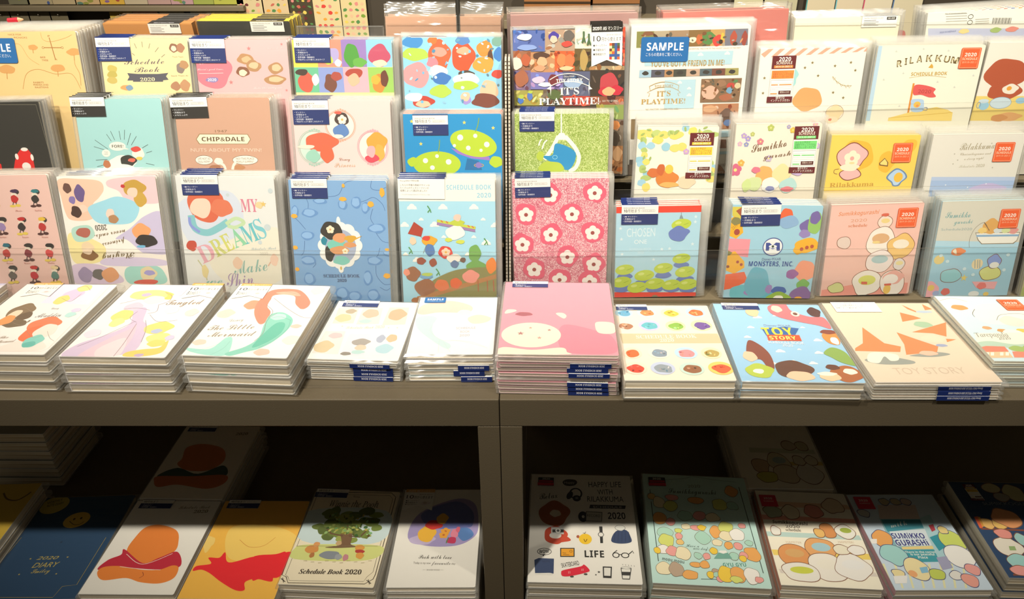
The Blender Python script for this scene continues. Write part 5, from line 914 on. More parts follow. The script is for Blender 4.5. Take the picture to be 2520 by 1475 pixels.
planner('ivory planner with cheese wedge and red pennant', True, (0.5241,1.0085,1.0847), (0.04,85.27,0.58), (140.4,174.9,4.6), 'f2efdd', 'e8e4d4', 4, 'R3',
 art=[('p','bcd8ea',[-70,174.6,-65,174.7,-64.5,77.6,-70.8,77.7]),('t','6a5422','R',-41.3,147.6,-34.7,148.5,8.6,'B'),('t','e8dcb0','R',-40.3,148.7,-36.2,149.7,6.3,''),('t','6a5422','I',-31.6,150.4,-28.6,150.7,8.5,'B'),
  ('t','e8dcb0','I',-30.6,151.6,-30.1,151.8,6.5,''),('t','6a5422','L',-25.3,151.8,-20.3,152.3,8.6,'B'),('t','e8dcb0','L',-24.3,153,-21.7,153.5,6.2,''),('t','6a5422','A',-16.5,153.2,-9.3,153.7,8.5,'B'),
  ('t','e8dcb0','A',-15.5,154.3,-10.7,154.9,6.1,''),('t','6a5422','K',-4.5,154.2,3.4,154.4,8.4,'B'),('t','e8dcb0','K',-3.5,155.4,1.9,155.6,6.0,''),('t','6a5422','K',7.6,154.4,15.9,154.2,8.3,'B'),
  ('t','e8dcb0','K',8.6,155.6,14.4,155.3,5.9,''),('t','6a5422','U',18.8,153.4,26.2,152.7,8.2,'B'),('t','e8dcb0','U',19.7,154.6,24.8,153.9,5.8,''),('t','6a5422','M',28.2,152.3,38.3,151.1,8.2,'B'),
  ('t','e8dcb0','M',29.1,153.4,36.8,152.3,5.8,''),('t','c8a440','SCHEDULE BOOK',-20.5,136.5,26.9,137.1,4.3,'b'),('p','d8a83c',[0.4,146.7,3.9,151.8,6.4,148.8,6.7,145.9]),('S','d8b868',0.46,[-22.3,134,1,136.3,26.8,134.1]),
  ('s','e0902c',2.51,[-14.6,87.5,-14.7,126.8]),('P','e05a58',[-13,123.8,-1.1,124.4,15.3,119.7,14.1,114.5,18.3,109.1,10,108.1,-1.6,111.6,-12.2,112]),('t','b03a3c','2020',-7,113.9,10.5,113.3,4.9,''),('p','f4d878',[-40,81.3,-9.5,89.5,22,95.3,38.5,91.3,45.6,87.4,46.4,76.5,-40.1,77.4]),
  ('s','d8b040',0.63,[-40,81.3,45.5,87.8]),('P','b4d0ec',[-13.1,99.5,-12.8,105.6,1.2,105.5,4.4,99.3,4.4,90.1,-9.5,89.5]),('e','f0c048',-4.8,98.7,4.7,4.1,0),('e','e8944c',-4.1,97.1,2.2,1.6,0),
  ('S','5a7090',0.63,[4.1,91.6,9.7,90.8,9.4,94.7,5.8,94.7]),('p','d4d8d0',[-47,167.2,-44,167.4,-46,169.8]),('p','d4d8d0',[-57,131.3,-54,131.5,-56,133.9]),('p','d4d8d0',[-32.5,139.2,-29.5,139.5,-31.5,141.8]),
  ('p','d4d8d0',[-11.9,169.7,-9,170,-11,172.3]),('p','d4d8d0',[21.1,167.2,24.1,167.5,22,169.8]),('p','d4d8d0',[61,135.3,64,135.5,61.9,137.9]),('p','d4d8d0',[15.2,127.5,18.2,127.8,16.1,130.2]),
  ('p','d4d8d0',[-29.6,96.2,-26.5,96.4,-28.5,98.9]),('p','d4d8d0',[39,120.5,42,120.8,40,123.2])],
 tags=[('price_sticker',[('m','os',39.3,171.4,25.8,0.1)])], m=(4,1,9,3))
planner('white planner with rust-brown shape over yellow table', True, (0.6673,1.0176,1.0845), (0.10,88.12,0.41), (138.2,178.6,4.6), 'f4efe2', 'f6f2ea', 3, 'R3',
 art=[('p','f2d87a',[-72.9,109.6,54.9,108.6,65.6,75.2,-71.3,76.3]),('b','bb5630',-37.5,138.5,26.9,20.3,3),('b','bb5630',-32.7,115.7,23.3,11.2,7),('b','f4ecdc',-25.8,118.7,10.9,6.4,4),
  ('e','f0a838',-27.5,119.5,3.4,2.9,0),('e','cfe2ec',-33.8,100.3,14.1,7.4,0),('o','8aa8c0',-33.8,100.3,14.4,7.7,0.63),('e','9ccbe4',-55.4,96.6,6.9,5.8,0),
  ('e','cfe2ec',-57.1,102.8,6.9,2.9,0),('o','7a98b0',-62.7,97.4,2.5,3.9,0.78),('e','9ccbe4',-7.3,103.2,6.9,4.2,0),('b','e8b070',-18.3,81.4,18.9,5.6,4),
  ('b','d89858',-30.5,79.9,11.1,4.9,5)],
 tags=[], m=(1,4,6,3))
planner('glittery green planner with blue cushion shape', True, (0.0398,0.9624,1.0193), (0.04,83.03,0.27), (124.4,162.3,4.6), 'a9bf5c', 'f6f2ea', 4, 'R2',
 art=[('s','eef2e6',1.82,[-1,161.7,-0.8,135.5]),('S','f2f4ea',5.21,[-4.9,132.4,-12.4,117.2,-23.2,101.8]),('S','f2f4ea',5.21,[4.3,132.4,16.8,118.6,23.2,104.6,18.8,90.6,9.6,85.9]),('p','f2f4ea',[-3.4,137,2.7,137,9,127.8,-9.4,127.9]),
  ('P','2a94cc',[-7.1,123.3,18.5,110.9,9.5,87.5,-14.7,98.6,-25.5,106.4,-12.4,107.9]),('b','bccf48',-13.9,90.8,16.3,8.6,3),('o','88d0e8',-9,104.8,3.1,2.5,0.77),('b','bccf48',-28.6,106.4,4.6,7,2),
  ('S','f2f4ea',1.85,[-30.9,120.3,-28.6,126.5,-26.3,128.7]),('S','f2f4ea',1.85,[-26.3,115.7,-23.2,124.1,-19.4,127.6])],
 tags=[('label_band',[('m','jl',-56.1,165.4,46.0,0.1,3,'navy','B6 マンスリー')])], m=(4,6,6,3), glit='green', cl=1)
planner('white planner edged with yellow and blue watercolour flowers', True, (0.1921,0.9666,1.0193), (0.14,84.69,-0.36), (107.2,146.1,4.6), 'f3efe0', 'f6f2ea', 3, 'R2',
 art=[('b','f2dc78',-47,137,7.5,3.8,2345),('b','f2dc78',-37.5,135.9,5,6,2415),('b','c4d480',-27.9,135.4,7.2,5.1,2480),('b','f2dc78',-18.3,134,7.4,5.3,2552),
  ('b','b8cc78',-9,136,5.1,4.4,2601),('b','f2dc78',0.6,134.3,7.4,4.1,2674),('b','a8d4e6',9.4,143.2,5.1,5,2678),('b','f4de70',19.2,138.9,6.2,5.3,2769),
  ('b','f4de70',29.2,134.2,5.1,5.6,2862),('b','b8cc78',38.4,137.2,6.5,3.9,2905),('b','b8cc78',48.1,134.8,6.6,3.5,2983),('b','f4de70',-48.7,131.7,7.5,4.4,2366),
  ('b','b8cc78',-45,125.6,4.1,5.6,2428),('b','a8d4e6',-46.7,119.4,5.4,5.7,2454),('b','b8cc78',-43.5,113.2,4.2,3.9,2512),('b','f2dc78',-42.8,107,4.5,4.1,2554),
  ('b','9fcfe0',-47.6,100.7,7.5,4.4,2560),('b','a8d4e6',-45.3,94.5,7.4,4.2,2613),('b','b8cc78',-44.3,88.1,4.5,5.6,2656),('b','9fcfe0',-37.9,81.8,5.4,4.4,2734),
  ('b','b8cc78',-38.9,75.4,7.6,3.8,2765),('b','a8d4e6',-44.2,69,6,4.6,2769),('b','f2dc78',-37.7,62.6,5.4,6.3,2847),('b','c4d480',47.1,95,4.4,5.4,3206),
  ('b','a8d4e6',51.3,90.9,4.7,3.7,3256),('b','f2dc78',47.9,86.7,6.8,4.4,3258),('b','b8cc78',47.3,82.6,4.7,3.7,3278),('b','c4d480',54.6,78.5,6.1,4.7,3347),
  ('b','f2dc78',49.8,74.3,6.9,4.5,3340),('b','a8d4e6',-35.1,119.5,5.7,4.6,2530),('b','f4de70',-26.4,127.2,7.6,5.2,2540),('b','9fcfe0',-14.9,118,5.8,5.8,2670),
  ('b','f2dc78',-2.5,116.6,7.6,5,2760),('b','f2dc78',6.7,118.2,6.3,5.6,2810),('b','f4de70',-39.8,97.6,4.7,4.5,2630),('b','f4de70',-3.8,132,7.1,4.2,2660),
  ('e','a9bf6c',45.1,85,3.1,1.4,-57.1864),('e','a9bf6c',-43.2,103.6,3.1,1.4,-112.8537),('e','a9bf6c',-39.1,140.3,3.1,1.4,-11.3596),('e','a9bf6c',43.9,83,3.1,1.4,-50.5534),
  ('e','a9bf6c',50.1,80.6,3.1,1.4,-153.328),('e','a9bf6c',43.6,84.6,3.1,1.4,-143.5727),('e','a9bf6c',45.1,75.4,3.1,1.4,-80.9611),('e','a9bf6c',-33.7,132.8,3.1,1.4,-50.9145),
  ('e','a9bf6c',-8.8,136.8,3.1,1.4,-54.4799),('e','a9bf6c',42.9,82.3,3.1,1.4,-117.0211),('e','a9bf6c',-42.8,88.4,3.1,1.4,-160.5258),('e','a9bf6c',44.3,88.7,3.1,1.4,-110.1229),
  ('e','a9bf6c',35.3,143.6,3.1,1.4,-155.9522),('e','a9bf6c',43.1,90.2,3.1,1.4,-61.0872),('e','a9bf6c',27.9,139.1,3.1,1.4,-84.145),('e','a9bf6c',41,95.6,3.1,1.4,-0.1705),
  ('e','a9bf6c',9,141.9,3.1,1.4,-77.2562),('e','a9bf6c',-34.9,102,3.1,1.4,-107.2458),('e','a9bf6c',-1.6,139,3.1,1.4,-167.318),('e','a9bf6c',-46.8,134.7,3.1,1.4,-148.825),
  ('e','a9bf6c',-21.6,133.3,3.1,1.4,-151.9045),('e','a9bf6c',46.7,74.8,3.1,1.4,-161.1005),('e','a9bf6c',-47.8,127.6,3.1,1.4,-83.5806),('e','a9bf6c',-40.9,84.1,3.1,1.4,-159.8293),
  ('e','a9bf6c',46.8,79,3.1,1.4,-116.7956),('e','a9bf6c',-3.3,136.1,3.1,1.4,-149.4042),('f','cfa8d8',12.6,112,4,'f6e08a'),('f','cfa8d8',43.6,133.7,3.1,'f6e08a'),
  ('b','e0883c',-10,74.3,15.4,11.5,4),('b','d8763a',-28.8,82.8,8.4,6.5,3),('b','cf6a34',-19.4,87.1,5,8.5,2),('e','f4cc50',-8.3,87.9,5.6,6.2,0),
  ('b','f4d8b8',16.3,70.2,11.9,8.9,5),('b','f0b868',-6.6,66.5,12.6,3.8,3)],
 tags=[('hang_tag',[('m','mt',16,136.9,31.8,1.1,'yellow','みんなの予定が','開きやすい')])], m=(3,4,11,3))
planner('cream planner with brown handwriting and pink blossoms', True, (0.3269,0.9612,1.0196), (-0.02,82.59,0.58), (113.3,149.3,4.6), 'f0e6d4', 'f6f2ea', 4, 'R2',
 art=[('f','b8a0d0',-45.4,133.4,4,'f6e08a'),('f','a898d0',-39.7,129.6,4,'f6e08a'),('f','e8a0a8',-23.2,125.6,4.6,'f6e08a'),('f','d8b0c8',-49.8,122.8,3.4,'f6e08a'),
  ('f','9098c8',-41.3,122,3.4,'f6e08a'),('f','b8c070',-34.2,135.6,3.1,'f6e08a'),('f','e0b050',-45.9,97.3,4.7,'f6e08a'),('f','e07a98',-71.9,92.9,9.3,'f6e08a'),
  ('f','d86a8a',-52.8,88,8.6,'f6e08a'),('f','b8c468',-10.9,143.7,4.6,'f6e08a'),('f','a8a0cc',12.5,144.9,2.7,'f6e08a'),('f','e8c050',18.4,140.4,4,'f6e08a'),
  ('f','d8808a',-22.8,125.6,4.3,'f6e08a'),('f','c8b8d0',-9.7,103.1,4.6,'f6e08a'),('f','c8b0d8',53.1,119.5,4,'f6e08a'),('f','e8b0b8',47.2,147.6,3.3,'f6e08a'),
  ('t','7a5a38','Sumikko',-33.3,111.4,12.7,119.6,11.0,'S'),('t','7a5a38','gurash',-17,102.5,19.5,107.5,7.3,'S'),('b','f0b468',-12.9,80.4,11.2,13.2,3),('b','f0e0a8',9.9,81.7,12.9,13.2,4),
  ('b','f4f0e8',-4.3,67.2,11.5,10.3,5),('b','b8dcd8',20.3,66.3,11.5,10.3,6),('b','d8e4a8',-26.1,68.9,10.1,10.3,2),('b','e07a90',-25.1,87.8,5.7,4.4,3),
  ('b','8a90c0',-3.8,62.1,5.8,3.6,3),('b','e8808a',19.5,61.1,8.7,3.6,4),('b','c8b0d8',31.1,84.4,7.2,5,2),('b','d4e49a',-36,66.8,5.8,8.9,6)],
 tags=[('hang_tag',[('m','mt',20.5,145.3,32.2,0.5,'green','みんなの予定が','開きやすい')])], m=(4,7,10,3))
planner('sunny yellow planner with pink cloud and cake slice', True, (0.4563,0.9631,1.0191), (0.02,83.36,0.17), (118.1,134.4,4.6), 'f4d35e', 'f0e0a0', 4, 'R2',
 art=[('b','eebc3c',-22.4,106.4,21.7,22.1,3),('b','eebc3c',19.2,98.5,10.9,14.3,5),('b','f0c040',46.2,120.1,9.2,9.4,2),('b','8a4a38',-28.3,106.4,20.9,17,4),
  ('b','f0bcb8',-28.3,106.4,19.7,15.7,4),('f','f6ecd0',-27.8,103.3,10.8,'e8a8a0'),('b','8a4a38',-27.1,81.9,14.4,8.6,6),('b','f0bcb8',-27.1,81.9,13.2,7.4,6),
  ('b','f4ead0',-29.4,91.4,12.9,5,4),('e','f0d8a0',-27.1,97.1,3.7,1.5,0),('p','7a5228',[9.4,96.9,15.9,103.9,21.7,97.7,21.9,92.2,10.4,93.8]),('p','f4dc80',[10.8,96.9,16.2,102.7,20.3,97.7,20.7,93.8,11.5,95]),
  ('S','8a5a38',0.72,[-43.3,89.2,-48.9,87.8,-48.9,83.5,-44.4,82]),('P','6a8ab0',[22.5,77.4,30,87.6,36.8,89.7,46.3,84.6,50.6,77.3,44.6,70.8,41.2,65.6,33.3,65.6,30.3,70.1]),('P','b8d4f0',[24.7,77.4,31,85.8,37.1,87.8,44.8,83.5,48.4,77.3,43.3,71.8,39.5,67.1,34.4,67.1,31.5,71.5]),('e','f0c040',38.8,77.4,6,6.7,0),
  ('t','c89c3c','Rilakkuma',-52.4,63.7,7.2,65.7,6.3,'rb')],
 tags=[('price_sticker',[('m','os',24.4,123.7,25.6,1.2)])], m=(4,7,9,3))
planner('grey-white planner with starry blue lower band', True, (0.5940,0.9664,1.0198), (0.05,84.70,0.70), (122.2,134.9,4.6), 'e9e5da', 'eceadf', 3, 'R2',
 art=[('p','a8c0e4',[-52.2,72.7,89.9,71,95.8,48.2,-51.6,50.1]),('p','bccdea',[-52.4,77.5,88.6,75.8,90,70.6,-52.2,72.4]),('b','c4b8e0',26.9,58.8,25.3,8.4,4),('*','b8b4a4',-28.2,108.5,1.4),
  ('*','b8b4a4',-22.2,100.1,1.4),('*','b8b4a4',18.3,122.2,1.4),('*','b8b4a4',-27.3,95,1.4),('*','b8b4a4',26.8,89.3,1.4),
  ('*','eef2f8',-31.2,66,1.4),('*','eef2f8',23.5,67,1.4),('*','eef2f8',64,68.1,1.4),('*','eef2f8',-0.6,62.4,1.4),
  ('t','a89c7c','Rilakkuma',-22.4,113.4,23,115.2,10.6,'S'),('t','b4a88a','Chairoikoguma and',-20.4,106.4,21,107.4,3.9,'S'),('t','b4a88a','a starry night',-13.6,100,12.4,101.3,3.6,'S'),('t','c4bca4','Schedule 2020',-18.4,89.8,15.7,90.5,3.9,'S')],
 tags=[('price_sticker',[('m','os',23.8,123.6,25.6,-0.0)])], m=(5,5,8,3))
planner('pink glitter planner scattered with rose discs', True, (0.0384,0.9198,0.9395), (-0.04,82.51,0.44), (127.4,167.9,4.6), 'dc8c9e', 'f6f2ea', 4, 'R1',
 art=[('b','e5647e',-13.5,146.3,14.7,14.2,450),('f','f6efe8',-13.5,145.2,10.1,'a04c46'),('b','e5647e',45,148.6,14.7,14.2,880),('f','f6efe8',45.1,147.5,10.1,'a04c46'),
  ('b','e5647e',-45.9,119.8,14.9,14.5,215),('f','f6efe8',-45.9,118.7,10.2,'a04c46'),('b','e5647e',15.4,120.1,14.9,14.5,660),('f','f6efe8',15.4,119,10.2,'a04c46'),
  ('b','e5647e',43.5,94.1,15,14.8,860),('f','f6efe8',43.5,93,10.3,'a04c46'),('b','e5647e',-12.8,91.6,15,14.8,455),('f','f6efe8',-12.8,90.5,10.3,'a04c46'),
  ('b','e5647e',-51.2,78.1,15.1,14.9,180),('f','f6efe8',-51.2,76.9,10.4,'a04c46'),('b','e5647e',9.8,60,15.2,15.1,615),('f','f6efe8',9.8,58.8,10.4,'a04c46'),
  ('b','e5647e',45.9,49.3,15.3,15.2,870),('f','f6efe8',46,48.1,10.5,'a04c46'),('b','e5647e',-35.4,42.4,15.3,15.3,295),('f','f6efe8',-35.4,41.2,10.5,'a04c46'),
  ('b','e5647e',-0.6,27.1,15.4,15.5,540),('f','f6efe8',-0.6,25.8,10.5,'a04c46'),('b','e5647e',40.8,23.7,15.4,15.5,830),('f','f6efe8',40.8,22.5,10.6,'a04c46')],
 tags=[('label_band',[('m','jl',-60.4,168.7,46.8,1.2,3,'navy','B6 マンスリー')])], m=(2,7,5,3), glit='pink', cl=1)
planner('light blue planner with red bands and CHOSEN ONE', True, (0.1709,0.9204,0.9401), (-0.00,82.61,1.07), (113.1,129.7,4.6), 'b2d9e9', 'f6f2ea', 4, 'R1',
 art=[('p','e8452f',[-58.1,129.7,57.1,129.8,57.4,120.5,-57.9,120.7]),('p','e4432f',[-58.2,7.7,56.6,5.5,57.4,-16.5,-58.4,-14.4]),('P','8a7a58',[-7.1,-15.3,-6.8,-4.4,-3.4,1.4,0.8,2.4,4.5,0,7.2,-6.2,8.2,-15.6]),('t','f0b878','PRIZE',-5.8,-11.6,6.5,-11.4,5.6,'b'),
  ('t','d8ebf0','CHOSEN',-41.8,87.6,-3.5,87.9,12.2,''),('t','e4f0f2','ONE',-31.4,77.5,-14.2,77.6,5.9,''),('t','d0e6ee','SCHEDULE BOOK',-37.7,68.5,-7.6,68.5,3.2,''),('t','d0e6ee','2020',-26.4,63.6,-17.9,63.7,3.3,''),
  ('*','dcecf0',49.6,107.1,2.8),('*','dcecf0',47.7,76,2.8),('*','dcecf0',-47.4,63.1,2.8),('*','dcecf0',49.8,114.2,2.8),
  ('*','dcecf0',-50.4,99.6,2.8),('*','dcecf0',-4.2,54.8,2.8),('*','dcecf0',6.4,69.4,2.8),('*','dcecf0',16.9,70,2.8),
  ('*','dcecf0',-48.7,84.4,2.8),('s','8a9aa0',0.83,[30.2,120.3,30.5,115.3]),('p','8a9aa0',[27.9,111.8,33.4,111.7,31.1,116.7,29.3,116.8]),('b','6f82c0',31.7,93.8,11.4,4.9,1720),
  ('e','c0d246',31.1,103.9,13.3,7.5,8),('e','d6e27a',26.9,106,4.2,2,8),('s','9ab030',0.69,[33.9,103,40.7,105.7]),('b','6f82c0',-43,30.5,11.1,4.9,1170),
  ('e','c0d246',-43.3,40.6,12.9,7.4,8),('e','d6e27a',-47.4,42.7,4,2,8),('s','9ab030',0.71,[-40.6,39.6,-33.9,42.4]),('b','6f82c0',-15.7,21.1,11.7,5.2,1360),
  ('e','c0d246',-16,31.8,13.7,7.9,8),('e','d6e27a',-20.4,34,4.3,2.1,8),('s','9ab030',0.71,[-13.2,30.8,-6.2,33.7]),('b','6f82c0',10.2,31.8,11.1,4.9,1545),
  ('e','c0d246',9.8,41.9,12.9,7.4,8),('e','d6e27a',5.6,43.9,4,2,8),('s','9ab030',0.71,[12.5,40.9,19.1,43.7]),('b','6f82c0',34.3,46.2,10.4,4.6,1720),
  ('e','c0d246',33.8,55.6,12.2,7,8),('e','d6e27a',29.9,57.6,3.8,1.9,8),('s','9ab030',0.71,[36.4,54.7,42.6,57.3]),('b','6f82c0',40.4,25.4,11.7,5.2,1755),
  ('e','c0d246',39.8,36,13.6,7.9,8),('e','d6e27a',35.5,38.2,4.3,2.1,8),('s','9ab030',0.71,[42.7,35.1,49.6,38]),('b','6f82c0',-46.8,12.5,11.7,5.2,1140),
  ('e','c0d246',-47.1,22.5,13.7,7.9,8),('e','d6e27a',-51.4,24.7,4.3,2.1,8),('s','9ab030',0.71,[-44.2,21.5,-37.2,24.4]),('b','6f82c0',-25.3,12.1,11.7,5.2,1290),
  ('e','c0d246',-25.4,14.4,13.7,8,8),('e','d6e27a',-29.8,16.7,4.3,2.1,8),('s','9ab030',0.72,[-22.5,13.5,-15.5,16.4]),('b','6f82c0',-1,11.7,11.7,5.2,1460),
  ('e','c0d246',-1.3,19.3,13.7,8,8),('e','d6e27a',-5.7,21.6,4.3,2.1,8),('s','9ab030',0.71,[1.6,18.4,8.6,21.3]),('b','6f82c0',21.9,11.3,11.2,5,1620),
  ('e','c0d246',21.6,17.4,13,7.6,8),('e','d6e27a',17.4,19.5,4.1,2,8),('s','9ab030',0.71,[24.4,16.4,31,19.2]),('b','6f82c0',44.8,10.8,11.7,5.2,1780),
  ('e','c0d246',44.4,17.7,13.7,8,8),('e','d6e27a',40,19.9,4.3,2.1,8),('s','9ab030',0.71,[47.4,16.8,54.3,19.7]),('b','6f82c0',27.7,91,13.2,10.2,4)],
 tags=[('label_band',[('m','jl',-49.5,133.1,48.8,-0.6,3,'navy','A6 マンスリー')])], m=(4,12,9,3), cl=1)
planner('pale blue planner with round M emblem and colour patches', True, (0.3253,0.9171,0.9398), (-0.03,81.18,-0.73), (120.6,131.9,4.6), 'a4d0e2', 'f6f2ea', 4, 'R1',
 art=[('p','d8c850',[-60.8,128.5,-32.6,128.9,-42.9,110.4,-59.4,115.9]),('p','a85a3c',[-55.4,123,-45.1,130.1,-42.9,110.4]),('p','efb42c',[-65,110.2,-56,115.9,-45.1,104.7,-42.4,93.3,-51.2,84.6,-65.1,90.2]),('p','ee9aa4',[-64.5,85.1,-31.6,84.1,-32.2,58.6,-64.3,62.6]),
  ('p','efb430',[-65,62.6,-50.7,67.1,-36.5,52.6,-35.5,43.8,-48.7,34.6,-63.5,40.4]),('p','e8693c',[-64.8,32.9,-34.8,37.8,-28.4,24.4,-47.9,13.6,-63.3,10.3]),('b','8a8450',-53.8,108.9,6.1,5.7,3),('b','8a8450',-60.3,64.1,5.6,3.2,4),
  ('e','a84a3c',-51.1,93.9,3.9,4.3,0),('e','8a4a34',-58.3,44.9,2.3,2.1,0),('e','a84a3c',-45.6,51.8,2,2.1,0),('e','a84a3c',-40.2,48.1,2,2.1,0),
  ('t','a8842c','2319',-56.7,96.7,-50.4,102.5,4.4,''),('P','5cb4c8',[-31.8,10.8,-18.9,35,-13.6,38.1,-0.8,26.3,7.9,2.1,3.3,-7.1,-25.8,-4.4,-45.3,3]),('b','6fc0cc',-35.8,7.7,17.2,10.7,5),('b','a088c0',-12.2,14,6.3,6.1,3),
  ('b','a088c0',-27.2,7.8,4.9,4.6,2),('b','6fb4c8',-15.6,20.7,16.2,25,3),('b','a088c0',1.5,13.1,4.4,6.9,2),('b','e8683a',12.9,117.4,8.5,10.3,3),
  ('b','7a68a8',44.1,103.2,12.1,8.9,4),('b','9a88c0',40.5,92.8,7.2,6,3),('b','efb42c',45.7,76.5,15.9,10.6,6),('b','efb42c',35,70.3,6.6,7,3),
  ('b','f0a080',47.9,40.1,13.9,15.5,3),('b','9a60a0',31,35.3,8.2,6.8,5),('b','7cb45c',47.8,20,8.8,7.9,4),('b','8a68a0',46.8,5.9,14.8,11.1,9),
  ('b','4868b0',15.8,11,10,6.3,3),('b','94b83c',16,-2.4,17.8,11.1,4),('b','f2efe6',16,-2.4,7.1,7,2),('b','e8a830',43.6,-3.6,5.9,7,2),
  ('b','8fb4d8',16.9,108.7,12.8,8.9,6),('b','98c468',52.7,107.7,10,14.8,7),('b','7a68a8',51.7,115,7.1,8.8,7),('e','b8543c',39.2,71.1,2.5,2.6,0),
  ('e','b8543c',46.1,73.5,2.5,2.6,0),('e','b8543c',52.8,75.1,2.5,2.6,0),('e','4a5a98',-0.2,73.9,13.8,13,0),('e','eef0ee',-0.2,73.9,12.6,11.6,0),
  ('p','3f4f98',[-9.3,68.3,-10.1,79.5,-5.2,79.6,-0.7,75.9,3.4,80.1,8.6,79.7,10.1,68.5,5.7,68.5,4.6,73,0.2,70.6,-4.6,72.5,-5,68.3]),('e','eef0ee',-0.2,74.4,5.5,2.3,0),('e','3a4a3a',-0.2,74.4,1.7,1.8,0),('t','6a7aa8','Disney·PIXAR',-12.6,54.3,13.1,55.2,3.7,''),
  ('t','33569c','MONSTERS, INC.',-30.1,46.2,30.9,46.7,6.7,'B')],
 tags=[('label_band',[('m','jl',-48.5,132.1,52.5,1.9,3,'navy','A6 マンスリー')])], m=(6,7,9,3), cl=1)
planner('peach planner with stacked rounded mounds', True, (0.4638,0.9245,0.9411), (-0.03,84.33,1.87), (122.8,131.6,4.6), 'f4c7ba', 'f6f2ea', 4, 'R1',
 art=[('p','ef9f90',[-59.9,8.8,-19.4,15.6,9.7,17.8,58.4,16.2,59,-14.5,-60.5,-10.6]),('t','e8966a','Sumikkogurashi',-50.9,116,3.4,117.6,5.4,'bi'),('t','e0a080','2020',-33.4,106.9,-11.8,107.3,4.3,''),('t','d8845a','schedule',-35.5,99.8,-10.3,100.1,4.3,'rb'),
  ('b','8a5a40',13,105.7,10.1,9.6,1215),('b','f4e2d2',13,105.7,9.4,8.8,1215),('e','f0d890',13.3,107.5,5.8,3.3,0),('b','8a5a40',10.7,78.7,19.5,20.1,1170),
  ('b','f7efe4',10.7,78.7,18.8,19.4,1170),('e','e0b484',10.7,82.5,11.6,7.3,0),('b','8a5a40',39.3,70.1,18.1,18.7,1360),('b','f2c878',39.3,70.1,17.4,18,1360),
  ('e','f7eedc',39.3,73.6,10.8,6.8,0),('b','8a5a40',13.7,49.3,19,16.6,1160),('b','f4e8e4',13.7,49.3,18.2,15.9,1160),('e','b4d0d4',13.8,52.4,11.3,6,0),
  ('b','8a5a40',41.3,44.5,8.8,8.8,1345),('b','e8e0dc',41.3,44.5,8,8,1345),('e','f0e0a0',41.7,46,5,3,0),('b','8a5a40',0.8,18.1,19.9,20,1040),
  ('b','f4eee4',0.8,18.1,19.2,19.1,1040),('e','dce070',0.8,21.9,11.9,7.3,0),('b','8a5a40',36.2,17,18.2,19,1280),('b','f6eee6',36.2,17,17.4,18.2,1280),
  ('e','f4f0ec',36.3,20.5,10.8,6.9,0),('b','8a5a40',-38.3,78,9.7,9.1,828),('b','e8d4c8',-38.3,78,9,8.4,828),('b','8a5a40',-40.7,11.4,11.4,8,752),
  ('b','d8dc98',-40.7,11.4,10.7,7.2,752),('b','f0b4a8',36.4,24.9,14.7,9.7,4),('e','f7f0ea',33.1,22.6,10.3,7.3,0),('e','f0c860',30.4,7.5,5,7.2,0),
  ('b','dc6a50',11.8,115.9,4.8,2.4,2),('p','dc6a50',[-6.8,20,1.3,19.7,1.9,15.7,-6.2,15.9]),('p','dc6a50',[25.4,15.7,34.9,16.2,35.4,13,25.9,12.8]),('e','f0d890',5.2,77.3,5.2,1.9,0)],
 tags=[('price_sticker',[('m','os',27.9,124.8,26.6,0.0)])], m=(6,6,11,3))
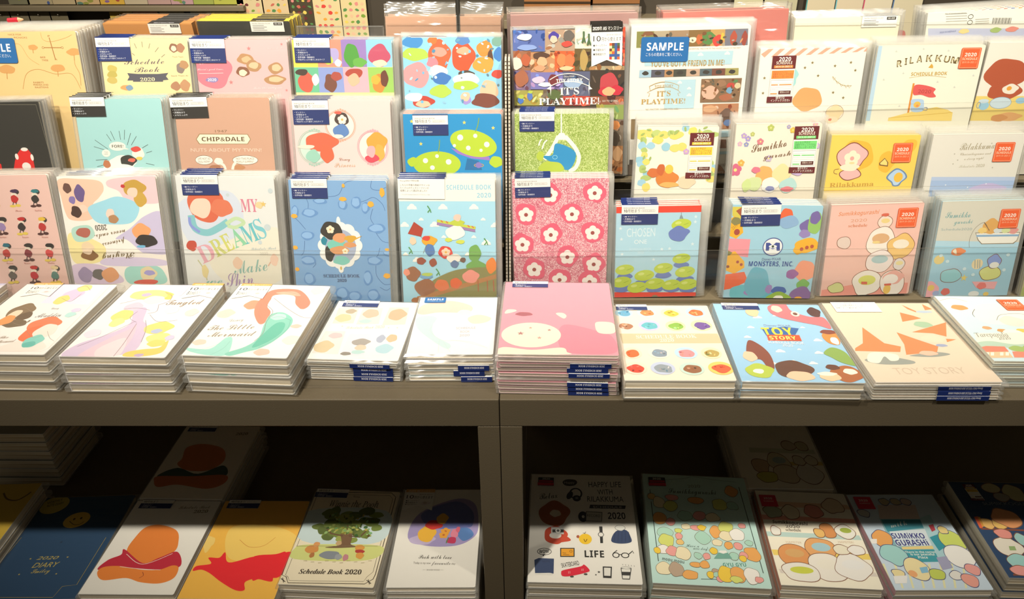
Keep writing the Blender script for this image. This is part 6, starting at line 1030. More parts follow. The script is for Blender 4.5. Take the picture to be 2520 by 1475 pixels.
planner('planner in sky blue pocket cover with little boat', True, (0.6050,0.9215,0.9405), (0.08,83.03,1.42), (113.4,136.7,4.6), 'dad7c8', 'b8d8e4', 4, 'R1',
 art=[('p','a6d2e6',[-61.9,82.6,60.4,77.2,62.8,-10.3,-63.1,-7.1]),('p','b8dcec',[-61.9,82.6,60.4,77.2,61.3,69.6,-61.6,75]),('t','6aa4a8','Sumikko',-49.7,113.7,-16.4,114.1,9.4,'S'),('t','6aa4a8','gurashi',-36.7,105.1,-11.9,105.7,7.0,'S'),
  ('t','9cb0b0','Schedule2020',-52.2,96.3,-10.8,96.1,3.4,''),('p','8a7a60',[-5.5,92.4,55.1,91.6,53.4,79.6,49.4,75.2,6.2,75.6,-0.1,81.8]),('p','f4f1e6',[-4.4,91.5,54.3,90.8,52.6,80.1,48.4,76.3,6.6,76.6,0.8,82.3]),('p','8fb4d4',[-3.7,89.1,53.9,88.5,54,85.8,-2.5,86.3]),
  ('b','e0ac60',13.9,100.9,11.2,10.4,4),('b','f0d080',3.7,95.2,5.7,4.3,3),('b','e4a098',45.3,94.1,6.6,4.6,4),('b','d8e0e0',24.5,94.7,5.7,4,6),
  ('b','d8e0a8',35.2,94.4,5.7,3.7,6),('S','7a6a58',0.43,[12.3,95,3.6,106.3,-6.9,98.4,-11.2,83.6,-9.5,71.4]),('s','6a5a48',0.72,[13,94.9,3.5,106.8]),('e','f0d88a',-47.3,54.8,7,6.6,0),
  ('b','ee9058',-23.5,65.7,9.6,5.6,5),('P','f2ead0',[-30.9,66.6,-27.2,69.6,-25,61.9]),('e','f2ddb0',6.1,47.2,7.6,7.6,0),('s','98a8a8',1.02,[1.9,53.5,4.1,41.1]),
  ('s','98a8a8',1.02,[5.6,53.4,7.8,41]),('s','98a8a8',1.02,[8.5,53.3,10.7,40.9]),('b','8a5a40',-27.2,30.9,14.7,10.7,1830),('b','9cd4dc',-27.2,30.9,14,9.9,1830),
  ('b','8a5a40',26.3,33.5,15.1,10.7,2200),('b','dce08c',26.3,33.5,14.4,9.9,2200),('b','8a5a40',28.7,50.5,9.8,10.3,2240),('b','8ea4e0',28.7,50.5,9,9.5,2240),
  ('e','f2f2ea',29.8,45.1,6.4,4.5,0),('*','f0d878',-8.2,27.3,5.3),('p','f4b4b8',[3.9,21.5,39.3,20.6,37.1,9.6,11.7,11.8]),('b','ee8078',18.4,14.8,6.2,5.2,3),
  ('b','f4b4bc',-54.3,10.3,13.3,13,5),('e','f0d070',-51.2,13.4,4.7,4.5,0),('b','e07068',-30.2,7.3,5.9,5.5,3),('e','a8b8e0',-43.1,5.2,4.7,3.9,0),
  ('e','eef2f0',9.7,3.1,7.4,4.3,0),('e','f0d070',26.8,2.6,3.9,3,0),('e','d4ecf2',-45.8,60.9,2.5,2.3,0),('e','d4ecf2',-10.1,40.6,2.5,2.4,0),
  ('e','d4ecf2',3.3,31.7,2.5,2.4,0),('e','d4ecf2',45.5,59.6,2.5,2.4,0),('e','d4ecf2',-35.5,52.1,2.5,2.4,0),('e','d4ecf2',44.4,37.7,2.5,2.4,0)],
 tags=[('price_sticker',[('m','os',22.9,124.5,25.9,0.2)])], m=(5,6,8,3))
planner('olive-cream planner in the corner after the sky blue pocket', True, (0.7422,0.9230,0.9412), (0.03,83.58,1.99), (121.1,151.2,4.6), 'c9c58e', 'f6f2ea', 2, 'R1',
 art=[('b','b4c070',-53,2.8,10.2,12.7,3),('b','e8e0c0',-43.5,47.7,16.7,20.9,4)],
 tags=[], m=(3,4,5,3))
planner('mauve notebook in puffy clear bag', True, (0.0582,1.0596,1.1526), (0.00,83.00,1.02), (170.1,138.9,16.0), 'cf9c94', 'cf9c94', 2, 'R4',
 art=[],
 tags=[], m=(5,5,7,3), bag=1)
planner('coral notebook in clear bag', True, (0.2622,1.0578,1.1536), (0.00,83.00,1.72), (167.3,142.2,14.0), 'ee8778', 'ee8778', 2, 'R4',
 art=[],
 tags=[], m=(5,5,7,3), bag=1)
planner('ivory notebook with black and white supplier label', True, (0.4250,1.0506,1.1529), (0.00,83.00,1.45), (139.5,135.4,7.0), 'efe9d0', 'f6f2ea', 3, 'R4',
 art=[],
 tags=[('label_band',[('m','bw',18.9,135.7,47.0,-0.2,'SB-005')])], m=(4,7,7,3), cl=1)
planner('white planner turned to show its barcode back', True, (0.6053,1.0499,1.1553), (0.01,83.00,3.30), (139.6,142.2,6.0), 'f2efe2', 'f6f2ea', 4, 'R4',
 art=[('p','c4c9e4',[-67,122.6,75.1,114.4,78.2,98.7,-64.8,106.9]),('s','f0a040',2.43,[-37.3,143.3,-32.5,143.5]),('s','c03a3a',2.43,[-27.6,143.2,-22.8,143.4]),('s','4a60b8',2.43,[-18,143.1,-13.2,143.3]),
  ('s','f0a040',2.43,[-8.3,143,-3.5,143.2]),('s','c03a3a',2.43,[1.3,142.9,6.1,143.1]),('s','4a60b8',2.43,[11,142.8,15.7,143]),('s','f0a040',2.43,[20.6,142.7,25.4,142.9]),
  ('s','c03a3a',2.43,[30.2,142.6,35,142.8]),('s','4a60b8',2.43,[39.8,142.5,44.6,142.7]),('s','f0a040',2.43,[49.5,142.4,54.2,142.6]),('s','c03a3a',2.43,[59.1,142.3,63.8,142.5]),
  ('s','4a60b8',2.43,[68.7,142.2,73.5,142.4]),('s','9a968a',0.65,[-45.8,139.2,-17.8,138.6]),('s','9a968a',0.65,[-45.3,136.2,-17.3,135.6]),('s','9a968a',0.65,[-44.8,133.1,-16.8,132.5]),
  ('s','9a968a',0.65,[-44.4,130,-16.3,129.4]),('t','6a6860','Fit-Communication',-46.8,138.8,-18.9,138.7,1.7,''),('s','6a6a62',1.03,[18.3,131,18,123.8]),('s','6a6a62',0.54,[19.8,130.9,19.4,123.8]),
  ('s','6a6a62',0.54,[21.2,130.8,20.8,123.7]),('s','6a6a62',1.03,[22.6,130.7,22.2,123.6]),('s','6a6a62',0.54,[24,130.6,23.6,123.5]),('s','6a6a62',0.54,[25.4,130.6,25,123.4]),
  ('s','6a6a62',1.03,[26.8,130.5,26.4,123.4]),('s','6a6a62',0.54,[28.2,130.4,27.9,123.3]),('s','6a6a62',0.54,[29.6,130.3,29.3,123.2]),('s','6a6a62',1.03,[31,130.2,30.7,123.1]),
  ('s','6a6a62',0.54,[32.4,130.2,32.1,123]),('s','6a6a62',0.54,[33.8,130.1,33.5,122.9]),('s','6a6a62',1.03,[35.3,130,34.9,122.9]),('s','6a6a62',0.54,[36.7,129.9,36.3,122.8]),
  ('s','6a6a62',0.54,[38.1,129.8,37.7,122.7]),('s','6a6a62',1.03,[39.5,129.7,39.2,122.6]),('s','6a6a62',0.54,[40.9,129.7,40.6,122.5]),('s','6a6a62',0.54,[42.3,129.6,42,122.5]),
  ('o','5a5a52',-12.3,134.3,3.3,2.6,0.65),('o','5a5a52',-12.2,127.1,3.3,2.6,0.65),('s','b0ac9e',0.65,[-5.7,130.3,12.6,130.3]),('s','b0ac9e',0.65,[-5.3,127.7,13,127.7]),
  ('s','b0ac9e',0.65,[-4.9,125.2,13.4,125.1]),('b','f0d890',-18.5,116.2,6.6,3.2,3),('b','a8c070',23.8,115.3,7.6,3.2,4),('b','e89080',45.4,115.1,8.7,3.2,4),
  ('t','7a86b8','2020 SCHEDULE',-50.9,115.5,-29.3,116.3,1.9,'')],
 tags=[], m=(7,5,7,3))
planner('white planner with lavender tint at the table corner', False, (-0.7651,0.7444,0.9666), (-1.75,0.00,0.00), (111.6,162.5,9.0), 'ebe6ee', 'f6f2ea', 4, 'T0',
 art=[('b','d4d0ec',41,155.6,32.9,16.5,3)],
 tags=[], m=(3,6,4,3))
planner('planner with dark swirl and orange-red swash', False, (-0.6075,0.7059,0.9724), (-0.93,0.00,0.00), (119.6,165.9,11.0), 'f7efe9', 'f6f2ea', 4, 'T0',
 art=[('p','eadff0',[-11.5,167.6,43.8,163.9,49.3,112.9,-13.2,116.1]),('P','f2e6dc',[0,15.7,26.4,35,52.7,16.6,43.1,7.3,5.8,6.7]),('s','d8b8a8',0.37,[-60.7,4.4,53.3,7,57.3,13.2,51.8,162.5]),('b','e4c8e4',15.9,138.1,12.7,16.5,4),
  ('b','f0dc90',21.9,156,8.6,9.5,3),('b','f0d880',9,125,8.4,11.7,5),('b','8a7458',-24.9,95.3,15,18.8,4),('b','6f5c46',-13.5,83.4,8.1,11,6),
  ('b','7a6850',-15.2,66.5,13.9,9.5,3),('b','f2d8bc',-28.1,87.2,6.2,12.4,2),('S','7a6850',2.12,[-12.6,66.6,-2.2,69.3,-0.7,74.5]),('b','f0a060',-29.3,74,8,12.1,3),
  ('b','f0845c',22,64.6,18.5,17.5,4),('b','ee7a50',19.4,44.6,11.6,17.5,5),('b','f6e4d8',32,49.7,11.7,17,3),('b','8cd0c4',30.7,27.9,10.7,13.1,4),
  ('b','6cbcb0',29.8,20.8,7.1,6.5,6),('S','9a8878',0.41,[-33.7,100.6,-24.4,103.5,-9.7,92.8]),('S','9a8878',0.4,[-19.4,69,-6.3,62.8,-2.8,68]),('S','9a8878',0.4,[7.3,66.9,16,74.8,36.4,67.4]),
  ('S','9a8878',0.39,[10,49.3,26.4,35,33.9,39.9]),('S','9a8878',0.39,[34.6,49.7,45.7,35.3,54.9,28.3]),('S','9a8878',0.42,[6.6,129.2,22.5,120.9,25.6,141.2]),('S','9a8878',0.43,[11.8,155.8,20.1,162,32.2,150.1]),
  ('t','8a8a8a','Aladdin',0.9,80.3,30.6,83.4,11.1,'S'),('t','a0a0a0','Disney',9.2,100.4,18.3,101.4,5.7,'S'),('b','bce0dc',40.7,88.3,6.2,6.6,5),('b','d8d0e8',41.6,99.1,5.5,5.5,3),
  ('t','a89078','Mermaid',-8.3,22.6,9.9,25.2,7.3,'S'),('t','a89078','The',-13,32,-2.3,33.3,6.3,'S')],
 tags=[('ribbon_tag',[('m','rt',-49.2,167,37.1,1.9,'gold','2020年 B6 マンスリー','0')])], m=(3,7,4,3), pr=1)
planner('planner with lilac gown-like swirls and gold ribbons', False, (-0.4703,0.7012,0.9720), (-1.50,0.00,0.00), (120.6,170.1,10.8), 'f6eeec', 'f6f2ea', 4, 'T0',
 art=[('P','d8c4dc',[-27.1,106.1,-12.6,109.2,-2.7,80,6.2,70,15.4,45.4,18.4,10.3,-14.4,0.9,-56.3,-0.2,-52.7,24.5,-27.1,49.1,-14.9,72]),('P','e6c8d4',[-22.1,39.5,-8.7,59.5,-5.7,69.7,3.6,40.2,4.6,7.7,-7,1.1,-39.1,0.3]),('P','f0d8dc',[-23.7,18.3,-4.1,40,7.1,7.8,-2.1,1.3,-19.3,0.8]),('b','e4ccdc',-30.4,111.5,11,10.9,4),
  ('b','f2dc84',-33.3,89.7,11.9,14.7,3),('b','f4e298',-32.1,74.1,8,10.3,5),('b','f2da80',24.2,62.9,17,13.7,4),('b','f4e090',34.3,41,14.1,10.5,6),
  ('b','f2d878',37.2,29.2,10.1,7.7,3),('P','f0d070',[12.7,1.6,12.2,10.1,26.9,16.2,44.1,20.1,46.3,31.8,49.1,34.3,52,11.2,34.9,2.2]),('b','f4e294',-23.1,142.9,26.9,12.8,5),('P','f0d06a',[-8.7,152.1,3.2,146.5,7.5,132.1,-2.9,133.3,-0.5,140.6]),
  ('b','f8ece2',-12.8,130.2,12.6,10.6,3),('b','b8c0dc',25,55.4,6.5,4.9,4),('b','c8b0cc',28.9,4.3,4.9,3.4,2),('b','c8b8d4',-28.7,142.8,6.2,4.5,4),
  ('S','a08c94',0.53,[-10.8,77.2,-20.4,61.7,-34.9,39.2,-50.1,19.9]),('S','a08c94',0.53,[-7,72.2,-0.7,30.6,1.6,1.3]),('S','a08c94',0.53,[0,80.1,10.3,60,18.4,31.1]),('S','a08c94',0.54,[-19.6,100.8,-21.3,84.8,-8.2,74.7]),
  ('S','a08c94',0.54,[-0.9,93.2,14.5,77.9,27.8,78.3,38.6,81.1]),('S','a08c94',0.55,[-51.1,119.3,-41.4,125.2,-28.8,134.1]),('S','a08c94',0.55,[-40,105.7,-23.6,108.9,-5.9,103.9]),('S','a08c94',0.55,[-1.4,117.8,3.5,101.4,-4.9,95.8]),
  ('S','a08c94',0.57,[-7.3,149.2,5.1,140.7,7.3,126.4,-1.4,117.8]),('P','dcd2e4',[4.9,170.6,16.5,170.9,16.4,141,8.3,149.6]),('b','e8e0e8',21.3,104.6,8.2,8.8,3),('b','f4d8d4',48.2,99.9,8.1,8.7,4),
  ('b','e6dce8',-47.8,48.6,9.1,9.9,3),('b','d4cce4',47.1,41.4,5.1,5.7,3),('t','9a8468','Tangled',7.2,117.4,51.9,120.6,14.1,'S')],
 tags=[('ribbon_tag',[('m','rt',19.3,173.4,40.8,1.5,'gold','2020年 B6 ウィークリー','0')])], m=(4,7,5,4), pr=1)
planner('planner with big teal tail curve and script title', False, (-0.3326,0.6995,0.9731), (-3.16,0.00,0.00), (119.7,169.2,11.2), 'f4f1ec', 'f6f2ea', 4, 'T0',
 art=[('P','a8dcd0',[-62.7,14.9,-34.3,14.2,-25.2,38.2,-16.5,36.2,-9.7,4.3,-28.5,1,-51.2,6.5]),('b','f4d4c8',-48,92.6,10.8,10.2,4),('b','f2d0c0',-51.6,27.2,7.6,6.5,3),('b','f0a080',-22.5,115.8,11,11.7,3),
  ('S','8fbcae',0.37,[-56.1,6.2,-40.5,13.9,-26.6,26.2]),('S','8fbcae',0.37,[-28.5,1,-19.3,15,-17.2,31.5]),('t','a09486','Disney',-36.1,73.3,-19.9,76.8,8.3,'S'),('t','96826a','The Little',-54,53.1,-0.8,59.6,12.4,'S'),
  ('t','96826a','Mermaid',-47.7,38.8,6.4,44.2,12.0,'S'),('P','f08e74',[-13,153.8,14.3,158.9,30.2,150.3,46.8,125.3,43.8,108.5,28.8,115.9,11.1,134.7,-3.9,136.7,-4.1,114.1,5.8,98.3,7.7,74.7,0.7,71.8,-14.4,97.1,-19.3,124.4]),('P','f4b49c',[-5.2,148.3,16.5,152.5,28.8,141.4,8.1,143.2]),('P','fbf2ea',[-6.3,139.5,20.4,141,30.6,118.8,56.5,90.4,53.6,82.4,28.4,96.8,7,106.4]),
  ('P','8fd0be',[7.8,93,20.7,99.1,38.1,84.2,40.6,61.3,33.1,34.2,21.4,17.3,9.1,9.8,-5.1,1.2,-12.3,6.4,4.6,21,12.7,40.2,8.2,69.6]),('P','6cbea8',[20.1,70.3,32.3,73.5,34.9,51.2,24.7,29.1,12.2,21.4]),('b','bfe6da',19,88.3,9.4,7.7,3),('S','8a7c70',0.54,[14.4,97.4,8.5,79.9,14.2,50,10.3,33]),
  ('S','8a7c70',0.56,[-2.9,133.9,24.7,107.4,47.1,89.9,60,88]),('S','8a7c70',0.55,[-6.5,116.7,7.6,101.1,7.9,85.1]),('S','b88a78',0.43,[-10.9,148,5.1,151.9,27.8,144.3]),('S','b88a78',0.41,[-13,119.2,-9,97.4,1.8,79.6]),
  ('S','6aa898',0.4,[36.3,81.5,39.3,61.3,32.2,36.5,20.5,19.5]),('S','6aa898',0.4,[11.9,85.3,21.7,88.5,36.3,81.5]),('b','f4c4b4',27.6,10.8,8.7,7.1,3),('b','f6dcd4',46.8,157.1,8.6,11,3),
  ('b','f2c8b8',47.6,68,6.6,4.2,4),('b','dce8d8',52.6,37.7,10.2,9.8,3)],
 tags=[('ribbon_tag',[('m','rt',-57.4,168,40.1,1.8,'gold','2020年 B6 ウィークリー','0')])], m=(4,5,5,4), pr=1)
planner('frosted planner with six misty pastel panels', False, (-0.2087,0.7260,0.9580), (-2.73,0.00,0.00), (106.5,136.7,4.2), 'f3efe5', 'f6f2ea', 5, 'T0',
 art=[('p','efe2cc',[-48.3,118.4,-21.8,119.7,-19.8,81,-46,79.7]),('p','f0dccf',[-16.8,119.9,9,121.1,12.3,81.2,-15.6,78.5]),('p','e8d6c8',[17.2,123,43,124.2,45.7,81.4,17,78.7]),('p','eedcd6',[-49,61.2,-24.6,62.3,-20,10.9,-51.7,11.7]),
  ('p','dfdae2',[-17.5,56.2,8.4,56.2,10.3,10,-16.8,8.7]),('p','d8e2e4',[15.2,56.5,41.1,56.5,46.4,11.7,16.7,10.3]),('b','d8c8a0',-35.8,93.7,9.8,10.1,3),('b','b8a890',-30.3,110.7,7.1,5.8,4),
  ('b','ecb8a0',-3.4,106.4,9.9,11.4,3),('b','bcd8d0',-5.9,87,8.3,4.9,4),('b','d8b090',31,105.2,11.3,14.1,5),('b','d4c09a',-41.6,26.5,11.8,12.4,4),
  ('b','e8c0c0',-34,51.6,8.1,6.7,3),('b','a8a098',0.6,38.3,11.3,7.5,4),('b','e4c4ac',3,26.2,6.6,6.4,3),('b','b8d4d0',2.1,16.6,7.8,4.3,5),
  ('b','dcb894',35.9,48.7,6.2,9.1,3),('b','b4d0d8',31.7,25.2,10.5,9.7,4),('b','b0b4c4',22.8,46.8,5.3,8.6,4),('b','90887c',-11.3,12.5,6,3.8,3),
  ('t','d4c8b4','Schedule Book 2020',-26,67.5,21.4,71.3,7.0,'S'),('*','d8c8a0',-31.8,73.7,1.4),('*','d8c8a0',26.7,72.6,1.4),('*','d8c8a0',37.6,73.1,1.4)],
 tags=[('label_band',[('m','jf',-45.2,136.7,46.8,2.0,'B6 マンスリー')])], m=(3,4,4,3), flip=[1,2,3,4])
planner('pearl white planner with faint coral and teal swash', False, (-0.0956,0.7260,0.9640), (0.14,0.00,0.00), (100.6,135.0,5.7), 'f0e9e6', 'f6f2ea', 5, 'T0',
 art=[('P','d6e8ea',[-49.1,133.6,51.3,136.3,51.2,96.1,13.6,104.6,-20.6,82.6,-48.2,82.7]),('P','f4cabc',[-50,96.4,-44,116.1,-10.9,126.1,17.3,113.1,14.2,96.2,-22.1,96.3,-40.9,90.8]),('P','f4d0c0',[15.2,82.6,28.5,90.7,44.2,82.5,37.8,71.8,21.6,69.2]),('b','f6e4da',10,96.2,8.4,7.2,3),
  ('P','c4e2da',[-48.9,82.7,-35,88.1,-23.4,82.7,-26.8,64.1,-21.5,41.1,-1.2,21.5,-5.4,12,-28.9,36.2,-45.1,59]),('S','c0cfc8',0.41,[-26.8,64.1,-28,51.2,-12.6,31.2,11.3,28.7,42.1,14.3]),('S','c0cfc8',0.39,[-15.2,31.2,-13.7,5]),('S','c0cfc8',0.39,[-9.5,26.4,0.4,5]),
  ('S','c0cfc8',0.39,[-2.1,31.2,24.5,26.3,43.4,13.1]),('o','c4d8dc',24.2,115.9,2,2.9,0.43),('o','c4d8dc',38.2,118.8,2,2.9,0.43),('o','c4d8dc',43.8,121.6,2,2.9,0.43),
  ('o','c4d8dc',43.2,104.5,2,2.8,0.42),('o','c4d8dc',30.5,104.5,2,2.8,0.42),('t','b4a8b0','SCHEDULE',2.7,55.5,26.5,56.7,5.2,''),('t','b4a8b0','BOOK',8.7,47.3,20.1,48.1,5.1,''),
  ('t','b4a8b0','2020',8.3,38.8,20.3,39.8,5.0,'')],
 tags=[('sample_sticker',[('m','ss',-43.9,133.9,27.3,-0.1)])], m=(3,4,3,3), flip=[2,3,4], jl_copy=1)
planner('pink planner with cream oval on the tall pile', False, (0.0287,0.6980,0.9834), (-1.30,0.00,0.00), (134.8,170.8,4.4), 'e99aa8', 'f6dcd8', 9, 'T0',
 art=[('P','e3899a',[8.3,65.1,46.6,51.1,63.6,37,62.6,4.7,9.8,5.8,0.2,35.5]),('e','f6e6cc',-31,41.5,34.5,27,0),('P','f6e6cc',[-63.7,89.3,-61.5,98.7,-52,98.9,-51.2,94.9]),('P','f6e6cc',[-2.1,90.7,6,92.2,10.6,85.7,7.1,79.1]),
  ('P','f6e6cc',[44.2,65.9,49.1,72.4,65.9,68.9,65.7,47.8,47.7,47.4]),('P','f6e6cc',[-65.6,-0.4,-62.1,14.3,-29.7,9.4,3.8,14.7,9.8,5.8,9.1,0.9]),('b','a8626c',-40.9,88.5,10,4.8,3),('*','b07a78',-43.3,44.1,4.4),
  ('*','c89a90',-21.4,35,3.3),('*','b07a78',-10,52.2,2.8),('*','c89a90',-32.1,56.7,2.6)],
 tags=[('label_band',[('m','jf',-58.2,169.9,46.2,1.3,'B6 マンスリー')])], m=(3,3,4,3), flip=[2,3,4,6,7,8], jl_copy=1)
planner('cream planner with rows of small round vignettes', False, (0.1659,0.6888,0.9477), (-0.32,0.00,0.00), (125.6,168.9,11.8), 'f4e4d0', 'f6f2ea', 2, 'T0',
 art=[('p','d6c4a0',[-59,98.9,61.8,99.6,63.2,77.5,-57.7,76.3]),('t','f2ead8','SCHEDULE BOOK',-39.2,87.4,34.9,89.8,8.2,'r'),('t','f2ead8','2020',-11.2,80,6,81.1,7.0,'r'),('e','bcd8e4',-48.7,149.3,11.4,10.2,0),
  ('b','6aa8c8',-48.1,148.2,8.2,6.7,1235),('n','6aa8c8',[-54,152.9,-42.6,152.9,-43.4,144.8,-54.8,144.7],5,1.14,2.85,1570),('e','bfe0dc',-19.3,150.9,12.1,12,0),('b','d88a50',-18.7,149.8,8.7,7.9,1440),
  ('n','d88a50',[-24.9,155,-12.7,155.1,-13.9,145.6,-26,145.5],5,1.14,2.85,1770),('e','f4dcc0',11.8,149.7,12.5,12,0),('b','e8c048',12.4,148.5,9,7.9,1660),('n','e8c048',[6.2,153.8,18.8,153.9,17.2,144.4,4.8,144.3],5,1.14,2.85,1995),
  ('e','b8d8ec',44.1,151.3,12.5,12.6,0),('b','e8743c',44.6,150.1,9,8.3,1885),('n','e8743c',[38.6,155.6,51.2,155.7,49.3,145.7,36.9,145.6],5,1.14,2.85,2215),('e','f0dcd0',-49.8,117.3,11.8,11.2,0),
  ('b','b07858',-49.2,116.2,8.5,7.4,1250),('n','b07858',[-55.3,121.2,-43.5,121.2,-44.5,112.3,-56.2,112.3],5,1.11,2.76,1702),('e','c8c4e4',-19.9,118.5,13.3,12.9,0),('b','68b8c4',-19.4,117.5,9.6,8.5,1465),
  ('n','68b8c4',[-26,123,-12.7,123.1,-14.1,112.8,-27.3,112.8],5,1.11,2.77,1913),('e','e8e0b0',13.1,117.6,12.4,12.4,0),('b','8cb84c',13.6,116.6,8.9,8.2,1705),('n','8cb84c',[7.5,121.9,20,122,18.4,112.2,6,112.1],5,1.11,2.76,2157),
  ('e','d8e4b0',45.8,118.9,13.3,13,0),('b','7a5aa0',46.3,117.8,9.6,8.6,1940),('n','7a5aa0',[40,123.4,53.3,123.4,51.3,113.2,38.1,113.1],5,1.11,2.77,2388),('e','f4d8c4',-48.3,55.2,11.5,11.9,0),
  ('b','e87038',-47.8,54.2,8.2,7.8,1310),('n','e87038',[-53.6,59.3,-42.1,59.3,-43.2,49.9,-54.6,49.8],5,1.04,2.6,2010),('e','f0e4d4',-16.3,56,13,12.4,0),('b','8a98a8',-15.8,55.1,9.4,8.2,1555),
  ('n','8a98a8',[-22.3,60.3,-9.2,60.4,-10.6,50.6,-23.6,50.5],5,1.04,2.61,2252),('e','bcdcec',15.5,55.5,13.6,12.5,0),('b','ee9498',16,54.6,9.7,8.2,1800),('n','ee9498',[9.5,59.8,23.1,59.9,21.3,50,7.8,50],5,1.04,2.6,2500),
  ('e','e8e0bc',45.5,55.7,12,12,0),('b','b8a058',45.9,54.7,8.6,7.9,2030),('n','b8a058',[40.3,59.8,52.3,59.9,50.4,50.4,38.5,50.4],5,1.04,2.6,2730),('e','f2dcc8',-48,23.6,13.6,12.3,0),
  ('b','dc4a34',-47.5,22.7,9.8,8.1,1340),('n','dc4a34',[-54.4,27.8,-40.7,27.9,-41.9,18.1,-55.4,18.1],5,1.01,2.52,2178),('e','c4cce4',-16.5,23.7,14.1,13,0),('b','98a0a8',-16,22.9,10.2,8.6,1590),
  ('n','98a0a8',[-22.9,28.2,-8.7,28.3,-10.3,18,-24.3,18],5,1.01,2.52,2428),('e','c8e0d4',16.8,23,14.1,13,0),('b','9a6644',17.3,22.2,10.2,8.6,1855),('n','9a6644',[10.6,27.5,24.8,27.6,22.8,17.3,8.8,17.3],5,1.01,2.52,2697),
  ('e','f0d070',50.2,24.1,14.5,13.2,0),('b','e8643c',50.7,23.2,10.4,8.7,2118),('n','e8643c',[43.9,28.6,58.5,28.7,56.2,18.4,41.8,18.3],5,1.01,2.52,2956)],
 tags=[('label_band',[('m','jf',-57.6,167.9,40.5,0.3,'B6 ウィークリー')])], m=(2,4,4,4))
planner('sky planner with yellow and red block title logo', False, (0.3039,0.6882,0.9468), (-1.41,0.00,0.00), (138.2,175.9,10.9), '9fcae8', 'f6f2ea', 2, 'T0',
 art=[('c','f7f4ec',-18.6,140.3,6.5),('c','f7f4ec',-32.6,115.6,5),('c','f7f4ec',32.3,117.2,3.3),('c','f7f4ec',42.2,86.6,5.9),
  ('c','f7f4ec',-9.9,60.9,6.3),('c','f7f4ec',13.8,66.3,2.9),('c','f7f4ec',34.9,58.5,5.7),('c','f7f4ec',0.3,41.3,3.1),
  ('c','f7f4ec',-24.3,35,4.3),('c','f7f4ec',21.7,36.2,5.6),('c','f7f4ec',-42,92.1,4.9),('c','f7f4ec',5.1,145,3.7),
  ('P','cf7a80',[3.3,172.1,25.2,178.5,29.8,158.3,48.6,144.7,66.1,142.4,67.3,115.4,53.2,123,33.4,130.6,11.1,141,0.5,154.8]),('b','eed8c0',11.3,163.6,6.6,9,3),('e','f2e4d0',32.2,151.3,5.4,6.5,0),('e','7a4a40',32.2,151.3,2.9,3.5,0),
  ('b','5a3a38',57.7,156.2,8.6,11.9,4),('P','8a4a38',[-43.7,84.5,-32.1,77.3,-24.2,55.8,-25.4,28.3,-32.8,21.4,-37.4,43.9,-52.9,43.5]),('b','f2c8a8',-48.7,50.5,7.8,11.1,3),('b','b8c84c',-44.1,21.1,16.4,13.7,4),
  ('b','f4f0e4',-45.6,20,5.8,5,2),('b','6a4434',-4.4,24.3,21.5,18.5,5),('b','f0c8a8',-0.6,11.3,15,9.9,3),('b','e89048',60.7,94.6,10.8,16.1,4),
  ('b','8a4838',60.7,107.4,9.6,5.5,3),('b','f4efe6',62.3,87.1,4.6,9,2),('P','8cac58',[40.5,59.8,53.5,72.1,66.1,62.8,69.3,41.9,70,32.9,55.7,39.3,46.6,50.6]),('b','b0683c',53.3,17,17.5,16.2,6),
  ('b','f2ecdc',58.5,21.5,7.5,6.1,3),('b','6a3f30',41.3,29.9,7.6,5.7,3),('b','f0cca8',32.7,11.1,11.2,9.1,3),('b','f4ecdc',30.7,16.4,11.3,3.7,4),
  ('b','f4c8a0',-22.4,154.2,8.6,10.5,4),('t','9aa8c0','Disney·PIXAR',-15.3,119.2,18.4,119,5.0,''),('p','3a68a8',[-19.9,115.9,-0.9,116.4,9.4,118.8,26.8,115,17.5,98.6,-0.9,95.1,-17.9,97.3]),('t','f4d63c','TOY',-20.5,97.7,17.5,98.6,17.8,'B'),
  ('p','e2522e',[-17.2,99.1,22.8,99.3,22.2,85.6,-18.4,85.6]),('t','f6e678','STORY',-15.5,88.2,17.1,88.5,7.9,'B'),('t','eef2f4','SCHEDULE BOOK',-20.2,79.6,23.5,77.5,6.7,''),('t','eef2f4','2020',-4.7,73.1,8.1,72,5.7,'')],
 tags=[('label_band',[('m','jf',-58.7,180.6,47.7,-3.8,'B6 ウィークリー')])], m=(4,3,4,4))
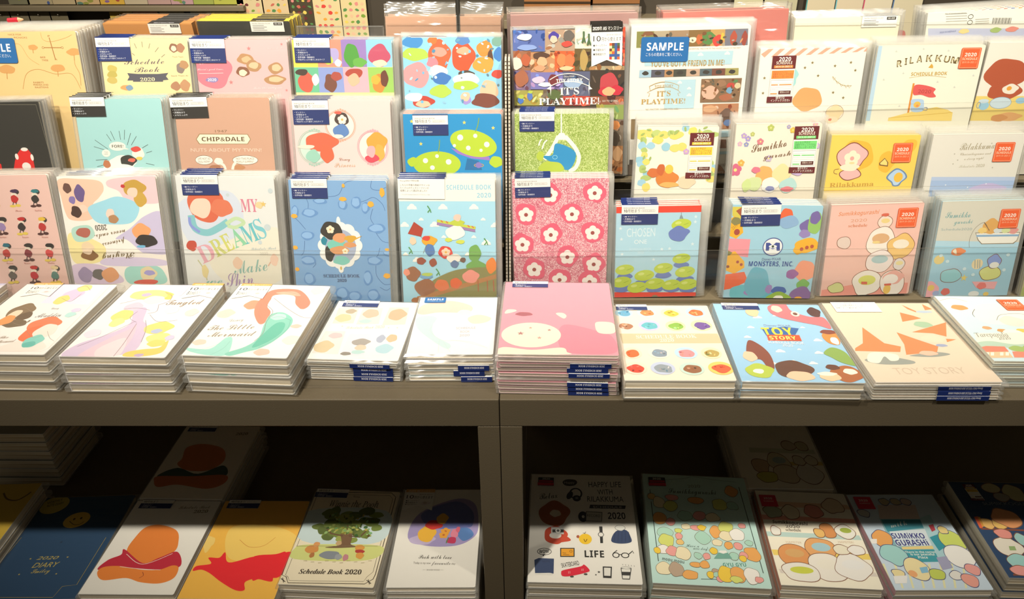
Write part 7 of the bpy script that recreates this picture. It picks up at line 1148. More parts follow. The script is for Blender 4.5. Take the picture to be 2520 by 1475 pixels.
planner('frosted beige planner with orange triangles', False, (0.4563,0.6889,0.9526), (0.16,0.00,0.00), (142.7,179.7,4.4), 'e6d3bc', 'f6f2ea', 4, 'T0',
 art=[('P','9ca098',[-66.7,45.3,-39.3,52.2,-10.9,42.9,-16.5,36,-52.4,36.1]),('P','9ca098',[-8.4,54.5,23.7,61.5,39.7,56.7,18.7,50.9,-4.2,52.1]),('p','ee8c58',[-41.1,118.3,-28.7,81.1,-11.8,73.7,-17.7,61.6,-70.6,64.1,-68.3,70.2,-54.8,81.1]),('p','ee8c58',[-3.2,106.4,13.2,91,33.3,73.5,26.3,61.5,-13.1,55.7,-5.7,78.5]),
  ('p','ee8c58',[15.9,106.3,69.9,130.1,54.1,95.9,40.8,103.7]),('p','ee8c58',[51,90.9,63.2,89.6,48.7,83.3]),('p','ee8c58',[32.7,175.4,44.6,158,43.3,155.1,35.6,163.7]),('p','ee8c58',[21.8,155.2,35.3,146.7,42.8,139.7,15.2,131.6]),
  ('p','ee8c58',[60.4,176.8,68.1,163.6,57.4,160.8]),('P','f2ead8',[-52.9,60.5,-25.6,56.9,-26.7,45.2,-36.7,42.9,-40.6,52.2,-52.7,38.4,-63.7,43]),('b','f0d8c0',34.8,90.9,14.9,8.3,4),('b','a8c4a4',38.1,124.7,11.1,7.7,3),
  ('b','b8c8d8',54,156.5,10,3.1,3),('b','a0aac8',38.5,76,6.7,3.3,3),('b','f4c0a8',14.7,59.1,10.5,5.2,3),('t','d4c0aa','TOY STORY',-41.9,15.4,40.4,17,13.4,'')],
 tags=[('label_band',[('m','dd',-60.2,179.8,59.2,0.7,1)])], m=(4,6,4,4), flip=[1,2,3], jl_copy=2)
planner('pale blue planner with white ovals and coral houses', False, (0.5913,0.7138,0.9640), (-0.95,0.00,0.00), (126.6,152.9,4.2), 'd2e6ec', 'e8ecdc', 6, 'T0',
 art=[('P','f6f3ea',[-35.9,107.8,-23.4,126.2,0.2,133.8,30.1,131.4,43.6,120.2,25.3,87.1,-9,81.3,-30.9,86.2]),('P','f6f3ea',[-60.9,143,-42.2,149.2,-26.3,140.6,-30.5,134.7,-56.9,132.8]),('S','9a9c94',0.83,[-13,91.8,-0.4,105.6,28.2,107.4,28.2,92.5]),('b','e4e2d6',4.8,89.4,15.1,12.2,4),
  ('S','5a5c58',0.69,[-36.5,99.5,-35.2,107.8,-26.9,119.1]),('S','8a8c84',0.58,[-62.2,140,-42.9,147.7,-27.3,138.6]),('b','d8a060',-44.6,123,9.9,7,3),('b','d8a878',-34.8,73,5.4,4.1,3),
  ('b','d8a060',-19.3,66.8,5.9,4.1,3),('b','e8c860',5.5,66,8.1,5.9,3),('b','f6f3ea',-8.6,64.5,10.7,4.7,3),('p','eeeade',[-56,59.9,12.2,63.5,-0.6,31.3,-64.5,37.5]),
  ('t','7a7a6a','Tarepanda',-56.8,51.6,-17.7,53.5,9.6,'s'),('t','7a7a6a','2020',-33.6,45.8,-18.5,47,6.1,''),('P','bcd4c0',[-67.1,37.4,-46.3,42.7,-21.3,35.8,3.5,38.6,12.4,31.6,-67.9,27.8]),('p','ee8a72',[-66.7,27.9,-57.1,31.6,-35.6,30.8,-36.1,20.1,-68.8,18.4]),
  ('p','f0c8a0',[-68.2,18.4,-36.9,19.9,-37.8,7.4,-67.6,5.8]),('p','ee9078',[-32.3,20.2,-5.9,21.8,-6.1,7.9,-36.6,7.4]),('b','a8c070',-22.6,26.2,10.3,6,4),('b','a8c070',-7.1,28.8,7.8,6,4),
  ('p','f6f0e0',[-63.9,18,-60.1,18.1,-63.6,11.1,-67.4,11]),('p','f6f0e0',[-58.1,18.1,-54.3,18.2,-57.9,11.2,-61.7,11.1]),('p','f6f0e0',[-47.2,18.3,-43.4,18.4,-47.1,11.4,-50.9,11.3]),('p','f6f0e0',[-40.8,18.4,-37,18.5,-40.7,11.5,-44.5,11.4])],
 tags=[('price_sticker',[('m','os',12.1,143.6,27.7,1.0)])], m=(3,6,4,4))
planner('yellow planner with dark curved line', False, (-0.7989,0.6826,0.6266), (2.64,0.00,0.00), (110.8,183.2,12.7), 'd9b53a', 'f6f2ea', 4, 'S0',
 art=[('S','7a5a18',2.53,[7.9,164.3,20.4,151.1,36.1,147.9,45,157.5,48.2,165])],
 tags=[], m=(3,6,5,3))
planner('navy diary with two yellow round faces and gold DIARY', False, (-0.6685,0.6692,0.6084), (2.81,0.00,0.00), (132.8,191.3,10.9), '1b4468', '26405c', 3, 'S0',
 art=[('e','c8b444',-48.3,175.8,20.4,18.3,14),('t','6a5a20','MONTHLY',-59.8,177.6,-40.8,184.2,5.5,'b'),('t','6a5a20','NOTE DIARY',-57.5,171.3,-35.9,177.7,5.4,'b'),('e','e0b83c',0,142.9,18.1,15.6,14),
  ('e','4a3a18',-4.4,144.8,1.6,2.4,0),('e','4a3a18',5,146.2,1.6,2.4,0),('S','4a3a18',0.89,[-9.5,141,-0.3,134.1,8.3,134.2,12.1,139.2]),('*','14324e',-1.6,100.3,2.7),
  ('t','c8b058','2020',-21.1,69.1,8.4,68.9,5.9,'i'),('t','c8b058','DIARY',-20,55,15,55.4,8.8,'i'),('t','c8b058','Smiley',-16,45.2,8.3,46,8.2,'S'),('s','a8924c',0.69,[58.4,106.3,56,23,38.1,21,34.2,3.4,-38.7,7]),
  ('s','a8924c',0.69,[-63.4,112.3,-69.3,56.4]),('*','c8b058',-30.7,44.3,1.6),('*','c8b058',19.5,42.8,1.6),('*','c8b058',20.8,71.9,1.7),
  ('*','c8b058',-29.5,71.2,1.7)],
 tags=[], m=(3,5,4,3))
planner('white planner with orange and crimson rounded shapes', False, (-0.5339,0.6710,0.6191), (-0.51,0.00,0.00), (125.9,169.3,10.2), 'f9f4ea', 'f6f2ea', 4, 'S0',
 art=[('t','8a7a5a','Schedule Book',5.2,153.5,50.9,154.9,6.4,'S'),('t','8a7a5a','2020',30.5,145,51.1,145.9,6.3,'ri'),('P','f58c34',[-27.7,115.8,-9.4,121.8,19.3,111.7,31.3,91.5,32,69.9,0.6,50.7,-25.1,63,-34.5,75.7,-33.7,95.4]),('P','cb1f3a',[-37.9,75.7,-1.5,51.7,17.4,61.3,37.8,72,52.5,47,26.5,40.7,-29.2,44.3,-57.4,39.9,-51.8,56.5,-38.2,66]),
  ('P','f58c34',[-55.1,33.9,-52.1,44.1,-30.2,46.3,2.1,40.5,26.5,40.7,41.4,48,51.3,44,52,26.9,36.6,17.9,10.1,19.6,-12.4,26.3,-41.2,22.5]),('S','f9e0d0',0.82,[-29.7,45.3,1.6,41.5,28.3,40.3]),('S','f9e0d0',0.83,[-31.2,67.2,-0.5,49.7,32.5,68.8]),('S','8a3020',0.65,[5.6,36.5,9.1,30.5,5.3,26.5])],
 tags=[('label_band',[('m','jf',-55.1,173.3,48.1,0.5,'マンスリー')])], m=(3,5,4,3))
planner('orange-yellow planner with flowing red shape', False, (-0.4002,0.6638,0.6191), (-0.33,0.00,0.00), (127.3,176.6,10.2), 'fbc14c', 'f6f2ea', 4, 'S0',
 art=[('P','fbd46c',[-38.2,109.4,-27.4,127.7,27.3,125.7,64.3,105.5,62.1,77.1,37.7,64.3,-4.6,62,-25.6,74.5]),('P','fbd878',[-69.1,104.7,-55.4,104.8,-52.1,91.5,-56.4,76.4]),('P','f11c28',[-60.7,45.2,-59,53.4,-40.9,57.6,-48.2,68,-33.3,68.1,-28.4,77.6,-17,59.8,14.1,70.4,43.4,72.7,61.5,79.2,68.5,66.6,59.4,35.9,38.5,35.8,16.9,27.8,19.9,14.2,7.3,14.1,-16.7,27.6,-36.4,41.3,-50.1,47.3]),('P','f11c28',[11.9,68.3,43.1,74.8,55.2,79.2,57.2,66.5,48.6,62.3,51.7,35.9,50.9,28,33.6,31.8,24,31.7]),
  ('S','d8903c',0.68,[-16.3,100.5,1.8,87.5,21.3,89.8,33.5,105.3]),('b','fbd878',-55.5,95.9,5.1,9.4,3)],
 tags=[('label_band',[('m','jf',-57.1,179.4,47.5,-1.2,'マンスリー')])], m=(3,5,4,3))
planner('cream planner with oak tree drawing and Schedule Book 2020', False, (-0.2730,0.6802,0.6229), (-2.72,0.00,0.00), (127.8,176.7,11.5), 'f3e6c8', 'f6f2ea', 4, 'S0',
 art=[('s','4a3c2a',1.09,[-68.4,166.5,-63.6,171.8,50.9,174.7,59.1,166.2,61.5,21.8,60.1,13.9,50.8,5.6,-51.3,2.7,-56.9,12.3,-63.5,14.9,-68.4,166.5]),('s','4a3c2a',0.55,[-58.4,167,49.4,169,55.4,162.3,57.3,25.6,51.2,17.4,48.3,9.4,-50.8,6.3,-54.5,12.4,-58.7,15.1,-60.5,161.8]),('P','cfe0e0',[-64.1,132,50.8,137.5,53.6,77.9,-54.9,74.9]),('P','d8dc88',[-61.8,59.4,-42.8,68.9,55.1,71.4,56.6,50.2,18.7,42.1,-56.4,42.7]),
  ('b','8a9a44',15.4,79.3,7.2,5.2,0),('b','748638',30.6,91.6,7.4,8.2,1),('b','a0a850',-23.6,104.1,10,9.8,2),('b','6a7a34',-19.4,99,10.8,7.8,3),
  ('b','6a7a34',-39.1,102.3,10.6,5.7,4),('b','a0a850',4.7,122,6.9,5.6,5),('b','748638',1.7,103.3,12.3,8.1,6),('b','6a7a34',5.4,105.4,9.4,6.2,7),
  ('b','748638',25.7,116.4,12.2,6.7,8),('b','8a9a44',-23.2,86.1,7,8.1,9),('b','5a6a2c',-20.6,110.5,12.7,9.6,10),('b','8a9a44',-15.7,108.5,8.5,6.7,11),
  ('b','748638',-29.3,129.1,12.6,8.3,12),('b','5a6a2c',-21.2,83.4,8.3,6.4,13),('b','a0a850',-18.4,102,7.2,7.2,14),('b','6a7a34',20.3,92.6,7.4,8.9,15),
  ('b','a0a850',-1.3,106.9,8.4,6.1,16),('b','a0a850',-14.7,104.4,9.9,7.3,17),('b','6a7a34',7.4,106.9,6.3,8.6,18),('b','8a9a44',-2.7,126.1,11.8,8,19),
  ('b','6a7a34',-23.9,132.7,7.5,10.4,20),('b','6a7a34',-13.9,91.5,11.1,6.9,21),('b','a0a850',0.9,109.4,7.5,9.7,22),('b','748638',44.2,103.8,7.2,6.8,23),
  ('b','8a9a44',-10.3,105.6,10.2,7.8,24),('b','6a7a34',-13.2,107.1,6.8,8.9,25),('b','748638',-27.2,125.8,11.3,9.2,26),('b','5a6a2c',-22.2,105.5,9.2,5.5,27),
  ('b','8a9a44',10.2,107.5,11.1,8.8,28),('b','5a6a2c',-4.9,110.8,11.8,8,29),('b','748638',35.6,113.9,9.6,8.9,30),('b','748638',6.7,99.9,8.7,7.8,31),
  ('b','5a6a2c',8.2,98.7,12.3,8.9,32),('b','8a9a44',38.6,128.4,10.6,5.7,33),('b','5a6a2c',-30.1,96.6,9.6,8.3,34),('b','5a6a2c',35.7,117.3,10.6,5.8,35),
  ('b','748638',-22.3,106.8,11.9,6.8,36),('b','748638',-3.7,90.7,12.4,8.7,37),('b','5a6a2c',8.1,126.8,10.9,6.4,38),('b','6a7a34',7.3,124.4,8,5.7,39),
  ('b','a0a850',-5.6,119.9,11.6,8.6,40),('b','5a6a2c',23.4,135,11.9,8.1,41),('b','a0a850',-1.3,81,7.6,6.2,42),('b','a0a850',3.8,93,7.7,9.2,43),
  ('P','7a5a3c',[-4.5,90.6,4.6,88.8,10.3,93.6,14,82.6,15.1,71.7,25.4,67.8,-0.7,64.4,-19.4,64.6,0.9,71]),('s','6a4a30',2.38,[0.1,86.4,-18.1,90,-28.2,100.8]),('s','6a4a30',2.38,[8.6,86.8,24.5,85.3,31.4,99.1]),('s','6a4a30',2.05,[4.6,88.8,1.6,106.8]),
  ('b','d8944c',-36.8,60.6,9.2,7.5,500),('b','e0a060',-32.7,69.4,4.4,4.5,540),('b','b87840',-33.6,50.1,3.3,4.8,500),('b','8a9098',-8.8,51.3,14.1,7.3,650),
  ('b','a0a4a8',3.6,48.7,4.9,5.1,720),('b','c88890',13.8,48.1,4,5.6,780),('b','e0a048',29.3,65.9,6.7,5.7,900),('b','b83a34',30.9,59.5,6.7,3.5,900),
  ('b','e0a048',32.7,52.2,5.6,5.6,900),('b','c8a878',-2.3,73,4,4.5,3),('s','8a7a58',0.5,[-60.2,64.8,53.6,70.2]),('s','9a8a58',0.49,[-41.9,39.3,-37.1,39.9]),
  ('s','9a8a58',0.49,[-31.6,38.1,-26.8,38.7]),('s','9a8a58',0.49,[-21.3,36.9,-16.5,37.6]),('s','9a8a58',0.49,[-12.4,40.7,-7.6,41.3]),('s','9a8a58',0.49,[-2.1,39.5,2.6,40.1]),
  ('s','9a8a58',0.49,[8.1,38.3,12.9,39]),('s','9a8a58',0.49,[17,42.1,21.8,42.7]),('s','9a8a58',0.49,[27.3,40.9,32.1,41.5]),('s','9a8a58',0.49,[37.5,39.7,42.3,40.4]),
  ('s','9a8a58',0.49,[46.5,43.5,51.3,44.1]),('n','7a8c3c',[-39.8,128.4,34.2,131.9,45.3,84.1,-25.8,80.7],60,1.38,3.46,3),('t','5a4a34','Winnie the Pooh',-35.6,141.9,37,142.9,12.6,'s'),('t','5a4a34','Disney',-4.9,162.4,5.2,162.4,4.1,'S'),
  ('t','3a2c1e','Schedule Book 2020',-42,17.9,42,20.5,7.9,'ri'),('s','3a2c1e',0.96,[-62.7,8.8,-58.9,6.3,-55.2,3.7]),('s','3a2c1e',0.8,[-60.9,10.1,-58.9,6.3,-57,2.4]),('s','3a2c1e',0.96,[52.1,11.3,55.6,8.8,59.1,6.2]),
  ('s','3a2c1e',0.8,[54.1,12.6,55.6,8.8,57.2,5])],
 tags=[('label_band',[('m','jf',-63.5,176.5,49.2,0.9,'マンスリー')])], m=(3,6,4,4))
planner('white planner with violet-blue cloud and script lines', False, (-0.1340,0.6780,0.6255), (0.29,0.00,0.00), (117.8,181.0,8.8), 'f1ece2', 'f6f2ea', 5, 'S0',
 art=[('P','a89ac8',[-42.2,86.5,-31,132.5,19.4,161.5,48.9,151.5,56.7,108.6,51.3,86,27.1,70.8,-14.9,71]),('P','6f78b8',[-27.5,132.4,19.9,156.6,46.3,136.9,48.1,108.6,32.9,104.1,-10.2,104.3]),('P','5a84c0',[24.6,99.6,41.5,104,51,90.4,36.5,79.4]),('b','c8b8d8',-21.3,81.9,18.6,8.9,4),
  ('b','f4bc3c',-15.8,93,13,14.9,4),('b','d8342c',-7.4,110,12.1,9.3,3),('b','f0b840',3.6,121.6,8.7,9.9,4),('f','f0a838',10.3,97.4,6.9,'c86a2c'),
  ('f','f0a838',8.3,90.6,6.8,'c86a2c'),('b','e88aa0',23.5,92.8,5.1,9,3),('P','c8345c',[17.3,86.1,25.9,85,25,75.1,13,77.4]),('s','4a8a4a',1.36,[15.6,86.2,13.2,75.2]),
  ('b','e06a80',28,100.7,2.8,5.9,2),('t','3a3428','Pooh with love',-22,48.1,23.3,47,7.6,'S'),('t','6a6458','Today is my new',-28.2,39,-4.5,38.5,3.7,''),('t','3a3428','favourite',-3.1,37.7,22.5,37.1,6.2,'S'),
  ('t','6a6458','day',24.1,37.5,29.4,37.3,3.3,''),('t','6a6458','100 ACRE WOODS',-8.8,27.5,9,27.3,2.4,''),('s','8a8478',0.32,[-13.9,28.8,-10.2,28.8]),('s','8a8478',0.32,[10.2,28.5,14.1,28.4])],
 tags=[('ribbon_tag',[('m','rt',-56.9,181.5,44.0,-1.0,'gold','2020年 B6 マンスリー','0')])], m=(4,4,4,4), pr=1)
planner('dim planner far under the table with dark green shape', False, (-0.5313,0.8433,0.6231), (-1.19,0.00,0.00), (126.2,172.2,8.2), 'f3ead8', 'f6f2ea', 5, 'S0',
 art=[('P','e08040',[-36.7,90.1,-40,116.4,-16,125.9,20.3,114.7,33.3,85.8,17.1,63,-17,62.3,-38.3,75.8]),('P','3f5a50',[-58.3,47.8,-34.6,67.5,3.4,54.5,35.7,74.6,49.7,52.8,17.2,44,-25.1,45.8]),('P','d8763c',[-56.8,34.4,-56.4,47.8,-3.8,48.9,47.8,52.7,53,34.1,29.9,21.8,-18.2,29.9,-45.5,24.1]),('t','8a7a5a','2020',28.5,149,48.4,150.3,6.7,'ri')],
 tags=[('label_band',[('m','jf',-56.3,169.4,47.1,1.2,'マンスリー')])], m=(3,7,4,3))
planner('grey planner on the dim stack under the rail', False, (-0.8404,0.9243,0.6731), (-0.04,0.00,0.00), (146.2,115.7,16.2), 'a8a08c', 'f6f2ea', 6, 'S0',
 art=[],
 tags=[], m=(3,6,4,3))
planner('white planner with black doodle icons and LIFE', False, (0.0699,0.6845,0.6229), (-1.64,0.00,0.00), (152.9,206.9,11.5), 'f0ebe1', 'f6f2ea', 4, 'S0',
 art=[('t','3a3a40','HAPPY LIFE',11.4,180.6,61.4,182,12.1,''),('t','3a3a40','WITH',24.8,164.8,47.5,166.2,11.3,''),('t','3a3a40','RILAKKUMA',8.3,150,62.7,150.8,11.5,''),('p','3c3e4a',[12.2,143.7,65.3,143.5,63.7,136.4,10.5,136.3]),
  ('t','d8d4cc','SCHEDULE',16.4,137.4,59,137.7,3.9,''),('t','3a3a40','2020',37.3,115.6,63.1,116.3,12.9,'b'),('t','4a4640','Relax',-63,152.2,-36,156.7,14.1,'S'),('P','4a4438',[-28.6,190.4,-22.9,196.4,-9.9,196.3,-6,189.8,-12,183,-24,183.2]),
  ('t','d8d4cc','Happy',-25.8,187.3,-10.1,187.8,4.8,''),('o','3a3a44',-8.7,166.4,8.7,10.7,2.55),('e','3a3a44',-17.9,162.3,4.4,8.6,-20),('e','3a3a44',-7.5,156.3,6.1,6.5,0),
  ('e','8a8a88',-7.5,157,2.5,2.5,0),('b','b06038',-41.3,124.7,22.9,23.9,4),('b','d04a2c',-39.5,83.1,16.2,16.8,5),('b','d04a2c',-32.7,75.5,14.2,6.2,3),
  ('b','c0442a',-36.1,72.1,5.1,4.8,3),('b','e8dcc4',-39.6,124.7,7.8,7.2,3),('e','f2ece2',-39.5,82,8.5,5.8,0),('p','d8d8d2',[-45.6,97.7,-27.4,98.2,-27.5,84.6,-45.5,84.1]),
  ('p','3a3834',[-43.8,93.2,-27.5,93.6,-27.5,88,-43.8,87.5]),('e','f0ede6',-35.7,91.1,3.8,4.1,0),('e','5a5a58',-35.7,91.1,2.1,2.3,0),('e','f6c92c',2.9,76.6,9.1,9.7,0),
  ('S','5a4010',0.85,[0.8,76.5,2.7,71.5,5.4,76.6]),('b','b05a3c',-7.5,80.7,2,3.1,2),('s','5a4010',0.68,[2.4,87.7,4.2,90]),('s','2c2a26',0.85,[-0.2,87.6,3.2,86.6]),
  ('p','2c2c2c',[23.5,100.8,28.2,100.9,27.5,69.6,23.7,69.5]),('e','efeae0',25.3,85.4,4.1,4.5,0),('o','2c2c2c',25.3,85.4,3.8,4,0.85),('P','34456a',[39.8,72.6,41.9,84.3,47.9,92.8,55.9,96,63.4,93.3,66.8,83.9,67.3,72.9,53,69.4]),
  ('b','eceae2',53.5,98.9,7.6,5.5,5),('o','4a4a48',53.5,98.9,7.2,5,0.52),('s','24324e',0.51,[46.1,91.2,43.2,72.2]),('s','24324e',0.51,[51,92.7,48.5,72.4]),
  ('s','24324e',0.51,[55.7,91.5,53.9,72.5]),('s','24324e',0.51,[60.6,93,59.3,72.7]),('s','24324e',0.51,[65.3,91.7,64.7,72.8]),('o','2c2a28',-54.7,52.2,9.6,5.9,0.83),
  ('p','2c2a28',[-57.6,46.8,-53.5,48,-55.9,43.3]),('t','2c2a28','WOW!',-61.8,49,-47.4,50.2,5.9,'b'),('p','2c2a28',[-32.8,59.2,-12.7,59.8,-13,43.9,-32.8,43.3]),('p','f0a82c',[-31.4,57.7,-14.1,58.2,-14.3,45.5,-31.5,45]),
  ('o','5a3a10',-17.8,53.6,1.7,1.9,0.5),('s','5a3a10',0.66,[-29.5,50.8,-24.5,50.1]),('s','5a3a10',0.66,[-29.2,47.6,-20.4,47.2]),('t','26241f','LIFE',1,43.8,27.8,44,11.9,'B'),
  ('o','26241f',44.1,48.6,4.3,4.2,1.32),('o','26241f',56.8,48.6,5,4.2,1.32),('s','26241f',1.16,[48.3,49.8,52.4,49.9]),('s','26241f',1.32,[61.5,50.2,67.9,56.7,68.7,52.5]),
  ('s','26241f',1.16,[40.5,51.7,46.3,57.2]),('p','34456a',[-68.1,37.1,-62.4,40.4,-41.4,39.9,-41.8,14.4,-46.6,15.7,-66.7,14.7]),('p','e8e4da',[-66.4,14.3,-46.6,15.3,-42.2,13.8,-44.2,12.2,-66.3,11.9]),('t','24324e','NOTE',-57.4,33.2,-46.8,33.1,3.7,''),
  ('t','3a3834','SKATEBOARD',-30.4,24.8,-6.5,30.2,7.7,''),('P','e01f3c',[-31.6,16.7,-28,20.8,-5.2,27.6,-0.3,30.8,6.7,21.8,2.5,17.7,-18.5,11.1,-29.7,10.8]),('e','4a4440',-17.2,10.2,2.6,1.6,0),('e','4a4440',1.2,14.7,2.6,1.6,0),
  ('e','f4d0cc',-21.6,18,0.5,0.6,0),('e','f4d0cc',-21.6,16,0.5,0.6,0),('e','f4d0cc',-19.7,18.1,0.5,0.6,0),('e','f4d0cc',-19.7,16.1,0.5,0.6,0),
  ('e','f4d0cc',-3.7,22.9,0.5,0.6,0),('e','f4d0cc',-3.8,20.9,0.5,0.6,0),('e','f4d0cc',-1.8,23,0.5,0.6,0),('e','f4d0cc',-1.9,21,0.5,0.6,0),
  ('p','2c2a28',[24.8,28.4,37.3,28.2,35.5,9.1,24.3,9.4]),('p','eae6dc',[26.4,26.4,35.6,26.3,34.3,12.6,25.9,12.8]),('*','4a4844',19.2,18.8,2.3),('*','4a4844',14.9,14.1,1.6),
  ('p','3a3836',[49,26.1,63.6,26.1,59.9,7.5,49.7,7.8]),('p','eeeae0',[49.9,24.9,62.3,24.8,59.2,8.8,50.6,9]),('p','3a3836',[49.7,20.1,61.6,20,60.4,14,49.9,14.1]),('e','eeeae0',56.3,26.7,6.8,1.8,0),
  ('o','3a3836',56.3,26.7,6.8,1.8,0.49),('s','3a3836',0.49,[52,33.1,52.5,31.1]),('s','3a3836',0.49,[55.8,32.6,56.3,30.6]),('s','3a3836',0.49,[59.7,32.1,60.2,30.1]),
  ('s','3a3836',0.49,[63.6,31.6,64,29.6]),('s','3a3836',0.49,[67.4,31.1,67.9,29.1]),('e','3a3c44',0.8,118.8,7,10.4,0),('e','e0dcd2',1.1,118.8,2.1,2.8,0),
  ('p','4a4844',[5.5,129.6,29.6,128.6,27.9,109.7,4.3,110]),('p','c8c4ba',[6.3,128.5,28.7,127.4,27.1,110.8,5.2,111.1]),('t','4a4844','RECORD',6.9,118.9,26.1,118.3,5.2,'')],
 tags=[('price_tag',[('m','rs',-66.2,199.5,24.3,-0.9,'black')])], m=(2,5,4,3))
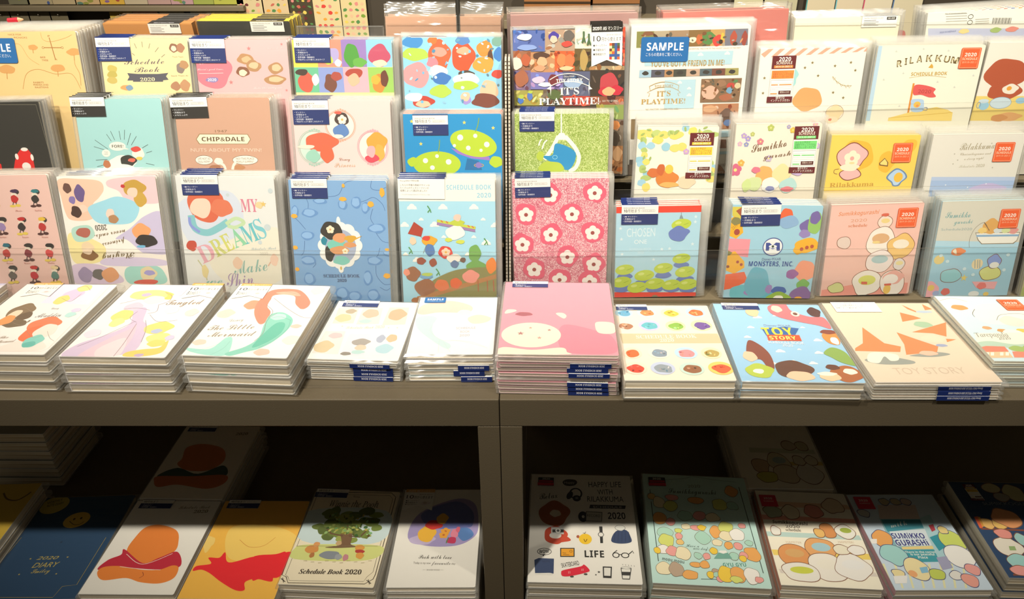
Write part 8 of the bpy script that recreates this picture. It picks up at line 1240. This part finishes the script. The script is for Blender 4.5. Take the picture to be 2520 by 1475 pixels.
planner('mint planner covered in tiny pastel mounds', False, (0.2360,0.6763,0.6266), (-3.69,0.00,0.00), (155.5,208.3,12.7), 'c6e5dc', 'f6f2ea', 4, 'S0',
 art=[('s','3a4a44',0.91,[-68.8,174.4,-68.8,164.2]),('s','3a4a44',1.07,[-68.8,149.1,-67,36.5]),('s','3a4a44',1.1,[66.9,188.3,71.2,25.1]),('s','3a4a44',0.95,[-13.1,10.2,7.4,10.8]),
  ('S','6a7a70',0.55,[-67.3,190.1,-42.9,196.9,-14.9,201.4,0.3,206.4,30.9,201.7,65.1,198.6]),('t','8a8a80','2020',-10.7,182,8.4,183.2,6.3,''),('t','5a6a5c','Sumikkogurashi',-41,168.5,30.7,169.3,12.0,'S'),('t','3a4a44','Have a',-26.7,64.3,-8.6,64.4,5.7,'S'),
  ('t','3a4a44','nice day!',-17.3,60.2,3.2,60.2,5.7,'S'),('t','5a6a64','mogu mogu',-61.9,38.9,-32.5,34.6,5.5,'B'),('t','5a9a88','GYU GYU',19.7,32.9,50.9,34.9,6.2,'B'),('b','7a6a54',-58.8,116.1,10.1,12.5,1300),
  ('b','f2b060',-58.8,116.1,9.6,11.8,1300),('b','7a6a54',-43.8,110,7.4,7.3,1390),('b','f2a8a0',-43.8,110,6.9,6.6,1390),('b','7a6a54',-21.8,123.2,11,10.3,1510),
  ('b','b4dcc8',-21.8,123.2,10.5,9.6,1510),('b','7a6a54',-0.9,124.5,9.6,9.4,1630),('b','f2a8a0',-0.9,124.5,9.1,8.6,1630),('b','7a6a54',17.7,122.2,11,8.9,1740),
  ('b','f4e6c0',17.7,122.2,10.4,8.1,1740),('b','7a6a54',-22.4,102.2,7.4,5.8,1520),('b','f4e6c0',-22.4,102.2,6.9,5.1,1520),('b','7a6a54',-9,100.8,7.4,5.8,1600),
  ('b','f2a8a0',-9,100.8,6.9,5.1,1600),('b','7a6a54',-0.5,101.4,6.3,5.8,1650),('b','f6d048',-0.5,101.4,5.8,5.1,1650),('b','7a6a54',-53.4,88.9,12.4,9.7,1345),
  ('b','b4dcc8',-53.4,88.9,11.9,9.1,1345),('b','7a6a54',-53,74.5,10.9,12.2,1355),('b','dce078',-53,74.5,10.4,11.5,1355),('b','7a6a54',-34.4,93.5,5.6,4.8,1455),
  ('b','dce078',-34.4,93.5,5.1,4.1,1455),('b','7a6a54',-34.6,83.4,5.2,6.5,1460),('b','f2a8a0',-34.6,83.4,4.7,5.8,1460),('b','7a6a54',-34.1,72.5,5.2,6,1470),
  ('b','f0c87c',-34.1,72.5,4.7,5.3,1470),('b','7a6a54',-1.3,82.3,11,12.3,1660),('b','b4dcc8',-1.3,82.3,10.5,11.7,1660),('b','7a6a54',18,94.6,8.3,12.1,1765),
  ('b','f2b060',18,94.6,7.8,11.5,1765),('b','7a6a54',33.7,103.6,10.8,11.9,1850),('b','dce078',33.7,103.6,10.3,11.2,1850),('b','7a6a54',32.1,87.7,10,9.8,1855),
  ('b','f4e6c0',32.1,87.7,9.5,9.1,1855),('b','7a6a54',47.6,91,10.7,11.6,1945),('b','f7f2ea',47.6,91,10.2,11,1945),('b','7a6a54',57.4,108.5,5.7,5.4,1985),
  ('b','f2a8a0',57.4,108.5,5.2,4.7,1985),('b','7a6a54',17.6,74.7,7.5,6.4,1780),('b','f4e6c0',17.6,74.7,7,5.8,1780),('b','7a6a54',32.6,70.3,6.2,7.3,1875),
  ('b','f2b060',32.6,70.3,5.7,6.6,1875),('b','7a6a54',45.7,70,6.2,7.3,1955),('b','f2a8a0',45.7,70,5.7,6.6,1955),('b','7a6a54',61.7,76.5,6.2,5.1,2045),
  ('b','b4dcc8',61.7,76.5,5.7,4.5,2045),('b','7a6a54',-58.6,58,8.8,8.4,1330),('b','f7f2ea',-58.6,58,8.3,7.7,1330),('b','7a6a54',-46.5,55.5,8.8,9.2,1405),
  ('b','f2a8a0',-46.5,55.5,8.3,8.6,1405),('b','7a6a54',-32.1,52.2,10.7,12.2,1495),('b','f4e6c0',-32.1,52.2,10.2,11.5,1495),('b','7a6a54',-67.1,55.3,5.1,5.8,1280),
  ('b','f6d048',-67.1,55.3,4.6,5.1,1280),('b','7a6a54',-12.1,49.3,5.7,6.2,1620),('b','b4dcc8',-12.1,49.3,5.3,5.5,1620),('b','7a6a54',-0.5,49,5.4,6.2,1692),
  ('b','f2a8a0',-0.5,49,4.9,5.5,1692),('b','7a6a54',10.4,59.2,5.8,6.3,1750),('b','f6d048',10.4,59.2,5.3,5.6,1750),('b','7a6a54',36.9,51.4,6.4,7.5,1920),
  ('b','b4dcc8',36.9,51.4,5.9,6.8,1920),('b','7a6a54',62.8,56.3,11.4,12.7,2075),('b','f2b060',62.8,56.3,10.9,12.1,2075),('b','7a6a54',50.2,53.4,6.1,7.1,2000),
  ('b','f2a8a0',50.2,53.4,5.6,6.4,2000),('b','7a6a54',48.4,48,5.4,5.7,1995),('b','f6d048',48.4,48,4.9,5.1,1995),('b','7a6a54',-60.7,24.6,10.5,11.6,1335),
  ('b','f4e6c0',-60.7,24.6,10,11,1335),('b','7a6a54',-44,23.7,10.5,12.4,1440),('b','c0a890',-44,23.7,10,11.8,1440),('b','7a6a54',-26.6,15.9,11,7.8,1555),
  ('b','f2b060',-26.6,15.9,10.5,7.2,1555),('b','7a6a54',-17.3,33.5,7.6,5.2,1600),('b','f2b060',-17.3,33.5,7.1,4.5,1600),('b','7a6a54',-5.2,34.3,7,6.8,1675),
  ('b','f2b060',-5.2,34.3,6.5,6.2,1675),('b','7a6a54',8.2,22.1,5.9,6.7,1770),('b','c0a890',8.2,22.1,5.4,6.1,1770),('b','7a6a54',0.5,17.6,5.3,6.2,1725),
  ('b','f6d048',0.5,17.6,4.8,5.6,1725),('b','7a6a54',8.4,18.1,4.6,5,1775),('b','b4dcc8',8.4,18.1,4.2,4.4,1775),('b','7a6a54',12.2,11.5,5.2,5.4,1805),
  ('b','f2a8a0',12.2,11.5,4.8,4.8,1805),('b','7a6a54',20.6,19.9,10.4,14,1850),('b','f6d048',20.6,19.9,9.9,13.4,1850),('b','7a6a54',37.1,20,10.1,14,1955),
  ('b','f2b060',37.1,20,9.6,13.4,1955),('b','7a6a54',55.1,19.2,10.7,14,2070),('b','f7f2ea',55.1,19.2,10.2,13.4,2070),('b','7a6a54',33.4,11.9,8.4,5.8,1940),
  ('b','dce078',33.4,11.9,7.9,5.2,1940),('b','7a6a54',63.4,13.2,5.9,5.4,2130),('b','f2a8a0',63.4,13.2,5.4,4.8,2130),('b','7a6a54',-67.7,159.2,5.9,6.8,1230),
  ('b','f0c87c',-67.7,159.2,5.4,6.1,1230),('b','7a6a54',-57.1,147.4,9.4,11.7,1295),('b','f4e6c0',-57.1,147.4,8.9,10.9,1295),('b','7a6a54',-40.9,141.1,11.2,10.6,1390),
  ('b','dce078',-40.9,141.1,10.6,9.8,1390),('b','7a6a54',32,148.3,11.5,11.7,1800),('b','dce078',32,148.3,11,11,1800),('b','7a6a54',50.2,147,8.7,8.7,1905),
  ('b','b4dcc8',50.2,147,8.2,8,1905),('b','7a6a54',-2.4,154.7,11.3,7.8,1600),('b','f2b060',-2.4,154.7,10.7,7,1600),('b','7a6a54',53.4,177.1,10.5,11.2,1895),
  ('b','f2b060',53.4,177.1,10,10.4,1895),('b','7a6a54',-37.4,158.6,9.5,6.8,1400),('b','f2a8a0',-37.4,158.6,9,6.1,1400),('p','7ab0a0',[8.8,45.5,18.7,59.7,27.7,60.3,33.7,47.1]),
  ('p','f4f2ea',[16.6,56.9,19.2,60.2,27.3,60.7,29,57.2,22.8,54.7])],
 tags=[('price_tag',[('m','rs',-69.7,200.5,25.7,1.3,'black')])], m=(2,5,4,3))
planner('cream planner with yellow and teal stripes and orange spine', False, (0.3952,0.6780,0.6229), (-3.48,0.00,0.00), (132.8,176.3,11.5), 'fbf3de', 'f6f2ea', 4, 'S0',
 art=[('p','c4dcd4',[-67.6,93.6,63.7,93.7,64.8,84.9,-66.9,84.6]),('p','f7d970',[-66.3,60.2,68.4,60.3,68.2,49.8,-65.1,50.4]),('p','e4d8cc',[-63.9,26.3,65.1,28.2,66,21.2,-62.3,19.4]),('p','eec4a0',[-62.1,154.5,64.5,153.5,68.6,144,-60.8,143.4]),
  ('p','f2a890',[-67,126.1,67.9,124.9,68,116.7,-67.1,116.7]),('t','4a3c2c','Sumikkogurashi',-54,110,-3.2,108.4,6.4,'bi'),('t','4a3c2c','2020',-36.9,102.3,-16.5,102.6,5.3,''),('t','4a3c2c','schedule',-38.1,95.8,-16.5,95.8,5.7,'rb'),
  ('t','d8b898','HAMSTER',-42.7,73.3,-21.2,73.3,3.7,''),('t','d8b898','HAMSTER!',30.4,77.7,52,78.2,3.7,''),('b','8a5a40',-37.1,51.7,21.5,20.9,320),('b','e8a060',-37.1,51.7,20.7,19.8,320),
  ('e','e0b070',-35.5,55.6,12.9,7.6,0),('b','8a5a40',2.1,64.7,21.7,21.4,540),('b','eeb070',2.1,64.7,20.9,20.3,540),('e','b0d4dc',3.8,68.7,13,7.8,0),
  ('b','8a5a40',3.3,33.5,25.2,24.7,600),('b','f7f0e4',3.3,33.5,24.4,23.6,600),('e','f7f0e0',5.2,38.1,15.2,9,0),('b','8a5a40',37.4,35.5,25.2,22.7,810),
  ('b','f7f2ea',37.4,35.5,24.4,21.7,810),('e','f4f2ee',39.3,39.7,15.2,8.3,0),('b','8a5a40',-34.4,23.1,25.8,16.8,380),('b','f4efe4',-34.4,23.1,25,15.7,380),
  ('e','d4d850',-33,26.2,15.5,6,0),('b','8a5a40',-52.8,95.6,8.1,9.2,165),('b','f4efe4',-52.8,95.6,7.2,8,165),('b','8a5a40',21.7,100.1,11.2,14.4,600),
  ('b','e09858',21.7,100.1,10.3,13.2,600),('b','8a5a40',45.8,99.3,13.9,14.4,745),('b','f4f0e4',45.8,99.3,13,13.2,745),('e','a8b848',47.3,101.9,8.1,5,0),
  ('b','8a5a40',30.9,65.4,11.8,9.8,715),('b','f4ecd4',30.9,65.4,11,8.6,715),('b','8a5a40',51.4,65.6,11.8,9.8,840),('b','f7f2ea',51.4,65.6,11,8.7,840),
  ('b','8a5a40',-22.8,133.6,13.2,15,290),('b','f0e0c0',-22.8,133.6,12.4,13.8,290),('b','8a5a40',11,136.9,14.1,13.9,480),('b','ec9a88',11,136.9,13.3,12.6,480),
  ('b','8a5a40',42.4,149.7,15.2,16.8,640),('b','e8d0b0',42.4,149.7,14.3,15.5,640),('b','8a5a40',-49,133.2,13.3,13.7,140),('b','b8c0a0',-49,133.2,12.4,12.5,140),
  ('b','8a5a40',8.5,94.8,7.7,9.7,530),('b','f0c070',8.5,94.8,6.8,8.5,530)],
 tags=[('price_tag',[('m','rs',-63,166.2,24.4,1.1,'red')])], m=(3,4,4,3), sp='ee8a58')
planner('light blue planner with teal milk carton', False, (0.5414,0.6737,0.6229), (0.25,0.00,0.00), (129.5,174.8,11.5), 'cfdfec', 'f6f2ea', 4, 'S0',
 art=[('p','ece8b8',[-79.8,43.9,-76.8,43.9,-80.1,3.3,-83,3.3]),('p','ece8b8',[-64.3,43.9,-61.3,43.8,-66.3,3.2,-69.1,3.3]),('p','ece8b8',[-48.8,43.8,-45.8,43.8,-52.4,3.2,-55.2,3.2]),('p','ece8b8',[-33.2,43.7,-30.3,43.7,-38.5,3.1,-41.3,3.1]),
  ('p','ece8b8',[-17.7,43.7,-14.8,43.6,-24.6,3.1,-27.5,3.1]),('p','ece8b8',[-2.2,43.6,0.7,43.6,-10.8,3,-13.6,3]),('p','ece8b8',[13.3,43.5,16.3,43.5,3.1,2.9,0.3,3]),('p','ece8b8',[28.8,43.4,31.8,43.4,17,2.9,14.2,2.9]),
  ('p','ece8b8',[44.4,43.4,47.3,43.4,30.9,2.8,28,2.8]),('p','8cbcc4',[-34.4,127.2,24.6,125.8,14.8,46.6,-39.3,46.8]),('p','d8c4b8',[-26.3,153.7,30,153.4,24.3,125.1,-34.3,125.4]),('p','3f94a4',[-32.9,124.4,23.8,124.2,21.9,108.4,-33.2,100.7]),
  ('p','b0d4da',[25.1,127,42.4,134,38.4,58,14.8,46.6]),('p','dce6ea',[-30.3,101.4,22.5,106.2,18.3,75.1,-30.8,74.2]),('p','2f98a8',[22.1,90.4,45.1,99.3,40.1,75,23.8,65.4]),('p','f0d890',[-25.4,73.1,18.9,74.7,18,69.1,-25.8,68.4]),
  ('p','3fa0ac',[-26.1,67.6,17.9,68.2,15.6,46.6,-33.2,45.8]),('p','b83a48',[30.9,113,38.9,115.3,36.9,103.8,30.2,100.5]),('t','d8e4dc','milk',-24.7,108.6,2,114.3,9.4,'S'),('t','2c2f80','SUMiKKO',-30.7,88.4,15.6,88.2,9.7,'b'),
  ('t','2c2f80','GURASHi',-30.3,75.3,15.2,75.6,10.4,'b'),('t','ecf4ec','There in the corner',-24.4,62,17.9,61.8,3.7,'b'),('t','ecf4ec','is our peaceful',-18.8,57.8,14.3,57.6,3.7,'b'),('t','ecf4ec','Place',-10.5,52.3,2.6,52.2,4.1,'b'),
  ('b','5a5a80',-45.9,88.5,14.1,16.9,1055),('b','efac60',-45.9,88.5,13.2,15.7,1055),('b','5a5a80',-42.1,59.4,17.4,19.9,1150),('b','a8d8d4',-42.1,59.4,16.6,18.7,1150),
  ('b','5a5a80',51.1,83.7,17.7,20.7,1640),('b','d4e070',51.1,83.7,16.9,19.5,1640),('b','5a5a80',47.3,55.8,19.8,21.3,1700),('b','f7f4ee',47.3,55.8,19,20.1,1700),
  ('b','5a5a80',-21,34.5,17.8,18.8,1345),('b','f4e4b0',-21,34.5,17,17.7,1345),('b','5a5a80',2.2,25.4,11.4,9.9,1515),('b','c8d460',2.2,25.4,10.6,8.8,1515),
  ('b','5a5a80',27,23.3,9.8,8.2,1675),('b','ece8e0',27,23.3,9,7.1,1675),('b','5a5a80',41.4,15.4,11.6,11.2,1790),('b','f0a898',41.4,15.4,10.8,10.1,1790),
  ('b','5a5a80',53.8,33.2,9.9,10.6,1810),('b','f0a8a0',53.8,33.2,9.1,9.5,1810),('b','5a5a80',-49.6,26.6,8.9,8.4,1190),('b','f0e0a8',-49.6,26.6,8,7.4,1190),
  ('b','5a5a80',47.2,103.8,7.7,7.8,1560),('b','f0d890',47.2,103.8,6.9,6.5,1560),('b','5a5a80',-53.4,136.8,9,8.4,900),('b','c8c4bc',-53.4,136.8,8.1,7.2,900),
  ('b','5a5a80',-13.9,159.8,8.1,7.8,1070),('b','c8b890',-13.9,159.8,7.2,6.4,1070),('b','5a5a80',3.1,159.7,8.1,7.8,1165),('b','c8b890',3.1,159.7,7.2,6.4,1165),
  ('b','5a5a80',18.4,159.6,8.1,7.8,1250),('b','d0b8a8',18.4,159.6,7.2,6.5,1250),('p','a8a8c4',[14.1,53.9,29.4,56.3,28.6,36.3,12.8,32.3]),('p','f2f0ec',[-58.5,22.7,-38.8,23.6,-45.2,10.9,-60.7,10]),
  ('e','f0b078',-30.3,26.5,5.8,5.7,0),('p','8cc0dc',[-16.9,36.5,-5.4,38.5,-8.4,28.4,-17.9,27.1]),('p','f4f0ea',[-63.3,87.5,-54,87.4,-57.5,78.7,-66.8,78.7])],
 tags=[('price_tag',[('m','rs',-57.2,169.9,25.5,-1.4,'red')])], m=(3,4,4,3), sp='e8a0b0')
planner('dim planner far under the table with cream mounds', False, (0.3935,0.8612,0.6255), (-1.39,0.00,0.00), (136.1,177.0,8.8), 'f3ead6', 'f6f2ea', 5, 'S0',
 art=[('p','d4d4b8',[-40.8,94.8,63.6,91.4,64.4,81.2,-41.5,83]),('p','e8cc70',[-41,60,70.2,62.7,67.5,54.2,-43,51.5]),('b','8a5a40',-31.6,51.8,14.3,17.3,40),('b','d8b890',-31.6,51.8,13.3,15.9,40),
  ('b','8a5a40',-0.8,61,18.2,22.1,190),('b','e0d4b0',-0.8,61,17.3,20.6,190),('e','b0c0b8',1,65,10.7,7.9,0),('b','8a5a40',5.1,33.4,21.6,21.2,260),
  ('b','e0d0b0',5.1,33.4,20.7,19.8,260),('b','8a5a40',40.8,34.3,21.6,22.8,450),('b','e8e0d0',40.8,34.3,20.7,21.4,450),('b','8a5a40',-26.6,25.9,15.9,13.9,100),
  ('b','d0c858',-26.6,25.9,15,12.5,100),('b','8a5a40',32.6,64.6,10.6,12.2,360),('b','e8dcc0',32.6,64.6,9.6,10.7,360),('b','8a5a40',51.9,65.1,10.6,12.2,460),
  ('b','e8dcc0',51.9,65.1,9.6,10.7,460),('b','8a5a40',25.3,100.9,12.8,12.2,270),('b','d8c4a8',25.3,100.9,11.8,10.6,270),('b','8a5a40',46.5,99.9,10.8,12.2,380),
  ('b','d0c4a0',46.5,99.9,9.9,10.6,380)],
 tags=[], m=(4,4,4,3))
planner('navy planner with little shelves and pastel mounds', False, (0.6916,0.6786,0.6375), (-1.88,0.00,0.00), (132.8,179.8,11.8), '20426a', 'dcd4c0', 5, 'S0',
 art=[('p','8a4a34',[-61.6,87.3,40.9,85.1,40.7,81.8,-62.4,84]),('p','8a4a34',[-47.3,38.7,48.2,41.4,48,38.5,-47.2,35.8]),('p','8a4a34',[-58.2,6.8,45.8,11.2,43.9,8,-59,3.8]),('b','8a5a40',-47.5,95.7,9.4,11.6,1935),
  ('b','f0c070',-47.5,95.7,8.5,10.3,1935),('b','8a5a40',-30.5,96.3,11.1,11.6,2035),('b','f0c46c',-30.5,96.3,10.2,10.3,2035),('b','8a5a40',-15.8,107.1,19.8,19.8,2090),
  ('b','e8a068',-15.8,107.1,18.9,18.4,2090),('b','8a5a40',-40,53.2,18.1,19.6,2110),('b','f0e8d8',-40,53.2,17.3,18.4,2110),('b','8a5a40',-35.2,77.1,11.9,9.8,2065),
  ('b','ee9c90',-35.2,77.1,11.1,8.5,2065),('b','8a5a40',-15,66.8,9.1,12.7,2220),('b','a8d4d0',-15,66.8,8.3,11.4,2220),('b','8a5a40',-36.3,26.4,18.5,15.1,2220),
  ('b','a8d8d4',-36.3,26.4,17.7,13.9,2220),('b','8a5a40',-43.7,12.2,15.1,9.3,2220),('b','f0a49c',-43.7,12.2,14.3,8.2,2220),('b','8a5a40',21,158.8,15.2,18.6,2150),
  ('b','c8c08c',21,158.8,14.3,17.2,2150),('b','8a5a40',-1.3,149.4,11.5,9.8,2050),('b','a8a090',-1.3,149.4,10.7,8.4,2050),('b','8a5a40',-7.9,168,13.5,11.2,1960),
  ('b','d0c490',-7.9,168,12.6,9.8,1960),('p','e8683c',[-61.1,107.9,-55.3,109.3,-58.2,87.5,-63,86.2]),('p','e0a040',[-55.9,108.1,-52.5,108.2,-55.4,89.8,-58.5,88.6]),('p','9cb878',[-39.4,54.3,-31.2,54.5,-32.6,47.1,-41.6,46.8]),
  ('t','8a9098','SUMIKKOGURA',-35.7,132.4,39,133.6,6.0,'')],
 tags=[('hang_tag',[('m','mt',-48.5,174.3,17.6,1.9,'yellow','みんなの予定が','開きやすい')])], m=(3,4,5,3))
